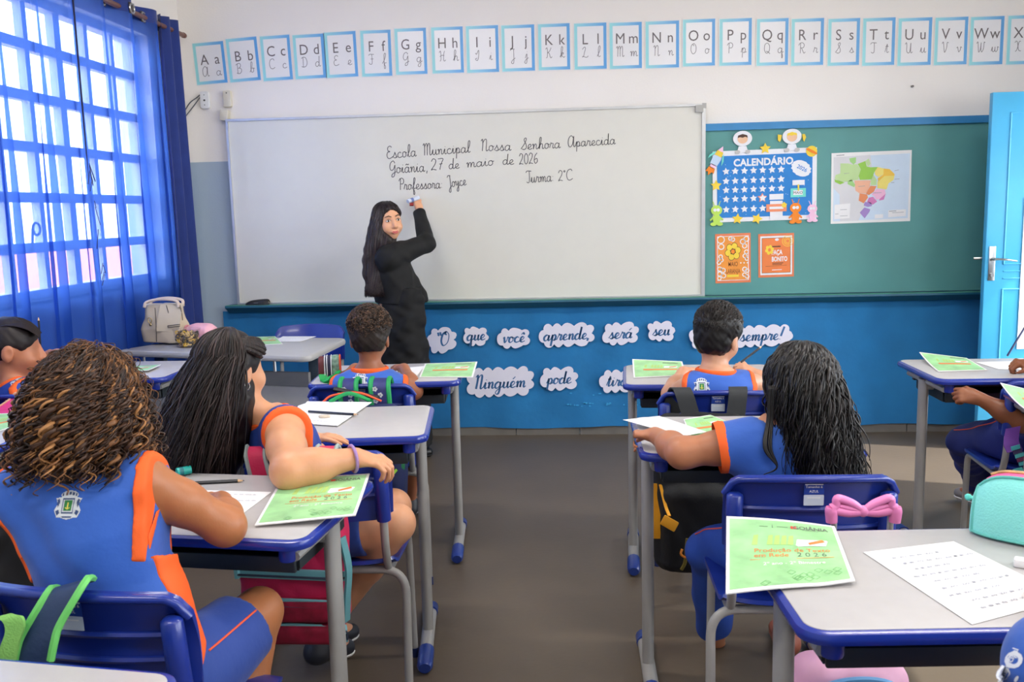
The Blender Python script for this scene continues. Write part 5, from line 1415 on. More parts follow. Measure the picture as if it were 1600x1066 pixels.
def vest(b, J, vox=.005, m=None, s=1.0, sleeve=0.0, side_panel=True, folds=.006, seed=1, collar=True, flare=.02, t0=-9, trim=True):
    """sleeveless (or short-sleeved) uniform shirt over the torso"""
    ts = J.get('ts', s)
    pts = np.array([J['pelvis'], J['neck']]+[a['sh'] for a in J['arms']])
    lo, hi = pts.min(0)-.21, pts.max(0)+.19
    F = Field(lo, hi, vox)
    upv = unit(J['neck']-J['pelvis']); sd = unit(J['side']-(J['side']@upv)*upv); dp = np.cross(upv, sd)
    rows = [(t, rx+(.010*ts if .6 < t < .9 else 0), ry) for t, rx, ry in grow(ROWS, .012, ts, .97, t0, flare)]
    F.add(loft(J['pelvis'], J['neck'], J['side'], rows), .02)
    for a in J['arms']:
        g = a.get('r', 1.0)*s
        ad = unit(a['el']-a['sh']); sg = 1 if (a['sh']-J['neck'])@sd > 0 else -1
        if sleeve:
            F.add(cone(J['neck']-upv*.055*s, a['sh'], .058*s, .062*g), .035)
            e = a['sh']+ad*(sleeve+.03)
            F.add(cone(a['sh'], e, .064*g, .066*g), .035, cut=lambda P, a=a, ad=ad: (P-a['sh'])@ad-sleeve)
        else:
            n = unit(sd*sg+.35*ad)
            F.add(cone(J['neck']-upv*.055*s, a['sh']+sd*sg*.01, .060*s, .056*g), .03, cut=lambda P, a=a, n=n: (P-a['sh'])@n-.040)
            F.add(cone(a['sh']-upv*.02*s, a['sh']-upv*.075*s-sd*sg*.018, .052*g, .050*g), .03, cut=lambda P, a=a, n=n: (P-a['sh'])@n-.034)
    F.clip(lambda P: np.minimum((P-J['neck'])@upv+.004, .066*ts-np.linalg.norm((P-J['neck'])-((P-J['neck'])@upv)[..., None]*upv, axis=-1)))
    if not sleeve:
        for a in J['arms']:
            ad = unit(a['el']-a['sh']); sg = 1 if (a['sh']-J['neck'])@sd > 0 else -1
            n = unit(sd*sg+.35*ad); c = a['sh']-upv*.045*s
            F.clip(lambda P: np.minimum((P-a['sh'])@n-.040, .126*s-np.linalg.norm(P-c, axis=-1)))
    base = F.copy()
    F.fold(folds, (16, 16, 12), seed)
    nm = 'shirt'
    o = F.build(nm, m or M_shirt, b, J['org'], smooth=2)
    if trim:
        for a in J['arms']:
            g = a.get('r', 1.0)*s; ad = unit(a['el']-a['sh']); sg = 1 if (a['sh']-J['neck'])@sd > 0 else -1
            mb = MB()
            if sleeve:
                e1 = unit(np.cross(ad, (0.1, .2, 1))); e2 = np.cross(ad, e1)
                mb.grid(lambda u, v: a['sh']+ad*(sleeve-.020+.026*v)+(e1*math.cos(2*PI*u)+e2*math.sin(2*PI*u))*(.0655*g+.002*math.sin(PI*v))-J['org'], 36, 3)
                mb.build('sleeve_cuff', M_orange, b, sharp=180)
            else:
                n = unit(sd*sg+.35*ad); c = a['sh']-upv*.045*s
                T = base.copy(); T.fold(folds, (16, 16, 12), seed); T.a -= .0032
                T.clip(lambda P: .020-(P-a['sh'])@n); T.clip(lambda P: (P-a['sh'])@n-.0425)
                T.clip(lambda P: np.linalg.norm(P-c, axis=-1)-.128*s)
                T.build('armhole_trim', M_orange, b, J['org'], smooth=2)
    if collar:
        mb = MB(); c = J['neck']-upv*.010
        mb.tube([p-J['org'] for p in ring_path(c, sd*.064*ts, dp*.056*ts)], .0085, 8, closed=True, sq=1.5, upv=upv); mb.build('collar_trim', M_orange, b)
    if side_panel:
        for sg in (-1, 1):
            P = base.copy(); P.fold(folds, (16, 16, 12), seed); P.a -= .0022
            P.clip(lambda Q, sg=sg: (.082+.046*np.clip((Q-J['pelvis'])@upv/(.74*np.linalg.norm(J['neck']-J['pelvis'])), -.3, 1))*ts-sg*((Q-J['pelvis'])@sd))
            P.clip(lambda Q: (Q-J['pelvis'])@upv-np.linalg.norm(J['neck']-J['pelvis'])*.74)
            P.clip(lambda Q: .035-np.abs((Q-J['pelvis'])@dp+.0)*-1-.075)
            P.build('side_panel', M_orange, b, J['org'])
    return o
def shorts(b, J, frac=.72, m=None, vox=.005, s=1.0, ank=0.0, seed=2, pipe=True, g0=.014, name='shorts', folds=.005):
    pts = [J['pelvis']]
    for l in J['legs']: pts += [l['hip'], l['hip']*(1-frac)+l['kn']*frac]+([l['kn'], l['an']] if ank else [])
    pts = np.array(pts)
    F = Field(pts.min(0)-.15, pts.max(0)+.15, vox)
    F.add(loft(J['pelvis'], J['neck'], J['side'], grow(ROWS, g0-.004, J.get('ts', s), .12)), .02)
    for l in J['legs']:
        g = l.get('r', 1.0)*s
        d = unit(l['kn']-l['hip']); L = np.linalg.norm(l['kn']-l['hip'])
        if ank:
            F.add(cone(l['hip'], l['kn'], .078*g+g0, .056*g+g0), .03)
            e = l['kn']*(1-ank)+l['an']*ank
            F.add(cone(l['kn'], e, .054*g+g0, .044*g+g0), .025)
        else:
            F.add(cone(l['hip'], l['kn'], .078*g+g0, .062*g+g0), .03, cut=lambda P, l=l, d=d, L=L: (P-l['hip'])@d-L*frac)
    F.fold(folds, (22, 22, 22), seed)
    o = F.build(name, m or M_short, b, J['org'], smooth=2)
    if pipe:
        bv = BVHTree.FromObject(o, bpy.context.evaluated_depsgraph_get())
        for l in J['legs']:
            sgn = np.sign((l['hip']-J['pelvis'])@J['side']) or 1
            d = unit(l['kn']-l['hip']); out = unit(J['side']*sgn*.8+V3(0, 0, .75)); out = unit(out-(out@d)*d)
            P = []
            for t in np.linspace(.05, frac if not ank else .95, 16):
                c = l['hip']*(1-t)+l['kn']*t-J['org']
                h = bv.ray_cast(Vector(c+out*.2), Vector(-out))
                if h[0] is not None: P.append(np.array(h[0])+out*.0008)
            if len(P) > 3:
                mb = MB(); mb.tube(P, .0022, 6); mb.build('piping', M_pipe, o)
    return o
def decal(obj, org, c, xd, yd, nd, layers, size, b, parentname=None):
    """thin printed patches laid on the cloth surface of obj"""
    dg = bpy.context.evaluated_depsgraph_get()
    bv = BVHTree.FromObject(obj, dg)
    xd, yd, nd = unit(xd), unit(yd), unit(nd)
    first = None
    def inside(px, py, poly):
        r = False; n = len(poly)
        for i in range(n):
            x1, y1 = poly[i]; x2, y2 = poly[(i+1) % n]
            if (y1 > py) != (y2 > py) and px < (x2-x1)*(py-y1)/(y2-y1)+x1: r = not r
        return r
    for name, m, polys, off in layers:
        N = 44; cache = {}; mb = MB()
        def vert(i, j):
            if (i, j) not in cache:
                p = np.array(c)+xd*size*(i/N*2-1)+yd*size*(j/N*2-1)-org
                h = bv.ray_cast(Vector(p+nd*.15), Vector(-nd))
                if h[0] is None: cache[(i, j)] = None
                else:
                    cache[(i, j)] = len(mb.v); mb.v.append(tuple(np.array(h[0])+nd*off))
            return cache[(i, j)]
        for i in range(N):
            for j in range(N):
                x, y = (i+.5)/N*2-1, (j+.5)/N*2-1
                if any(inside(x, y, p) for p in polys):
                    q = [vert(i, j), vert(i+1, j), vert(i+1, j+1), vert(i, j+1)]
                    if None not in q: mb.f.append(tuple(q)); mb.mi.append(0)
        if mb.f:
            o = mb.build(name, m, first or b, sharp=180)
            if first is None: first = o
    return first
M_cw = mat('crest_white', (214, 218, 222), .6); M_cb = mat('crest_outline', (52, 74, 120), .6); M_cg = mat('crest_green', (44, 128, 64), .6); M_cy = mat('crest_yellow', (226, 210, 90), .6)
def P_(t): n = [float(v) for v in t.split()]; return [(n[i], n[i+1]) for i in range(0, len(n), 2)]
CREST = [
 ('crest_patch', M_cw, [P_('-.55 .55 -.6 .75 -.35 .95 0 1 .35 .95 .6 .75 .55 .55 .9 .5 .75 .1 .95 -.3 .75 -.75 .45 -.78 0 -.92 -.45 -.78 -.75 -.75 -.95 -.3 -.75 .1 -.9 .5')], .0008),
 ('crest_details', M_cb, [P_('-.5 .62 -.4 .62 -.4 .8 -.5 .8'), P_('-.25 .68 -.13 .7 -.13 .9 -.25 .88'), P_('-.03 .72 .07 .72 .07 .92 -.03 .92'), P_('.18 .7 .3 .68 .3 .86 .18 .9'), P_('.42 .62 .5 .62 .5 .8 .42 .8'),
   P_('-.8 .42 -.62 .45 -.6 .2 -.7 -.1 -.78 .1'), P_('.8 .42 .62 .45 .6 .2 .7 -.1 .78 .1'), P_('-.85 -.35 -.6 -.25 -.55 -.5 -.7 -.65'), P_('.85 -.35 .6 -.25 .55 -.5 .7 -.65'), P_('-.42 .5 .42 .5 .42 .43 -.42 .43'), P_('-.42 -.5 .42 -.5 .42 -.43 -.42 -.43'), P_('-.42 .5 -.36 .5 -.36 -.5 -.42 -.5'), P_('.42 .5 .36 .5 .36 -.5 .42 -.5'), P_('-.4 -.68 .4 -.68 .3 -.76 -.3 -.76')], .0014),
 ('crest_shield', M_cg, [P_('-.26 .36 .26 .36 .26 -.3 -.26 -.3')], .0014),
 ('crest_emblem', M_cy, [P_('-.06 .22 .06 .22 .06 -.14 .14 -.06 .18 -.14 0 -.24 -.18 -.14 -.14 -.06 -.06 -.14')], .0019),
]
def shoe(b, an, toe, org, m=None, s=1.0, sole=None):
    F = Field(np.minimum(an, toe)-.09, np.maximum(an, toe)+.09, .005)
    d = unit((toe-an)*V3(1, 1, 0))
    F.add(cone(an+V3(0, 0, -.02), an-d*.015+V3(0, 0, -.045), .038*s, .036*s), .01); F.add(cone(an-d*.01+V3(0, 0, -.05), toe, .036*s, .032*s, V3(0, 0, 1), .85), .03)
    gz = min(an[2]-.075, toe[2]-.028)
    F.clip(lambda P: gz-P[..., 2])
    F.clip(lambda P: (P-an)@V3(0, 0, 1)-.012)
    o = F.build('shoe', m or M_shoe, b, org)
    S = Field(np.minimum(an, toe)-.09, np.maximum(an, toe)+.09, .005)
    S.add(cone(an-d*.012+V3(0, 0, -.05), toe, .040*s, .036*s, V3(0, 0, 1), .9), .0)
    S.clip(lambda P: np.maximum(gz-.004-P[..., 2], P[..., 2]-gz-.016))
    S.build('sole', sole or M_sole, o, org)
def hair_mats(*cs): return [mat('hair_%d_%d_%d' % c, c, .48, spec=.35, vary=.12, vscale=30) for c in cs]

# --- curly-haired girl in the left foreground
rg = random.Random(11); random.seed(11)
J = dict(pelvis=V3(-.850, 1.590, .530), neck=ay(122, 728, 1.625), side=unit(V3(.99, -.10, .06)), ts=1.04, hs=.97)
J['head'] = ay(140, 640, 1.67); J['M'] = rot_frame(-12, 22, 0)
elR, elL = az(352, 822, .803), V3(-1.06, 1.80, .800)
wrR = az(346, 783, .797); wrL = V3(-.955, 1.955, .790)
J['arms'] = [dict(sh=ay(214, 748, 1.635), el=elR, wr=wrR, r=1.0, hand=(V3(-.62, .78, -.02), V3(-.25, 0, -1), 1, .75, .80)),
             dict(sh=ay(50, 768, 1.605), el=elL, wr=wrL, r=1.0, hand=(V3(.8, .6, 0), V3(0, 0, -1), -1, .2, .80))]
knR = ay(404, 956, 1.86)
J['legs'] = [dict(hip=V3(-.775, 1.615, .530), kn=knR, an=V3(-.760, 1.700, .125), toe=V3(-.74, 1.80, .035), r=1.02), dict(hip=V3(-.925, 1.605, .530), kn=V3(-.985, 1.95, .525), an=V3(-.97, 1.90, .10), toe=V3(-.96, 2.02, .035))]
J['legs'][0]['toe'] = V3(-.74, 1.81, .04)
b = person('girl with big brown curls in sleeveless blue and orange uniform, writing, back to the camera', J, (-1.22, 1.42, 0), (-.55, 2.10, 1.24), .0045, skin('tan', (176, 112, 72)), face=dict(brow=(60, 42, 30)))
sh = vest(b, J, .005, folds=.011, seed=4, flare=.05)
shorts(b, J, .74, seed=5)
for l in J['legs']: shoe(b, l['an'], l['toe'], J['org'])
c_ = ay(89, 797, 1.50); decal(sh, J['org'], c_, V3(1, -.1, 0), V3(.0, .1, 1), V3(-.05, -1, .1), CREST, .026, b)
hc, M = J['head'], J['M']
F = Field(hc-.24, hc+.22, .005)
F.add(ellip(hc+M@V3(0, -.015, .026), (.082, .096, .084), M), .02); F.add(ellip(hc+V3(-.005, -.04, -.055), (.100, .080, .10)), .05)
F.sub(ellip(hc+M@V3(0, .13, -.03), (.085, .09, .10), M), .01)
F.fold(.010, (70, 70, 70), 3)
HM = hair_mats((44, 30, 24), (70, 46, 32), (122, 80, 46), (168, 118, 72))
hb = F.build('hair', HM[0], b, J['org'])
mb = MB()
for k in range(1900):
    phi = rg.uniform(35, 325) if rg.random() < .9 else rg.uniform(-35, 35)
    if -40 < ((phi+180) % 360-180) < 40: drop = .03
    else: drop = rg.uniform(.05, .150)
    lift = rg.uniform(1.02, 1.24)
    th1 = rg.uniform(62, 104)
    p = head_lock(hc+V3(0, -.012, .012), M, (.074, .094, .092), phi, max(2, th1-rg.uniform(35, 75)), th1, lift, drop, 46, curl=(rg.uniform(.006, .012), rg.uniform(5, 8.5), rg.uniform(0, 6)), out=rg.uniform(.0, .45), end=(rg.gauss(0, .010), rg.gauss(0, .012)-.01, 0))
    fall = p[-1][2] < hc[2]-.04
    r = rg.random(); mb.cur = (3 if r > .93 else 2 if r > .70 else 1 if r > .3 else 0) if fall else (2 if r > .95 else 1 if r > .55 else 0)  # falling locks get more golden tones: highlights of the light put into the colour
    locks(mb, [p-J['org']], (.0014, .0032), sides=4, flat=.7)
for k in range(260):     # fine fly-away curls of the outline
    phi = rg.uniform(0, 360); th1 = rg.uniform(15, 100)
    p = head_lock(hc+V3(0, -.012, .012), M, (.074, .094, .092), phi, max(2, th1-25), th1, rg.uniform(1.18, 1.36), rg.uniform(.02, .07), 20, curl=(rg.uniform(.006, .012), rg.uniform(1.5, 3), rg.uniform(0, 6)), out=.8)
    mb.cur = rg.choice((1, 1, 2)); locks(mb, [p-J['org']], .0010, sides=4)
for k in range(420):     # thick ringlets of the outer layer
    phi = rg.uniform(50, 310)
    th1 = rg.uniform(78, 106)
    p = head_lock(hc+V3(0, -.012, .012), M, (.074, .094, .092), phi, th1-rg.uniform(12, 40), th1, rg.uniform(1.10, 1.27), rg.uniform(.06, .158), 64, curl=(rg.uniform(.008, .012), rg.uniform(5.0, 7.5), rg.uniform(0, 6)), out=rg.uniform(.0, .35), end=(rg.gauss(0, .008), rg.gauss(0, .01)-.012, 0))
    mb.cur = rg.choice((0, 1, 1, 2, 3)); locks(mb, [p-J['org']], (.0034, .0058), sides=6, flat=.45)
mb.build('curls', HM, hb, sharp=180)

# --- girl with straight dark hair, sitting sideways with her arm over the chair back
rg = random.Random(21); random.seed(21)
J = dict(ah=.80, pelvis=ay(492, 795, 2.52), neck=ay(418, 648, 2.46), side=unit(V3(-.55, .83, -.05))*-1, ts=1.06, hs=1.0)
J['head'] = ay(362, 577, 2.44); J['M'] = rot_frame(-33, 6, -4)
J['arms'] = [dict(sh=ay(444, 668, 2.36), el=az(452, 736, .806), wr=ay(556, 716, 2.20), r=1.16, hand=(unit(V3(.95, .10, -.18)), V3(-.25, .15, -1), 1, .55, .92)),
             dict(sh=ay(425, 668, 2.58), el=ay(430, 702, 2.60), wr=az(478, 684, .785), r=1.0, hand=(unit(V3(.97, -.06, .0)), V3(0, 0, -1), -1, .12, .88))]
J['legs'] = [dict(hip=V3(-.725, 2.475, .535), kn=ay(618, 818, 2.475), an=V3(-.79, 2.58, .15), toe=V3(-.74, 2.68, .06), r=1.10), dict(hip=V3(-.705, 2.60, .535), kn=V3(-.56, 2.66, .53), an=V3(-.80, 2.72, .12), toe=V3(-.76, 2.82, .045), r=1.05)]
b = person('girl with long straight dark hair sitting sideways, arm over the chair, purple wristband', J, (-1.06, 2.02, 0), (-.36, 2.92, 1.20), .0042, skin('light', (214, 154, 116)), face={})
sh = vest(b, J, .005, m=mat('uniform_deep_blue', (34, 66, 152), .72, vary=.05, bump=.12, bscale=320), folds=.005, seed=7, flare=.03)
shorts(b, J, .60, seed=8, m=M_short)
for l in J['legs']: shoe(b, l['an'], l['toe'], J['org'])
wr, el = J['arms'][0]['wr'], J['arms'][0]['el']; d = unit(wr-el); e1 = unit(np.cross(d, (0, 0, 1))); e2 = np.cross(d, e1); c = wr-d*.008
mb = MB(); mb.tube([p-J['org'] for p in ring_path(c, e1*.0335, e2*.0335, 28)], .0042, 8, closed=True); mb.build('wristband', mat('lilac_rubber', (166, 130, 190), .4), b)
hc, M = J['head'], J['M']
mb = MB(); c = hc+M@V3(.082, -.012, -.046); mb.tube([p-J['org'] for p in ring_path(c, M@V3(0, .009, 0), M@V3(0, 0, .010), 18)], .0022, 6, closed=True); mb.build('hoop_earring', mat('silver', (222, 216, 210), .2, metal=1), b)
HM = hair_mats((30, 22, 21), (46, 35, 32), (74, 60, 58), (20, 15, 15))
F = Field(hc-V3(.26, .24, .34), hc+V3(.2, .2, .2), .005)
F.add(ellip(hc+M@V3(0, -.014, .024), (.079, .0955, .087), M), .01)
F.add(loft(hc+V3(-.050, -.040, -.30), hc+V3(-.015, -.030, .02), (1, .15, 0), [(0, .045, .03), (.2, .085, .05), (.5, .102, .066), (.8, .092, .080), (1, .074, .075)]), .03)
F.sub(ellip(hc+M@V3(.0, .120, -.045), (.105, .090, .090), M), .008); F.sub(ellip(hc+M@V3(.092, .012, -.034), (.026, .042, .046), M), .01)
F.fold(.005, (60, 60, 8), 3)
hb = F.build('hair', HM[0], b, J['org'])
mb = MB()
for k in range(1700):
    phi = rg.uniform(62, 262)        # from the left side round the back to behind the right ear
    th1 = rg.uniform(78, 96)
    ex = V3(-.055, -.025, 0)*rg.uniform(.6, 1.3)+V3(rg.gauss(0, .022), rg.gauss(0, .014), 0)
    if phi > 205: ex = ex+V3(-.035, -.01, 0)
    p = head_lock(hc+V3(0, -.008, .022), M, (.082, .099, .089), phi, rg.uniform(2, 40), th1, rg.uniform(1.01, 1.10), rg.uniform(.20, .34), 30, curl=(rg.uniform(.002, .011), rg.uniform(.8, 2.2), rg.uniform(0, 6)), out=rg.uniform(.05, .30), end=ex)
    r = rg.random(); mb.cur = 0 if r < .4 else 1 if r < .75 else 2 if r < .9 else 3
    locks(mb, [p-J['org']], (.0012, .0030), sides=4, flat=.5)
# twisted rows pulled back over the right side, with parting lines
for k in range(5):
    a0 = 20+k*17
    path = []
    for i in range(14):
        t = i/13; th = R_(56+k*6-(20+3*k)*t+10*t*t); ph = R_(-(14+k*13)-(78-4*k)*t)
        path.append(hc+M@(V3(-math.sin(ph)*math.sin(th)*.083, math.cos(ph)*math.sin(th)*.100, .020+math.cos(th)*.090)*1.012)-J['org'])
    for w in range(3):
        P = []
        for i, p in enumerate(spline(path, 4)):
            d = unit(p+J['org']-hc); e = unit(np.cross(d, (0, 0, 1.0))); P.append(p+e*0+.006*math.cos(i*.9+w*2.09)*np.cross(e, d)+.004*math.sin(i*.9+w*2.09)*d)
        mb.cur = w % 2; mb.tube(P, .0046, 6)
mb.build('strands', HM, hb, sharp=180)

# --- boy in front, left of the aisle
rg = random.Random(31); random.seed(31)
def short_hair(b, J, mats, top=.016, curly=True, n=900, ln=.016, fade=-.02, seed=1):
    hc, M, s = J['head'], J['M'], J.get('hs', 1)
    rg = random.Random(seed)
    L = lambda x, y, z: hc+M@(V3(x, y, z)*s)
    F = Field(hc-.16, hc+.17, .004)
    F.add(ellip(L(0, -.008, .026), V3(.0765, .0955, .086)*s, M), .01); F.add(ellip(L(0, -.010, .050), V3(.078, .092, .066)*s+top*.6, M), .02); F.add(ellip(L(0, -.036, -.012), V3(.070, .064, .066)*s, M), .02)
    F.sub(ellip(L(0, .115, -.035), V3(.10, .085, .085)*s, M), .008)
    for q in (-1, 1): F.sub(ellip(L(q*.088, .002, -.028), V3(.026, .038, .044)*s, M), .006)
    Mi = M
    F.clip(lambda P: -(((P-hc)@Mi)[..., 2]-(fade-.035)*s)*.8-.0*P[..., 0])
    F.fold(.0018, (140, 140, 140), seed)
    hb = F.build('hair', mats[0], b, J['org'], smooth=0)
    mb = MB()
    for k in range(n):
        th = math.acos(rg.uniform(-.42, 1)); ph = rg.uniform(0, 2*PI)
        d = V3(-math.sin(ph)*math.sin(th), math.cos(ph)*math.sin(th), math.cos(th))
        if d[1] > .35 and d[2] < .45: continue
        if abs(d[0]) > .72 and d[2] < .10 and d[1] > -.45: continue
        tp = max(0, min(1, (d[2]+.15)/.5))
        base = L(*(V3(0, -.009, .036)+d*V3(.0805+top*.5*tp, .099+top*.5*tp, .087+top*.8*tp)))
        dd = unit(M@d)
        tg = unit(np.cross(dd, V3(rg.gauss(0, 1), rg.gauss(0, 1), rg.gauss(0, 1)))); bt = np.cross(dd, tg)
        h = ln*(.35+.65*tp); N = 9; P = []
        for i in range(N):
            t = i/(N-1)
            if curly: q = base+dd*(h*.45*math.sin(PI*t*.9))+tg*(h*.35*math.cos(5*t))+bt*(h*.35*math.sin(5*t))
            else: q = base+dd*(h*.35*t)+(tg*.3+M@V3(0, -.35, .1)*(0)+unit(M@V3(0, .7, .7)-dd*((M@V3(0, .7, .7))@dd)+1e-6)*.8*(1 if d[2] > .2 else -1))*h*t
            P.append(q-J['org'])
        mb.cur = rg.choice(range(len(mats))); mb.tube(P, [.0016, .0016, .0008], 4, False)
    mb.build('strands', mats, hb, sharp=180)
J = dict(pelvis=V3(-.800, 3.465, .535), neck=ay(578, 574, 3.47), side=V3(1., .03, 0), ts=1.04, hs=.93)
J['head'] = ay(578, 529, 3.485); J['M'] = rot_frame(3, 8, 0)
J['arms'] = [dict(sh=ay(620, 604, 3.475), r=.86, el=V3(-.640, 3.53, .72), wr=V3(-.700, 3.66, .790), hand=(V3(-.5, .8, 0), V3(0, 0, -1), 1, .4, .8)), dict(sh=ay(537, 604, 3.465), r=.86, el=V3(-.955, 3.54, .73), wr=V3(-.91, 3.68, .790), hand=(V3(.5, .8, 0), V3(0, 0, -1), -1, .4, .8))]
an = ay(640, 778, 4.05)
J['legs'] = [dict(hip=V3(-.735, 3.50, .53), kn=V3(-.70, 3.84, .50), an=an, toe=an+V3(.03, .11, -.075)), dict(hip=V3(-.865, 3.50, .53), kn=V3(-.88, 3.85, .50), an=V3(-.86, 3.95, .10), toe=V3(-.85, 4.06, .035))]
an[2] = max(an[2], .10); J['legs'][0]['toe'][2] = an[2]-.06
b = person('boy with short curly brown hair seated at the front left desk, back to the camera', J, (-1.10, 3.28, 0), (-.50, 4.22, 1.16), .005, skin('brown', (160, 100, 70)), face={})
sh = vest(b, J, .005, folds=.004, seed=12)
shorts(b, J, .75, seed=13)
for l in J['legs']: shoe(b, l['an'], l['toe'], J['org'])
c_ = ay(562, 597, 3.38); decal(sh, J['org'], c_, V3(1, 0, 0), V3(0, .1, 1), V3(0, -1, .1), CREST, .034, b)
short_hair(b, J, hair_mats((38, 28, 22), (58, 42, 32), (92, 66, 48)), .020, True, 1500, .022, -.02, 3)

# --- boy in front, right of the aisle
J = dict(pelvis=V3(.490, 3.265, .535), neck=ay(1119, 577, 3.27), side=unit(V3(1., -.10, .04)), ts=1.05, hs=.97)
J['head'] = ay(1121, 528, 3.30); J['M'] = rot_frame(-34, 12, 3)
elb = ay(1194, 602, 3.46); hb_ = ay(1166, 574, 3.46)
J['arms'] = [dict(r=.9, sh=ay(1156, 600, 3.28), el=elb, wr=ay(1177, 584, 3.49), hand=(unit(V3(-.7, -.05, .55)), unit(V3(-.5, .5, -.7)), 1, .75, .78)), dict(r=.86, sh=ay(1087, 606, 3.24), el=V3(.36, 3.36, .73), wr=V3(.42, 3.50, .79), hand=(V3(.5, .8, 0), V3(0, 0, -1), -1, .4, .8))]
J['legs'] = [dict(hip=V3(.555, 3.30, .53), kn=V3(.57, 3.64, .50), an=V3(.57, 3.64, .10), toe=V3(.58, 3.76, .035)), dict(hip=V3(.425, 3.30, .53), kn=V3(.40, 3.64, .50), an=V3(.40, 3.62, .10), toe=V3(.39, 3.74, .035))]
b = person('boy with a dark fade haircut turned right, holding a pencil at the front desk', J, (.22, 3.08, 0), (.84, 3.82, 1.14), .005, skin('fair', (210, 154, 122)), face={})
sh = vest(b, J, .005, folds=.005, seed=15)
shorts(b, J, .75, seed=16)
for l in J['legs']: shoe(b, l['an'], l['toe'], J['org'])
c_ = ay(1098, 606, 3.15); decal(sh, J['org'], c_, V3(1, -.1, 0), V3(0, .1, 1), V3(-.05, -1, .1), CREST, .030, b)
short_hair(b, J, hair_mats((20, 16, 15), (32, 25, 22), (46, 36, 32)), .016, False, 2200, .016, -.03, 5)
pencil(ay(1158, 566, 3.44), ay(1191, 541, 3.50), 'dark pencil held up by the boy with the fade haircut')

# --- girl with long wavy black hair
rg = random.Random(41); random.seed(41)
J = dict(pelvis=V3(.565, 2.275, .535), neck=ay(1222, 655, 2.30), side=unit(V3(1., .02, -.03)), ts=1.06, hs=1.0)
J['head'] = ay(1250, 605, 2.35); J['M'] = rot_frame(-8, 16, 4)
J['arms'] = [dict(sh=ay(1176, 692, 2.285), el=az(1066, 708, .795), wr=az(1024, 680, .797), r=1.0, hand=(unit(V3(-.95, .30, -.02)), unit(V3(-.15, 0, -1)), -1, .75, .86)),
             dict(sh=ay(1280, 702, 2.30), el=V3(.73, 2.47, .785), wr=V3(.60, 2.58, .797), hand=(V3(-.5, .8, 0), V3(0, 0, -1), 1, .4, .82))]
anL = ay(1118, 1004, 2.84)
J['legs'] = [dict(hip=V3(.495, 2.33, .53), kn=ay(1112, 862, 2.56), an=anL, toe=anL+V3(.015, .11, -.065)), dict(hip=V3(.635, 2.33, .53), kn=V3(.66, 2.64, .515), an=V3(.66, 2.78, .10), toe=V3(.66, 2.89, .035))]
b = person('girl with long wavy black hair in blue short-sleeved uniform gripping the desk edge', J, (.16, 2.10, 0), (.90, 3.02, 1.16), .0042, skin('warm', (186, 122, 88)), face={})
sh = vest(b, J, .005, sleeve=.085, side_panel=False, folds=.006, seed=19, collar=False)
tro = shorts(b, J, .9, ank=.76, seed=20, name='trousers', m=mat('uniform_trousers_blue', (36, 76, 168), .72, vary=.05, bump=.12, bscale=300), folds=.008, g0=.012)
M_sandal = mat('brown_sandal', (150, 84, 66), .5)
for l in J['legs']: shoe(b, l['an']-V3(0, 0, .012), l['toe'], J['org'], M_sandal, 1.0, M_sandal)
hc, M = J['head'], J['M']
HM = hair_mats((14, 12, 13), (24, 20, 20), (38, 32, 31), (9, 8, 9))
for m in HM: m.node_tree.nodes['Principled BSDF'].inputs['Roughness'].default_value = .36
F = Field(hc-V3(.20, .24, .38), hc+V3(.2, .2, .2), .005)
F.add(ellip(hc+M@V3(0, -.012, .024), (.082, .099, .089), M), .01)
F.add(loft(hc+V3(.048, -.085, -.27), hc+V3(.0, -.02, .02), (1, 0, 0), [(0, .045, .025), (.2, .062, .036), (.5, .076, .050), (.8, .084, .076), (1, .074, .076)]), .03)
F.sub(ellip(hc+M@V3(0, .125, -.045), (.10, .090, .095), M), .008)
F.fold(.006, (60, 60, 14), 6)
hb = F.build('hair', HM[0], b, J['org'])
mb = MB()
for k in range(1900):
    phi = rg.uniform(60, 300)
    lft = phi < 150
    th1 = rg.uniform(76, 98)
    ex = V3(.044+math.sin(R_(phi))*.082*.50+rg.gauss(0, .017), -.055+rg.gauss(0, .012), 0)
    dr = rg.uniform(.20, .31)
    if lft and phi < 110: dr = rg.uniform(.10, .2)
    p = head_lock(hc+V3(0, -.008, .022), M, (.082, .100, .090), phi, rg.uniform(2, 40), th1, rg.uniform(1.01, 1.08), dr, 44, curl=(rg.uniform(.004, .012), rg.uniform(2.5, 5), rg.uniform(0, 6)), out=rg.uniform(.0, .30), end=ex)
    mb.cur = rg.choice((0, 0, 1, 1, 2, 3)); locks(mb, [p-J['org']], (.0011, .0029), sides=4, flat=.6)
for k in range(260):    # thicker wavy outer locks
    phi = rg.uniform(95, 280)
    ex = V3(.046+math.sin(R_(phi))*.082*.45+rg.gauss(0, .018), -.060+rg.gauss(0, .010), 0)
    p = head_lock(hc+V3(0, -.008, .022), M, (.082, .100, .090), phi, rg.uniform(10, 60), rg.uniform(80, 98), rg.uniform(1.06, 1.13), rg.uniform(.18, .30), 50, curl=(rg.uniform(.007, .012), rg.uniform(3, 4.5), rg.uniform(0, 6)), out=rg.uniform(.0, .25), end=ex)
    mb.cur = rg.choice((0, 1, 1, 2)); locks(mb, [p-J['org']], (.0028, .0048), sides=6, flat=.5)
for k in range(7):   # loose curl hanging over the left shoulder
    a = ay(1205, 640, 2.24); q = rg.gauss(0, .004)
    P = spline([a+V3(q, 0, .06), a+V3(-.004+q, -.01, -.02), ay(1200+q*900, 700, 2.20), ay(1214, 730, 2.19), ay(1193, 742, 2.19)], 7)
    mb.cur = 1; mb.tube([p-J['org'] for p in P], [.0032, .0032, .0012], 5)
mb.build('waves', HM, hb, sharp=180)
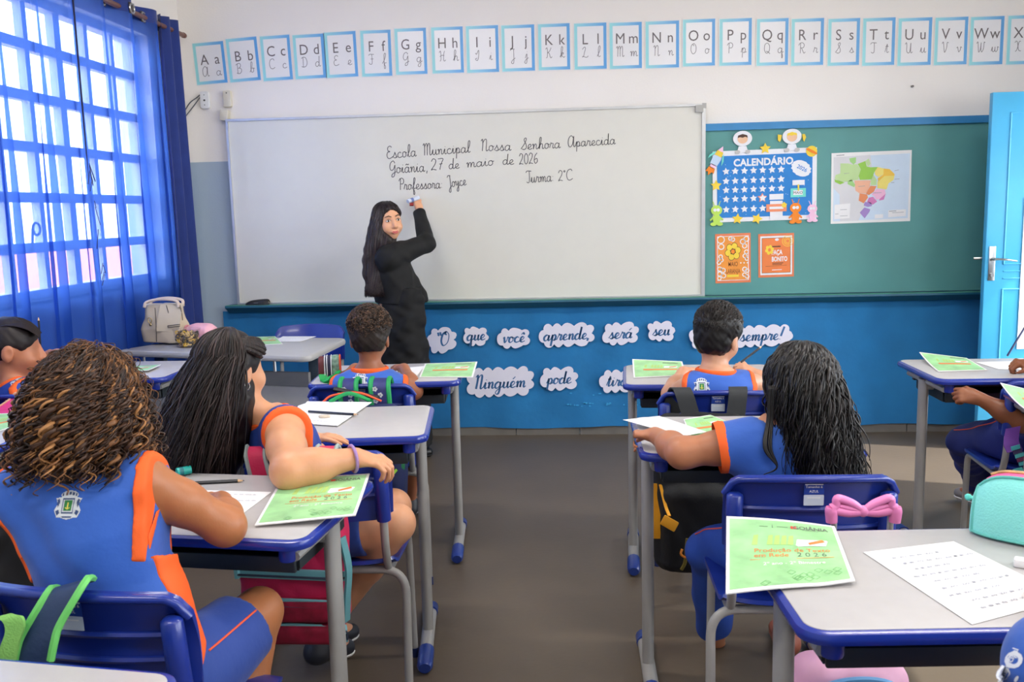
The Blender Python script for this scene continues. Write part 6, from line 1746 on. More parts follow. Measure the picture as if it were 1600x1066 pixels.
def band(name, col, u, v, z=.085, rr=.010):
    c = hc+M@V3(u, v, z); m2 = MB(); m2.tube([p-J['org'] for p in ring_path(c, M@V3(rr, 0, 0), M@V3(0, .004, rr*.6), 14)], .0038, 6, closed=True); m2.build(name, mat(name, col, .5), hb)
band('lilac_hair_tie', (196, 176, 220), .010, -.055, .098); band('blue_hair_tie', (92, 96, 170), -.030, -.045, .100); band('orange_hair_tie', (240, 130, 50), .060, -.055, .066)

# --- child beside the curtain, in profile
J = dict(pelvis=V3(-2.060, 3.345, .535), neck=ay(14, 600, 3.37), side=unit(V3(.75, -.66, 0)), ts=1.0, hs=1.12)
J['head'] = ay(19, 545, 3.39); J['M'] = rot_frame(-62, 8, 0)
hd = ay(72, 550, 3.66)
J['arms'] = [dict(sh=ay(42, 622, 3.30), el=ay(118, 568, 3.60), wr=ay(90, 553, 3.66), hand=(unit(V3(-.9, .1, .05)), V3(0, .3, -.9), 1, .75, .8)), dict(sh=ay(2, 618, 3.44), r=.9, el=V3(-2.12, 3.56, .74), wr=V3(-2.04, 3.70, .79), hand=(V3(.6, .7, 0), V3(0, 0, -1), -1, .4, .8))]
J['legs'] = [dict(hip=V3(-2.0, 3.38, .53), kn=V3(-1.97, 3.72, .50), an=V3(-1.97, 3.74, .10), toe=V3(-1.97, 3.86, .035)), dict(hip=V3(-2.11, 3.38, .53), kn=V3(-2.11, 3.72, .50), an=V3(-2.11, 3.74, .10), toe=V3(-2.11, 3.86, .035))]
b = person('child in profile by the curtain with hair combed back, holding a pencil upright', J, (-2.32, 3.14, 0), (-1.70, 3.95, 1.18), .005, skin('rosy', (190, 124, 92)), face={})
sh = vest(b, J, .005, m=mat('uniform_deep_blue', (34, 66, 152), .72), folds=.005, seed=25); shorts(b, J, .75, seed=26)
for l in J['legs']: shoe(b, l['an'], l['toe'], J['org'])
c_ = ay(7, 592, 3.24); decal(sh, J['org'], c_, V3(.8, -.5, 0), V3(0, 0, 1), V3(-.2, -1, .1), CREST, .03, b)
hc, M = J['head'], J['M']
HM = hair_mats((34, 26, 26), (48, 38, 36))
F = Field(hc-.2, hc+.2, .005)
F.add(ellip(hc+M@V3(0, -.012, .028), (.086, .106, .098), M), .01); F.add(ellip(hc+M@V3(0, -.08, .0), (.06, .06, .07), M), .02)
F.sub(ellip(hc+M@V3(0, .130, -.045), (.12, .095, .10), M), .012)
for q in (-1, 1): F.sub(ellip(hc+M@V3(q*.09, .02, -.03), (.03, .04, .045), M), .006)
F.fold(.002, (120, 120, 120), 2); F.clip(lambda P: -(((P-hc)@M)[..., 2]+.075))
hb = F.build('hair', HM[0], b, J['org'])
mb = MB(); rg = random.Random(51)
for k in range(320):
    phi = rg.uniform(-70, 70); P = []
    for i in range(10):
        t = i/9; a = R_(phi); th = R_(62)*(1-t)-R_(70)*t
        P.append(hc+M@V3(-math.sin(a)*.088*(.35+.65*abs(math.cos(PI*t*.5))), math.sin(th)*.108, .024+math.cos(th)*(.101-.03*abs(math.sin(a))))-J['org'])
    mb.cur = k % 2; mb.tube(P, .0020, 4, False)
mb.build('strands', HM, hb, sharp=180)
pencil(ay(64, 556, 3.60), ay(60, 495, 3.62), 'dark pencil held upright by the child beside the curtain')

# --- child at the right edge, arm swinging down
J = dict(pelvis=V3(1.755, 3.385, .535), neck=V3(1.86, 3.375, .885), side=V3(1., 0, 0), ts=1.05, hs=1.0)
J['head'] = V3(1.87, 3.42, .995); J['M'] = rot_frame(5, 22, 0)
J['arms'] = [dict(sh=V3(1.742, 3.345, .835), el=ay(1597, 658, 3.24), wr=ay(1528, 622, 3.30), r=1.0, hand=(unit(V3(-.93, .25, .14)), unit(V3(.2, .8, -.5)), -1, .85, .86)),
             dict(sh=V3(1.98, 3.38, .840), el=V3(2.05, 3.56, .80), wr=az(1613, 569, .797), hand=(unit(V3(-.96, .12, .05)), unit(V3(-.1, .35, -.9)), 1, .8, .82))]
anL = ay(1534, 772, 4.20); anL[2] = max(anL[2], .1)
J['legs'] = [dict(hip=V3(1.655, 3.42, .53), kn=ay(1512, 694, 3.72), an=anL, toe=anL+V3(-.05, .10, -.06), r=1.08), dict(hip=V3(1.795, 3.42, .53), kn=V3(1.80, 3.76, .51), an=V3(1.80, 3.84, .10), toe=V3(1.80, 3.95, .035), r=1.08)]
b = person('child in navy trousers at the right picture edge, one arm swinging down, other hand writing', J, (1.34, 3.18, 0), (2.14, 4.36, 1.14), .005, skin('deep', (140, 84, 54)), face={})
vest(b, J, .005, folds=.005, seed=27); shorts(b, J, .9, ank=.88, seed=28, name='trousers', m=M_navy, folds=.007)
for l in J['legs']: shoe(b, l['an']-V3(0, 0, .005), l['toe'], J['org'], mat('grey_sneaker', (120, 116, 116), .5))
short_hair(b, J, hair_mats((20, 16, 15), (32, 25, 22), (46, 36, 32)), .012, True, 500, .016, -.02, 8)
pencil(ay(1574, 556, 3.66), ay(1606, 504, 3.72), 'dark blue pencil in the writing hand on the far right desk', mat('pencil_blue', (24, 34, 90), .3))

# --- child cut off by the bottom right corner
J = dict(pelvis=V3(.67, 1.035, .535), neck=V3(.700, 1.035, .970), side=V3(1., 0, 0), ts=1.1, hs=1.0)
J['head'] = V3(.715, 1.08, 1.085); J['M'] = rot_frame(0, 18, 0)
J['arms'] = [dict(sh=V3(.562, 1.015, .880), el=V3(.600, 1.085, .70), wr=V3(.74, 1.22, .67), hand=(V3(.3, .9, .2), V3(0, 0, -1), -1, .4, .8)), dict(sh=V3(.84, 1.03, .890), el=V3(.92, 1.18, .80), wr=V3(.80, 1.42, .797), hand=(V3(-.3, .9, 0), V3(0, 0, -1), 1, .4, .8))]
J['legs'] = [dict(hip=V3(.585, 1.08, .53), kn=V3(.58, 1.42, .52), an=V3(.58, 1.42, .10), toe=V3(.58, 1.54, .035)), dict(hip=V3(.725, 1.08, .53), kn=V3(.74, 1.42, .52), an=V3(.74, 1.42, .10), toe=V3(.74, 1.54, .035))]
b = person('child in bright blue uniform shirt with white lettering cut off at the bottom right corner', J, (.40, .86, 0), (1.02, 1.60, 1.24), .0055, skin('tan', (176, 112, 72)), face={})
sh = vest(b, J, .005, folds=.004, seed=31, sleeve=.17, side_panel=False, trim=False); shorts(b, J, .75, seed=32)
for l in J['legs']: shoe(b, l['an'], l['toe'], J['org'])
short_hair(b, J, hair_mats((20, 16, 15), (32, 25, 22), (46, 36, 32)), .012, True, 400, .016, -.02, 9)
bv = BVHTree.FromObject(sh, bpy.context.evaluated_depsgraph_get())
def cloth_text(txt, px, py, Y, size, rot, name):
    c = ay(px, py, Y); xd = unit(V3(math.cos(rot), 0, math.sin(rot))); yd = unit(V3(-math.sin(rot), 0, math.cos(rot))); nd = unit(CPOS-c)
    vs, fs = text_mesh(txt, size, bold=size*.02)
    mb = MB(); out = []
    for a, q, _ in vs:
        p = c+xd*a+yd*q-J['org']; h = bv.ray_cast(Vector(p+nd*.3), Vector(-nd))
        out.append(np.array(h[0])+nd*.0012 if h[0] is not None else p)
    mb.add(out, fs); mb.build(name, mat('print_white', (232, 234, 240), .6), sh)
cloth_text('go', 1590, 1046, .95, .040, R_(68), 'white_lettering'); cloth_text('rede municipal', 1574, 1050, .95, .010, R_(68), 'small_lettering')
# --- adult at the whiteboard
rg = random.Random(61); random.seed(61)
TY = 5.15
hip = V3(-.985, 5.15, .77)
J = dict(pelvis=hip, neck=ay(600, 386, 5.14), side=unit(V3(-.62, .78, 0))*-1, ts=1.02, hs=1.0)
hc = ay(606, 346, 5.13); J['head'] = hc; J['M'] = rot_frame(-146, 2, 6)
shR, elR, wrR = ay(606, 402, 5.02), ay(665, 381, 5.24), ay(655, 328, 5.53)
J['arms'] = [dict(sh=shR, el=elR, wr=wrR, r=.95, hand=(unit(V3(-.22, .25, .92)), unit(V3(-.75, .6, -.05)), -1, .78, .92, dict(th_out=.6))),
             dict(sh=ay(606, 404, 5.27), el=V3(-1.10, 5.36, .95), wr=V3(-1.04, 5.36, .80), r=.95, hand=(V3(.1, .1, -.9), V3(-1, 0, 0), 1, .3, .9))]
J['legs'] = [dict(hip=hip+V3(.03, -.07, 0), kn=V3(-.95, 5.09, .42), an=V3(-.96, 5.09, .09), toe=V3(-.87, 5.16, .03), r=.78), dict(hip=hip+V3(-.03, .07, 0), kn=V3(-.99, 5.22, .42), an=V3(-1.0, 5.22, .09), toe=V3(-.91, 5.30, .03), r=.78)]
b = person('woman in black suit with long dark hair writing on the whiteboard and looking back', J, (-1.40, 4.86, 0), (-.70, 5.66, 1.62), .0042, skin('teacher', (226, 168, 132)), face=dict(lip=(206, 104, 104), brow=(52, 34, 26), smile=.006))
org = J['org']
# jacket
F = Field((-1.40, 4.82, .66), (-.70, 5.62, 1.58), .005)
neck, pel = J['neck'], J['pelvis']; upv = unit(neck-pel)
F.add(loft(pel, neck, J['side'], [(-.10, .150, .128), (.0, .148, .126), (.2, .138, .118), (.42, .134, .114), (.65, .150, .116), (.84, .148, .100), (.95, .100, .072), (1.0, .066, .058)]), .02)
for a in J['arms']:
    F.add(cone(neck-upv*.05, a['sh'], .062, .064), .03); limb(F, [a['sh'], a['el']], [.064, .056], .03); d = a['wr']-a['el']
    F.add(cone(a['el'], a['el']+d*.93, .056, .037), .02, cut=lambda P, a=a, d=d: (P-a['el'])@unit(d)-np.linalg.norm(d)*.93)
# open front hem flaring to the right
hem = ay(650, 466, 5.14)
F.add(cone(ay(628, 415, 5.17), ay(638, 440, 5.18), .045, .055), .03); F.add(cone(ay(636, 440, 5.18), ay(654, 462, 5.19), .055, .050), .03); F.add(cone(ay(640, 462, 5.18), ay(664, 470, 5.19), .045, .020), .02)
F.fold(.005, (26, 26, 20), 3); F.clip(lambda P: np.minimum((P-neck)@upv-.012, .10-np.linalg.norm((P-neck)-((P-neck)@upv)[..., None]*upv, axis=-1))); F.clip(lambda P: .915-.03*(P[..., 0]+1.0)-P[..., 2])
F.build('jacket', M_black, b, org, smooth=2)
F = Field((-1.24, 4.90, .06), (-.74, 5.40, 1.02), .005)
F.add(loft(V3(-.985, 5.15, .08), V3(-.985, 5.15, .90), J['side'], [(0, .150, .140), (.3, .150, .138), (.7, .150, .134), (.92, .146, .124), (1.12, .13, .11)]), .02)
F.fold(.010, (40, 40, 3), 7); F.build('skirt', M_skirt, b, org, smooth=2)
for l in J['legs']: shoe(b, l['an'], l['toe'], org, mat('black_shoe', (20, 20, 22), .4), 1.0, mat('black_shoe', (20, 20, 22), .4))
M = J['M']
HM = hair_mats((32, 23, 22), (46, 34, 32), (68, 54, 57), (38, 29, 35))
for m in HM: m.node_tree.nodes['Principled BSDF'].inputs['Roughness'].default_value = .34
F = Field(hc-V3(.26, .24, .60), hc+V3(.2, .2, .2), .005)
F.add(ellip(hc+M@V3(0, -.014, .026), (.080, .098, .088), M), .01)
e = ay(583, 458, 5.02)
F.add(loft(e, hc+V3(-.020, -.01, .0), (1, .3, 0), [(0, .045, .018), (.25, .070, .028), (.55, .082, .036), (.85, .080, .060), (1, .070, .066)]), .03)
F.sub(ellip(hc+M@V3(-.004, .128, -.010), (.086, .100, .098), M), .006)
F.sub(ellip(hc+M@V3(-.075, .055, -.050), (.055, .10, .085), M), .01)
F.fold(.003, (70, 70, 6), 3)
hb = F.build('hair', HM[0], b, org)
mb = MB()
bvh = BVHTree.FromObject(hb, bpy.context.evaluated_depsgraph_get())
for k in range(1000):       # straight strands lying on the hair mass from the crown to the tips
    a0 = rg.uniform(0, 2*PI); da = rg.gauss(0, .10); wv = rg.uniform(0, 6); P = []
    zs = np.linspace(hc[2]+.112-.03*rg.random(), e[2]+.03, 34)
    lift = rg.uniform(.0004, .0045)
    for z in zs:
        t = min(1, max(0, (hc[2]-.02-z)/(hc[2]-.02-e[2]))); A = (hc+M@V3(0, -.012, 0))*(1-t)+e*t
        aa = a0+da*t+.05*math.sin(9*t+wv)*t; d = V3(math.cos(aa), math.sin(aa), 0)
        o_ = V3(A[0], A[1], z)-org
        h = bvh.ray_cast(Vector(o_+d*.35), Vector(-d))
        if h[0] is None or (np.array(h[0])-o_)@d < .012:
            if len(P) > 5: break
            P = []; continue
        P.append(np.array(h[0])+np.array(h[1])*lift)
    if len(P) > 7:
        if len(P) > 24:
            for q_ in range(3): P.append(P[-1]+V3(rg.gauss(0, .0015), rg.gauss(0, .0015), -.012-.008*rg.random()))
        mb.cur = rg.choice((0, 0, 1, 1, 2, 3)); locks(mb, [np.array(P)], (.0012, .0026), sides=5, flat=.6)
mb.build('strands', HM, hb, sharp=180)
# marker in her hand
a, d2 = ay(637, 315, 5.48), ay(654, 309, 5.54)
t = thing('board_marker', 'white and blue board marker with red cap in the hand of the woman in black', 'marker', a)
mb = MB(); mb.tube([a-a, d2-a], .0125, 14); mb.build('barrel', mat('marker_white', (214, 222, 238), .3), t)
mb = MB(); q = unit(d2-a); mb.tube([q*.022, q*.040], .0130, 14); mb.build('blue_band', mat('marker_blue', (110, 130, 190), .3), t)
mb = MB(); mb.tube([V3(.012, -.006, -.018), V3(.034, .002, -.018)], .010, 12); mb.build('red_cap', mat('marker_red', (150, 40, 40), .3), t)
# ------------------------------------------------------------ bags and small things
def rbox(c, h, r, M=None):
    c = np.array(c, float); h = np.array(h, float)-r
    def fn(P):
        q = P-c
        if M is not None: q = q@M
        q = np.abs(q)-h
        return np.linalg.norm(np.maximum(q, 0), axis=-1)+np.minimum(q.max(-1), 0)-r
    m = np.linalg.norm(h+r)
    return fn, c-m, c+m
def strap(path, w, wdir, m, edge=None, parent=None, name='strap', th=.006, o=(0, 0, 0), ew=.010):
    P = [np.array(p)-np.array(o) for p in spline(path, 7)]; n = len(P); wd = unit(wdir)
    def fn(a, b):
        def f(u, v):
            i = min(int(u*(n-1)), n-2); t = u*(n-1)-i
            return P[i]*(1-t)+P[i+1]*t+wd*(a+(b-a)*v)
        return f
    mb = MB(); mb.grid(fn(-w/2, w/2), n-1, 2, th); r = mb.build(name, m, parent, sharp=50)
    if edge:
        mb = MB()
        for s in (-1, 1): mb.tube([p+wd*s*w/2 for p in P], ew/2, 6, sq=.9)
        mb.build('edge_binding', edge, r)
    return r
M_red = mat('bag_red', (206, 30, 84), .6, vary=.08, bump=.1, bscale=150); M_redd = mat('bag_dark_red', (150, 22, 54), .55, vary=.35, vscale=30)
M_teal = mat('zip_tape_teal', (128, 196, 204), .6, vary=.06); M_ziptooth = mat('zip_dark', (60, 70, 90), .4)
def soft_bag(name, label, c, h, r, m, vox=.006, M=None, extra=(), fold=.004, seed=1, cat='backpack', group=None):
    c = np.array(c, float); F = Field(c-np.linalg.norm(h)-.12, c+np.linalg.norm(h)+.12, vox)
    F.add(rbox(c, h, r, M), .02)
    for q in extra: F.add(q, .02)
    F.fold(fold, (30, 30, 30), seed)
    t = thing(name, label, cat, (c[0], c[1], c[2]-h[2]), 0, group)
    t['_'] = 0; del t['_']
    F.build('bag_body', m, t, (c[0], c[1], c[2]-h[2]), smooth=2)
    return t, np.array((c[0], c[1], c[2]-h[2]))
# red bag behind the chair of the straight-haired girl
t, o = soft_bag('backpack', 'red backpack with three light blue zipped tiers hanging under the curly-haired girl\'s desk', (-.745, 2.255, .525), (.140, .058, .185), .03, M_red, seed=3)
mb = MB(); mb2 = MB(); mb3 = MB()
for z, dy, ww in ((.515, .066, .142), (.438, .074, .138), (.372, .076, .136)):
    P = bend([(-ww+.004, -dy+.05, z-.01), (-ww, -dy-.006, z), (ww, -dy-.006, z-.012), (ww+.002, -dy+.05, z-.03), (ww, -dy+.06, z-.06)], .03)
    P = [np.array(p)+V3(-.745, 2.255, 0)-o for p in P]
    strap(P, .027, (0, -.12, 1), M_teal, None, t, 'zip_tape', .008); mb2.tube([p+V3(0, -.006, -.003) for p in P], .0030, 6)
mb2.build('zipper', M_ziptooth, t)
F = Field((-.92, 2.14, .31), (-.57, 2.24, .50), .005); F.add(rbox((-.745, 2.188, .412), (.122, .022, .030), .014), 0); F.add(rbox((-.745, 2.186, .350), (.128, .024, .026), .014), 0); F.build('front_pockets', M_redd, t, o)
bk = lambda u, v, y0=2.345: None
def over_back(x, Y, drop_far=.10, drop_near=.16, zt=.800):
    """path of a strap over the top rim of a chair back at depth Y"""
    return [(x, Y+.018, zt-drop_far), (x, Y+.016, zt-.02), (x, Y+.002, zt+.004), (x, Y-.018, zt-.006), (x, Y-.030, zt-.05), (x, Y-.034, zt-drop_near)]
M_grey_b = mat('binding_grey', (156, 170, 166), .6)
YB_ = 2.345-.008
p = ay(400, 705, YB_)
strap([(p[0]-.012, YB_+.03, .72), (p[0]-.01, YB_+.028, .782), (p[0], YB_+.006, .807), (p[0]+.004, YB_-.020, .790), (p[0]+.016, YB_-.030, .74), (p[0]+.03, YB_-.032, .69)], .052, (1, 0, 0), M_red, M_grey_b, t, o=o, ew=.013)
p = ay(512, 697, YB_); strap([(p[0], YB_+.03, .75), (p[0], YB_+.028, .785), (p[0], YB_+.005, .807), (p[0], YB_-.022, .792), (p[0], YB_-.032, .70)], .052, (1, 0, 0), M_red, M_grey_b, t, o=o, ew=.013)
strap([(-.600, 2.21, .60), (-.585, 2.20, .52), (-.592, 2.20, .44), (-.60, 2.21, .37)], .026, (.3, .9, 0), mat('webbing_teal', (92, 150, 156), .7), None, t, 'side_strap', o=o)
# black bag behind the chair of the boy with the fade haircut
M_bagblk = mat('bag_black', (16, 16, 18), .75, vary=.15, bump=.12, bscale=200); M_yel = mat('strap_yellow', (238, 164, 24), .6); M_bagstr = mat('strap_dark_grey', (44, 46, 48), .75)
t, o = soft_bag('backpack', 'black backpack with yellow straps and hook hanging under the wavy-haired girl\'s desk', (.415, 3.000, .465), (.155, .070, .265), .05, M_bagblk, extra=[rbox((.41, 2.94, .36), (.13, .05, .15), .04)], seed=5)
for px, dx in ((1082, .03), (1172, -.012)):
    p = ay(px-18, 618, 3.08); strap([(p[0]-dx, 3.125, .70), (p[0]-dx*.4, 3.122, .785), (p[0], 3.098, .806), (p[0]+dx*.3, 3.066, .79), (p[0]+dx, 3.055, .72), (p[0]+dx*1.6, 3.045, .66)], .062, (1, 0, 0), M_bagstr, None, t, o=o)
strap([ay(1026, 756, 2.95), ay(1026, 790, 2.94), ay(1025, 820, 2.93), ay(1026, 842, 2.93)], .028, (1, 0, 0), M_yel, None, t, 'yellow_strap', o=o)
strap([ay(1032, 757, 2.94), ay(1040, 790, 2.90), ay(1046, 806, 2.87)], .010, (1, 0, 0), M_yel, None, t, 'yellow_cord', o=o)
a = ay(1046, 818, 2.855); mb = MB(); mb.M = frame(a-o, (.85, -.2, -.45), (.4, .1, .9)); mb.box((0, 0, 0), (.052, .034, .012), .004); mb.build('yellow_buckle', M_yel, t)
mb = MB(); mb.tube([q-o for q in spline([ay(1074, 842, 2.865), ay(1072, 862, 2.862), ay(1070, 880, 2.865), ay(1065, 890, 2.87)], 6)], .006, 8); mb.build('olive_cord', mat('olive_cord', (120, 104, 36), .6), t)
mb = MB(); mb.tube([q-o for q in spline([ay(1066, 858, 2.86), ay(1064, 866, 2.855), ay(1071, 871, 2.855), ay(1078, 867, 2.855), ay(1078, 860, 2.86)], 6)], .004, 8); mb.build('orange_hook', mat('hook_orange', (236, 140, 40), .4), t)
# small red bag seen behind the desk leg
c = ay(1023, 848, 3.25)
t, o = soft_bag('pouch', 'small red pouch hanging left of the black backpack behind the desk leg', c, (.040, .03, .055), .03, mat('pouch_red', (206, 40, 40), .6), .005, cat='pouch')
strap([c+V3(0, 0, .05), c+V3(.004, -.005, .10), c+V3(.0, 0, .17)], .008, (1, 0, 0), mat('cord_white', (230, 228, 222), .6), None, t, 'cord', o=o)
# navy bag with green trim on the chair of the boy with short curls
M_navyp = mat('bag_navy_print', (44, 48, 110), .65, vary=.25, vscale=22); M_gtrim = mat('trim_green', (20, 150, 80), .6); M_mesh = mat('mesh_green', (16, 110, 62), .7, bump=.4, bscale=400); M_bagnavy = mat('bag_navy', (26, 36, 84), .65)
t, o = soft_bag('backpack', 'navy backpack with green edged patterned straps over the chair of the short-curled boy', (-.775, 3.185, .545), (.155, .070, .190), .05, M_bagnavy, seed=7)
yb = 3.285
for px, w in ((545, .060), (594, .066)):
    p = ay(px, 598, yb); strap([(p[0], yb+.05, .79), (p[0], yb+.03, .812), (p[0], yb-.002, .812), (p[0]+.004, yb-.035, .79), (p[0]+.008, yb-.045, .745), (p[0]+.01, yb-.05, .69)], w, (1, 0, 0), M_navyp, M_gtrim, t, o=o, ew=.018)
    rg = random.Random(px); mb = MB()
    for k in range(3):
        fx, fz = p[0]+rg.uniform(-.015, .02), .785-.022*k
        mb.M = frame(V3(fx, yb-.047-.002*k, fz)-o, (1, 0, 0), (0, -.15, 1))
        for j in range(5): mb.prism(ell(.0042, .0042, 8, .006*math.cos(j*1.257), .006*math.sin(j*1.257)), 0, .001)
    mb.build('white_blossoms', M_white, t)
mb = MB(); a, b_ = ay(522, 608, 3.19), ay(592, 622, 3.19); mb.tube([a-o, b_-o], .014, 10, sq=.6); mb.build('dark_bar', mat('bar_black', (24, 26, 30), .6), t)
mb = MB(); mb.tube([q-o for q in spline([ay(515, 628, 3.12), ay(545, 615, 3.12), ay(578, 626, 3.12)], 8)], .007, 8); mb.build('green_piping', M_gtrim, t)
mb = MB(); mb.tube([q-o for q in spline([ay(505, 628, 3.13), ay(520, 618, 3.13), ay(560, 614, 3.13), ay(596, 627, 3.13)], 8)], .004, 8); mb.build('red_piping', M_pipe, t)
c = ay(616, 752, 3.17); F = Field(c-.12, c+.12, .005); F.add(cone(c+V3(0, 0, .06), c+V3(-.005, 0, -.06), .042, .036), 0); F.build('mesh_pocket', M_mesh, t, o)
mb = MB(); mb.tube([q-o for q in spline([ay(602, 744, 3.12), ay(612, 742, 3.11), ay(620, 734, 3.12)], 6)], .005, 8); mb.build('lime_binding', mat('trim_lime', (150, 210, 60), .6), t)
strap([ay(628, 722, 3.16), ay(620, 735, 3.15), ay(614, 742, 3.14)], .03, (1, 0, .4), M_gtrim, None, t, 'green_strap', o=o)
mb = MB(); mb.tube([q-o for q in spline([ay(594, 735, 3.11), ay(589, 755, 3.10), ay(596, 785, 3.10)], 6)], .004, 6); mb.build('red_cord', mat('cord_red', (180, 24, 30), .5), t)
# navy strap with green edge over the nearest chair
M_navys = mat('strap_navy', (36, 56, 92), .55, vary=.08, bump=.1, bscale=120); M_lime = mat('binding_green', (112, 206, 104), .6)
t, o = soft_bag('backpack', 'navy backpack with bright green edging slung over the chair in the left foreground', (-.950, 1.335, .52), (.13, .055, .17), .05, M_bagnavy, seed=9)
p = ay(108, 918, 1.425)
strap([ay(118, 912, 1.475), ay(112, 911, 1.44), ay(106, 915, 1.405), ay(90, 940, 1.385), ay(64, 985, 1.372), ay(56, 1010, 1.365), ay(50, 1040, 1.36)], .074, (1, -.1, .30), M_navys, M_lime, t, o=o, ew=.014)
strap([ay(2, 962, 1.365), ay(18, 968, 1.36), ay(22, 985, 1.36), ay(14, 1010, 1.36), ay(10, 1040, 1.36)], .034, (1, 0, .25), mat('webbing_lime', (150, 216, 110), .7, bump=.3, bscale=300), None, t, 'green_webbing', o=o)
# pink trolley bag with bow handle
M_pinkh = mat('bow_handle_pink', (244, 140, 196), .35); M_pinkb = mat('bag_pink', (226, 168, 196), .6, vary=.08); M_lilac = mat('bag_lilac', (176, 160, 208), .6)
t, o = soft_bag('trolley_bag', 'pink trolley bag with bow-shaped handle standing behind the empty-looking blue chair', (.600, 1.945, .235), (.125, .075, .185), .06, M_pinkb, seed=11, cat='trolley bag')
a, b_ = ay(1303, 812, 1.955), ay(1392, 800, 1.955)
mb = MB()
for q in (a, b_): mb.tube([V3(q[0], 1.975, .40)-o, q-o], .007, 10)
mb.build('handle_rods', M_alu, t)
mb = MB(); c = ay(1349, 799, 1.950)
k = (ay(1400, 780, 1.95)[0]-c[0])
X = lambda x, z, y=0: c+V3(x*k, y, z*k)-o
for s_ in (-1, 1):
    mb.tube(spline([X(.0, .0), X(s_*.35, .26), X(s_*.80, .42), X(s_*.86, .20), X(s_*.98, .10)], 7), [.0085, .010, .0105, .010, .012], 10, sq=.9)
    mb.tube(spline([X(.0, -.02), X(s_*.45, -.05), X(s_*.86, .02), X(s_*1.0, .04)], 7), [.009, .010, .010, .012], 10)
    mb.tube(spline([X(.0, .0), X(s_*.42, .10), X(s_*.76, .18)], 6), [.008, .008, .006], 8)
    mb.tube(spline([X(s_*.98, .12), X(s_*1.0, 0), X(s_*.98, -.36)], 5), [.0125, .014, .0125], 12)
mb.sphere(X(0, 0), (.013, .012, .013), 12, 8); mb.build('bow_handle', M_pinkh, t)
mb = MB(); mb.tube(spline([V3(.48, 1.89, .30)-o, V3(.50, 1.865, .37)-o, V3(.57, 1.86, .405)-o, V3(.66, 1.86, .400)-o, V3(.71, 1.885, .33)-o], 6), .010, 8); mb.build('blue_piping', mat('piping_blue', (90, 150, 200), .5), t)
F = Field((.47, 1.80, .10), (.73, 1.92, .42), .005); F.add(rbox((.60, 1.878, .24), (.095, .022, .11), .03), 0); F.build('front_pocket', M_lilac, t, o)
strap([V3(.52, 1.868, .395), V3(.56, 1.852, .36), V3(.57, 1.85, .28)], .022, (1, 0, 0), M_teal, None, t, 'teal_strap', o=o)
# pink bag on the chair by the curtain
c = ay(18, 632, 3.09)
t, o = soft_bag('backpack', 'bright pink bag with beige seam on the chair at the left picture edge', V3(c[0]-.03, 3.095, .60), (.125, .055, .155), .04, mat('bag_magenta', (214, 50, 120), .6), seed=13)
strap([(c[0]+.03, 3.19, .77), (c[0]+.02, 3.17, .80), (c[0], 3.145, .775), (c[0]-.03, 3.04, .73), (c[0]-.04, 3.034, .64)], .10, (1, 0, 0), mat('bag_magenta', (214, 50, 120), .6), mat('seam_beige', (206, 160, 130), .6), t, o=o)
# dark bag at the left edge
c = ay(-8, 800, 1.98)
t, o = soft_bag('backpack', 'dark backpack with red piping in shadow left of the curly-haired girl', V3(-1.315, 1.965, .56), (.125, .06, .20), .06, mat('bag_charcoal', (28, 26, 28), .75), seed=15)
mb = MB(); mb.tube([V3(*p)-o for p in bend([(-1.205, 1.90, .38), (-1.200, 1.90, .66), (-1.235, 1.90, .755), (-1.40, 1.90, .755)], .07)], .010, 8); mb.build('red_piping', mat('piping_dark_red', (156, 40, 48), .6), t)
# straps on the right-edge chair
t, o = soft_bag('backpack', 'purple and teal striped backpack on the chair at the right picture edge', (1.735, 3.115, .53), (.135, .055, .19), .05, mat('bag_purple', (110, 60, 150), .6), seed=17)
strap([ay(1583, 668, 3.15), ay(1580, 690, 3.09), ay(1586, 705, 3.07)], .05, (1, 0, .2), mat('bag_purple', (110, 60, 150), .6), None, t, 'purple_strap', o=o)
for k, cc in enumerate(((70, 170, 176), (60, 50, 90), (90, 190, 190), (120, 50, 90), (80, 180, 186))):
    strap([ay(1580+k*3, 702+k*6, 3.07), ay(1594+k*3, 698+k*6, 3.06)], .013, (-.25, 0, 1), mat('stripe_%d' % k, cc, .6), None, t, 'stripe', o=o)
strap([ay(1590, 732, 3.07), ay(1598, 752, 3.06)], .03, (1, 0, .3), mat('webbing_mint', (90, 196, 190), .6), None, t, 'webbing', o=o)

# pencil cases
M_mint = mat('mint_fabric', (136, 224, 216), .75, vary=.04, bump=.25, bscale=260); M_mintd = mat('mint_piping', (100, 190, 180), .6); M_hot = mat('pink_print', (228, 90, 150), .6, vary=.2, vscale=40)
t = thing('pencil_case', 'mint green pencil case with pink zip band at the right edge of the near desk', 'pencil case', (.935, 1.730, DH), R_(-38))
def case(u, v, L=.33, w=.060, h=.119):
    a = PI*1.0*v
    x = (2*u-1); e = (1-abs(x)**7)
    return (x*L/2, -math.cos(a)*w*(1-.15*math.sin(a))*(.55+.45*e), .004+h*math.sin(a)**.62*(.62+.38*e))
mb = MB(); mb.grid(lambda u, v: case(u, v), 40, 22)
mb.add([case(i/40, 0) for i in range(41)]+[case(i/40, 1) for i in range(41)], [(i, i+1, 42+i, 41+i) for i in range(40)])
for e in (0, 1): mb.add([case(e, v/22) for v in range(23)], [tuple(range(23)) if e else tuple(range(22, -1, -1))])
mb.build('case_body', M_mint, t, sharp=60)
mb = MB(); mb.grid(lambda u, v: np.array(case(.06+.9*u, .40+.28*v))*V3(1, 1.0, 1)+V3(0, 0, .0025), 30, 6); mb.build('pink_zip_band', M_hot, t, sharp=180)
mb = MB()
for v in (.395, .685): mb.tube([np.array(case(u, v))+V3(0, 0, .003) for u in np.linspace(.03, .97, 30)], .0028, 6)
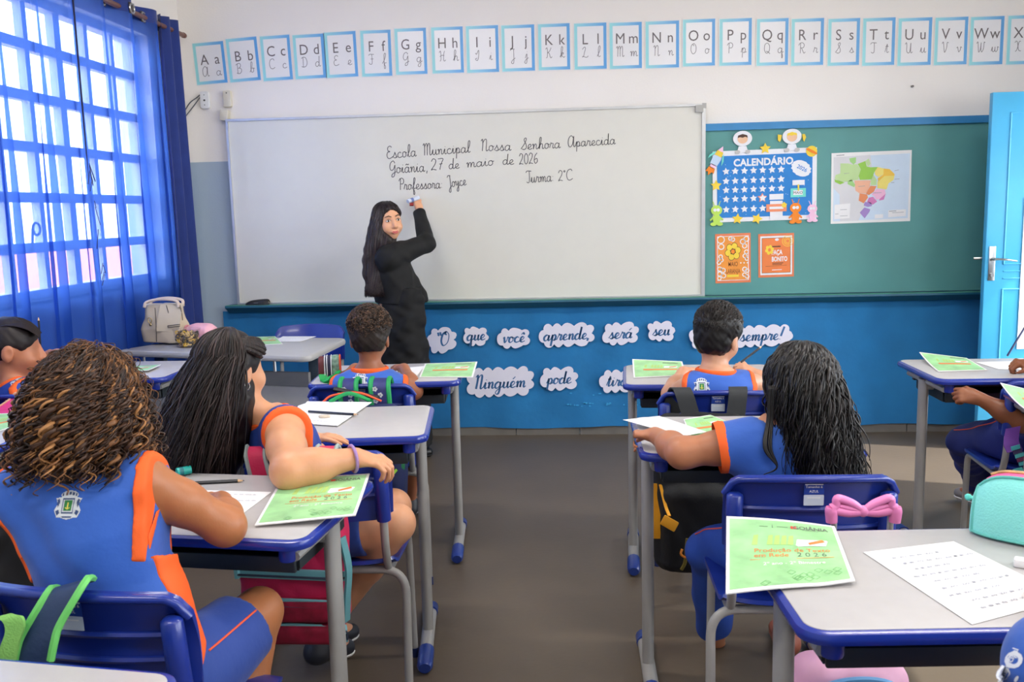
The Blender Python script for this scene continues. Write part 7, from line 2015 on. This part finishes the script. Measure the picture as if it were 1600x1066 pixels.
mb.tube([np.array(case(.02, v)) for v in np.linspace(0, 1, 24)], .0032, 6); mb.tube([np.array(case(u, .0))+V3(0, -.001, .003) for u in np.linspace(.02, .98, 30)], .0028, 6)
mb.build('piping', M_mintd, t)
mb = MB(); mb.tube([np.array(case(u, .54))+V3(0, 0, .005) for u in np.linspace(.08, .95, 30)], .0032, 6); mb.build('zipper', mat('zip_multicolour', (210, 170, 110), .5, vary=.4, vscale=60), t)
a = ay(1531, 781, 1.87); b_ = ay(1512, 776, 1.87)
mb = MB(); M_ = Matrix.Translation(t.location) @ Matrix.Rotation(t.rotation_euler.z, 4, 'Z'); Mi = M_.inverted()
mb.tube([tuple(Mi @ Vector(ay(1540, 785, 1.86))), tuple(Mi @ Vector(ay(1526, 779, 1.86))), tuple(Mi @ Vector(ay(1513, 777, 1.86)))], .0075, 10, sq=.5); mb.sphere(tuple(Mi @ Vector(ay(1513, 777, 1.86))), (.0075, .005, .0075), 10, 6); mb.build('zip_pull', mat('mint_rubber', (110, 232, 214), .4), t)
# printed case on the front desk
c = az(517, 590, DH)
t = thing('pencil_case', 'small printed pencil case standing on the front desk edge, with green strap', 'pencil case', (c[0]+.01, 3.585, DH), R_(12))
mb = MB()
for k, (y, r) in enumerate(((-.018, 0), (0.018, 0))):
    mb.M = Matrix.Translation((0, 0, .055)) @ Matrix.Rotation(R_(90), 4, 'Y')
for k, (x0, x1, rr, m) in enumerate(((-.045, -.020, .046, mat('case_maroon', (100, 40, 44), .6)), (-.018, .006, .047, mat('case_navy', (36, 36, 70), .6)), (.008, .040, .048, mat('case_print', (120, 150, 130), .6, vary=.6, vscale=60)))):
    mb = MB(); mb.M = Matrix(((0, 0, 1, 0), (1, 0, 0, 0), (0, 1, 0, rr+.004), (0, 0, 0, 1)))
    mb.prism(rrect(.075, 2*rr, .030, 5), x0, x1, .008); mb.build(('left_half', 'middle_half', 'printed_face')[k], m, t)
mb = MB()
for x in (-.019, -.010, .007): mb.tube([(x, a, b+.05) for a, b in rrect(.078, .098, .032, 5)], .0022, 6, closed=True)
mb.build('white_piping', M_white, t)
mb = MB(); mb.tube([(.041, a, b+.052) for a, b in rrect(.070, .092, .030, 5)], .003, 6, closed=True); mb.build('orange_piping', M_pipe, t)
o = np.array(t.location); R3 = np.array(Matrix.Rotation(-R_(12), 3, 'Z'))
mb = MB(); strap([(-.03, -.035, .03), (-.022, -.055, .012), (.0, -.085, .006), (.012, -.10, .004)], .03, (1, .3, .1), mat('strap_bright_green', (24, 170, 80), .6), None, t, 'green_strap')
strap([(-.012, -.095, .006), (.0, -.07, .018), (.03, -.05, .028), (.035, -.04, .036)], .026, (.7, -.4, .3), mat('strap_bright_green', (24, 170, 80), .6), None, t, 'green_strap')
# teacher's desk: handbag, pink pouch, pasta tub
M_cream = mat('cream_leather', (204, 188, 162), .5, vary=.05, vscale=9, bump=.05, bscale=120); M_creamd = mat('cream_trim', (206, 186, 168), .45); M_darkline = mat('dark_edge_paint', (60, 50, 46), .5); M_gold = mat('pale_gold', (206, 180, 120), .3, metal=1)
c = ay(262, 533, 4.72); z0 = DH
bx = c[0]
F = Field((bx-.24, 4.54, z0-.01), (bx+.24, 4.90, z0+.34), .005)
F.add(loft((bx-.005, 4.72, z0+.012), (bx-.008, 4.72, z0+.215), (1, -.18, 0), [(0, .120, .070), (.35, .124, .072), (.7, .112, .052), (1, .100, .026)], 4), .01)
F.fold(.004, (24, 24, 14), 4)
t = thing('handbag', 'cream leather handbag with flap and handles on the teacher desk by the curtain', 'handbag', (bx, 4.72, z0)); o = V3(bx, 4.72, z0)
F.build('bag_body', M_cream, t, o, smooth=2)
mb = MB()
mb.grid(lambda u, v: (-.020+.125*u+.012*v, -.080+.026*(1-v)*0-.018*math.sin(PI*v)*0+(.05*v**2), .075+.140*v), 10, 10, .006); mb.build('front_flap', M_cream, t)
for q in (-.052, .040):
    mb = MB(); mb.tube(spline([(-.09, q*.6-.02, .20), (-.080, q*.7, .228), (0, q*.7, .242), (.085, q*.7-.01, .232), (.098, q*.6-.02, .20)], 6), .0085, 8, sq=.8); mb.build('handle', M_creamd, t)
mb = MB(); mb.tube(spline([(.03, -.048, .21), (.045, -.058, .16), (.055, -.068, .125)], 5), .002, 5); mb.tube(spline([(.105, -.05, .21), (.115, -.055, .16), (.118, -.06, .13)], 5), .002, 5); mb.tube([(.045, -.082, .105), (.115, -.090, .112), (.115, -.092, .102), (.045, -.084, .095), (.045, -.082, .105)], .002, 5)
mb.tube(spline([(-.022, -.07, .20), (-.020, -.078, .1), (-.024, -.08, .02)], 5), .002, 5); mb.build('edge_stitching', M_darkline, t)
mb = MB(); mb.tube(ring_path((-.052, -.078, .135), (.010, 0, 0), (0, 0, .014), 16), .0025, 6, closed=True); mb.sphere((-.050, -.082, .112), (.007, .004, .008), 8, 6); mb.build('ring_charm', M_gold, t)
c = ay(303, 522, 4.66)
F = Field(c-.16, c+.18, .005); cc = V3(c[0], 4.70, DH)
F.add(loft(cc+V3(-.03, 0, .055), cc+V3(.085, -.01, .050), (0, 1, .1), [(-.2, .040, .040), (.2, .058, .056), (.9, .058, .055), (1.15, .040, .038)], 2.4), .01); F.fold(.003, (40, 40, 40), 2)
t = thing('pouch', 'soft pink pouch lying behind the pasta tub on the teacher desk', 'pouch', cc); F.build('pouch_body', mat('blush_pink', (238, 176, 186), .6, vary=.05), t, cc, smooth=2)
mb = MB(); mb.tube(ring_path((-.045, -.02, .058), (0, .038, 0), (0, 0, .042), 20), .004, 6, closed=True); mb.build('darker_opening', mat('deep_rose_cloth', (206, 130, 140), .6), t)  # ring in a deeper rose at the pouch end
c = az(291, 543, DH); rT = .072
t = thing('pasta_tub', 'clear plastic tub of yellow and brown pasta rings on the teacher desk', 'tub', (c[0], c[1]+.02, DH))
m = bpy.data.materials.new('clear_plastic'); m.use_nodes = True; n = m.node_tree; n.nodes.clear()
oo = n.nodes.new('ShaderNodeOutputMaterial'); tr = n.nodes.new('ShaderNodeBsdfTransparent'); gl = n.nodes.new('ShaderNodeBsdfGlossy'); mx = n.nodes.new('ShaderNodeMixShader'); gl.inputs['Roughness'].default_value = .08; mx.inputs[0].default_value = .06
tr.inputs[0].default_value = (.96, .96, .97, 1); n.links.new(tr.outputs[0], mx.inputs[1]); n.links.new(gl.outputs[0], mx.inputs[2]); n.links.new(mx.outputs[0], oo.inputs[0])
mb = MB(); mb.lathe([(0, .001), (.056, .001), (.058, .006), (rT-.004, .088), (rT, .090), (rT, .097), (rT-.002, .097), (rT-.005, .090), (.055, .006), (0, .004)], n=36); mb.build('clear_tub', m, t)
rg = random.Random(6); cols = [mat('pasta_yellow', (236, 190, 60), .5), mat('pasta_cream', (226, 190, 120), .5), mat('pasta_brown', (112, 92, 62), .5), mat('pasta_dark', (70, 62, 50), .5)]
MT = Matrix.Translation(t.location)
for k in range(96):
    z = .012+.068*rg.random(); R0 = .044+.010*z/.08; r = R0*rg.random()**.35; a = rg.uniform(0, 2*PI)
    p = V3(r*math.cos(a), r*math.sin(a), z)
    ringm = MB(); ax1 = unit((rg.gauss(0, 1), rg.gauss(0, 1), rg.gauss(0, 1))); ax2 = unit(np.cross(ax1, (rg.gauss(0, 1), rg.gauss(0, 1), rg.gauss(0, 1))))
    if k < 4:
        pass
    ringm.tube(ring_path((0, 0, 0), ax1*.0085, ax2*.0085, 12), .0035, 6, closed=True)
    po = setp(ringm.build('pasta_ring', cols[k % 4]), 'small pasta ring inside the clear tub on the teacher desk', 'pasta', 'pasta rings in the tub')
    po.location = Vector(p)+t.location
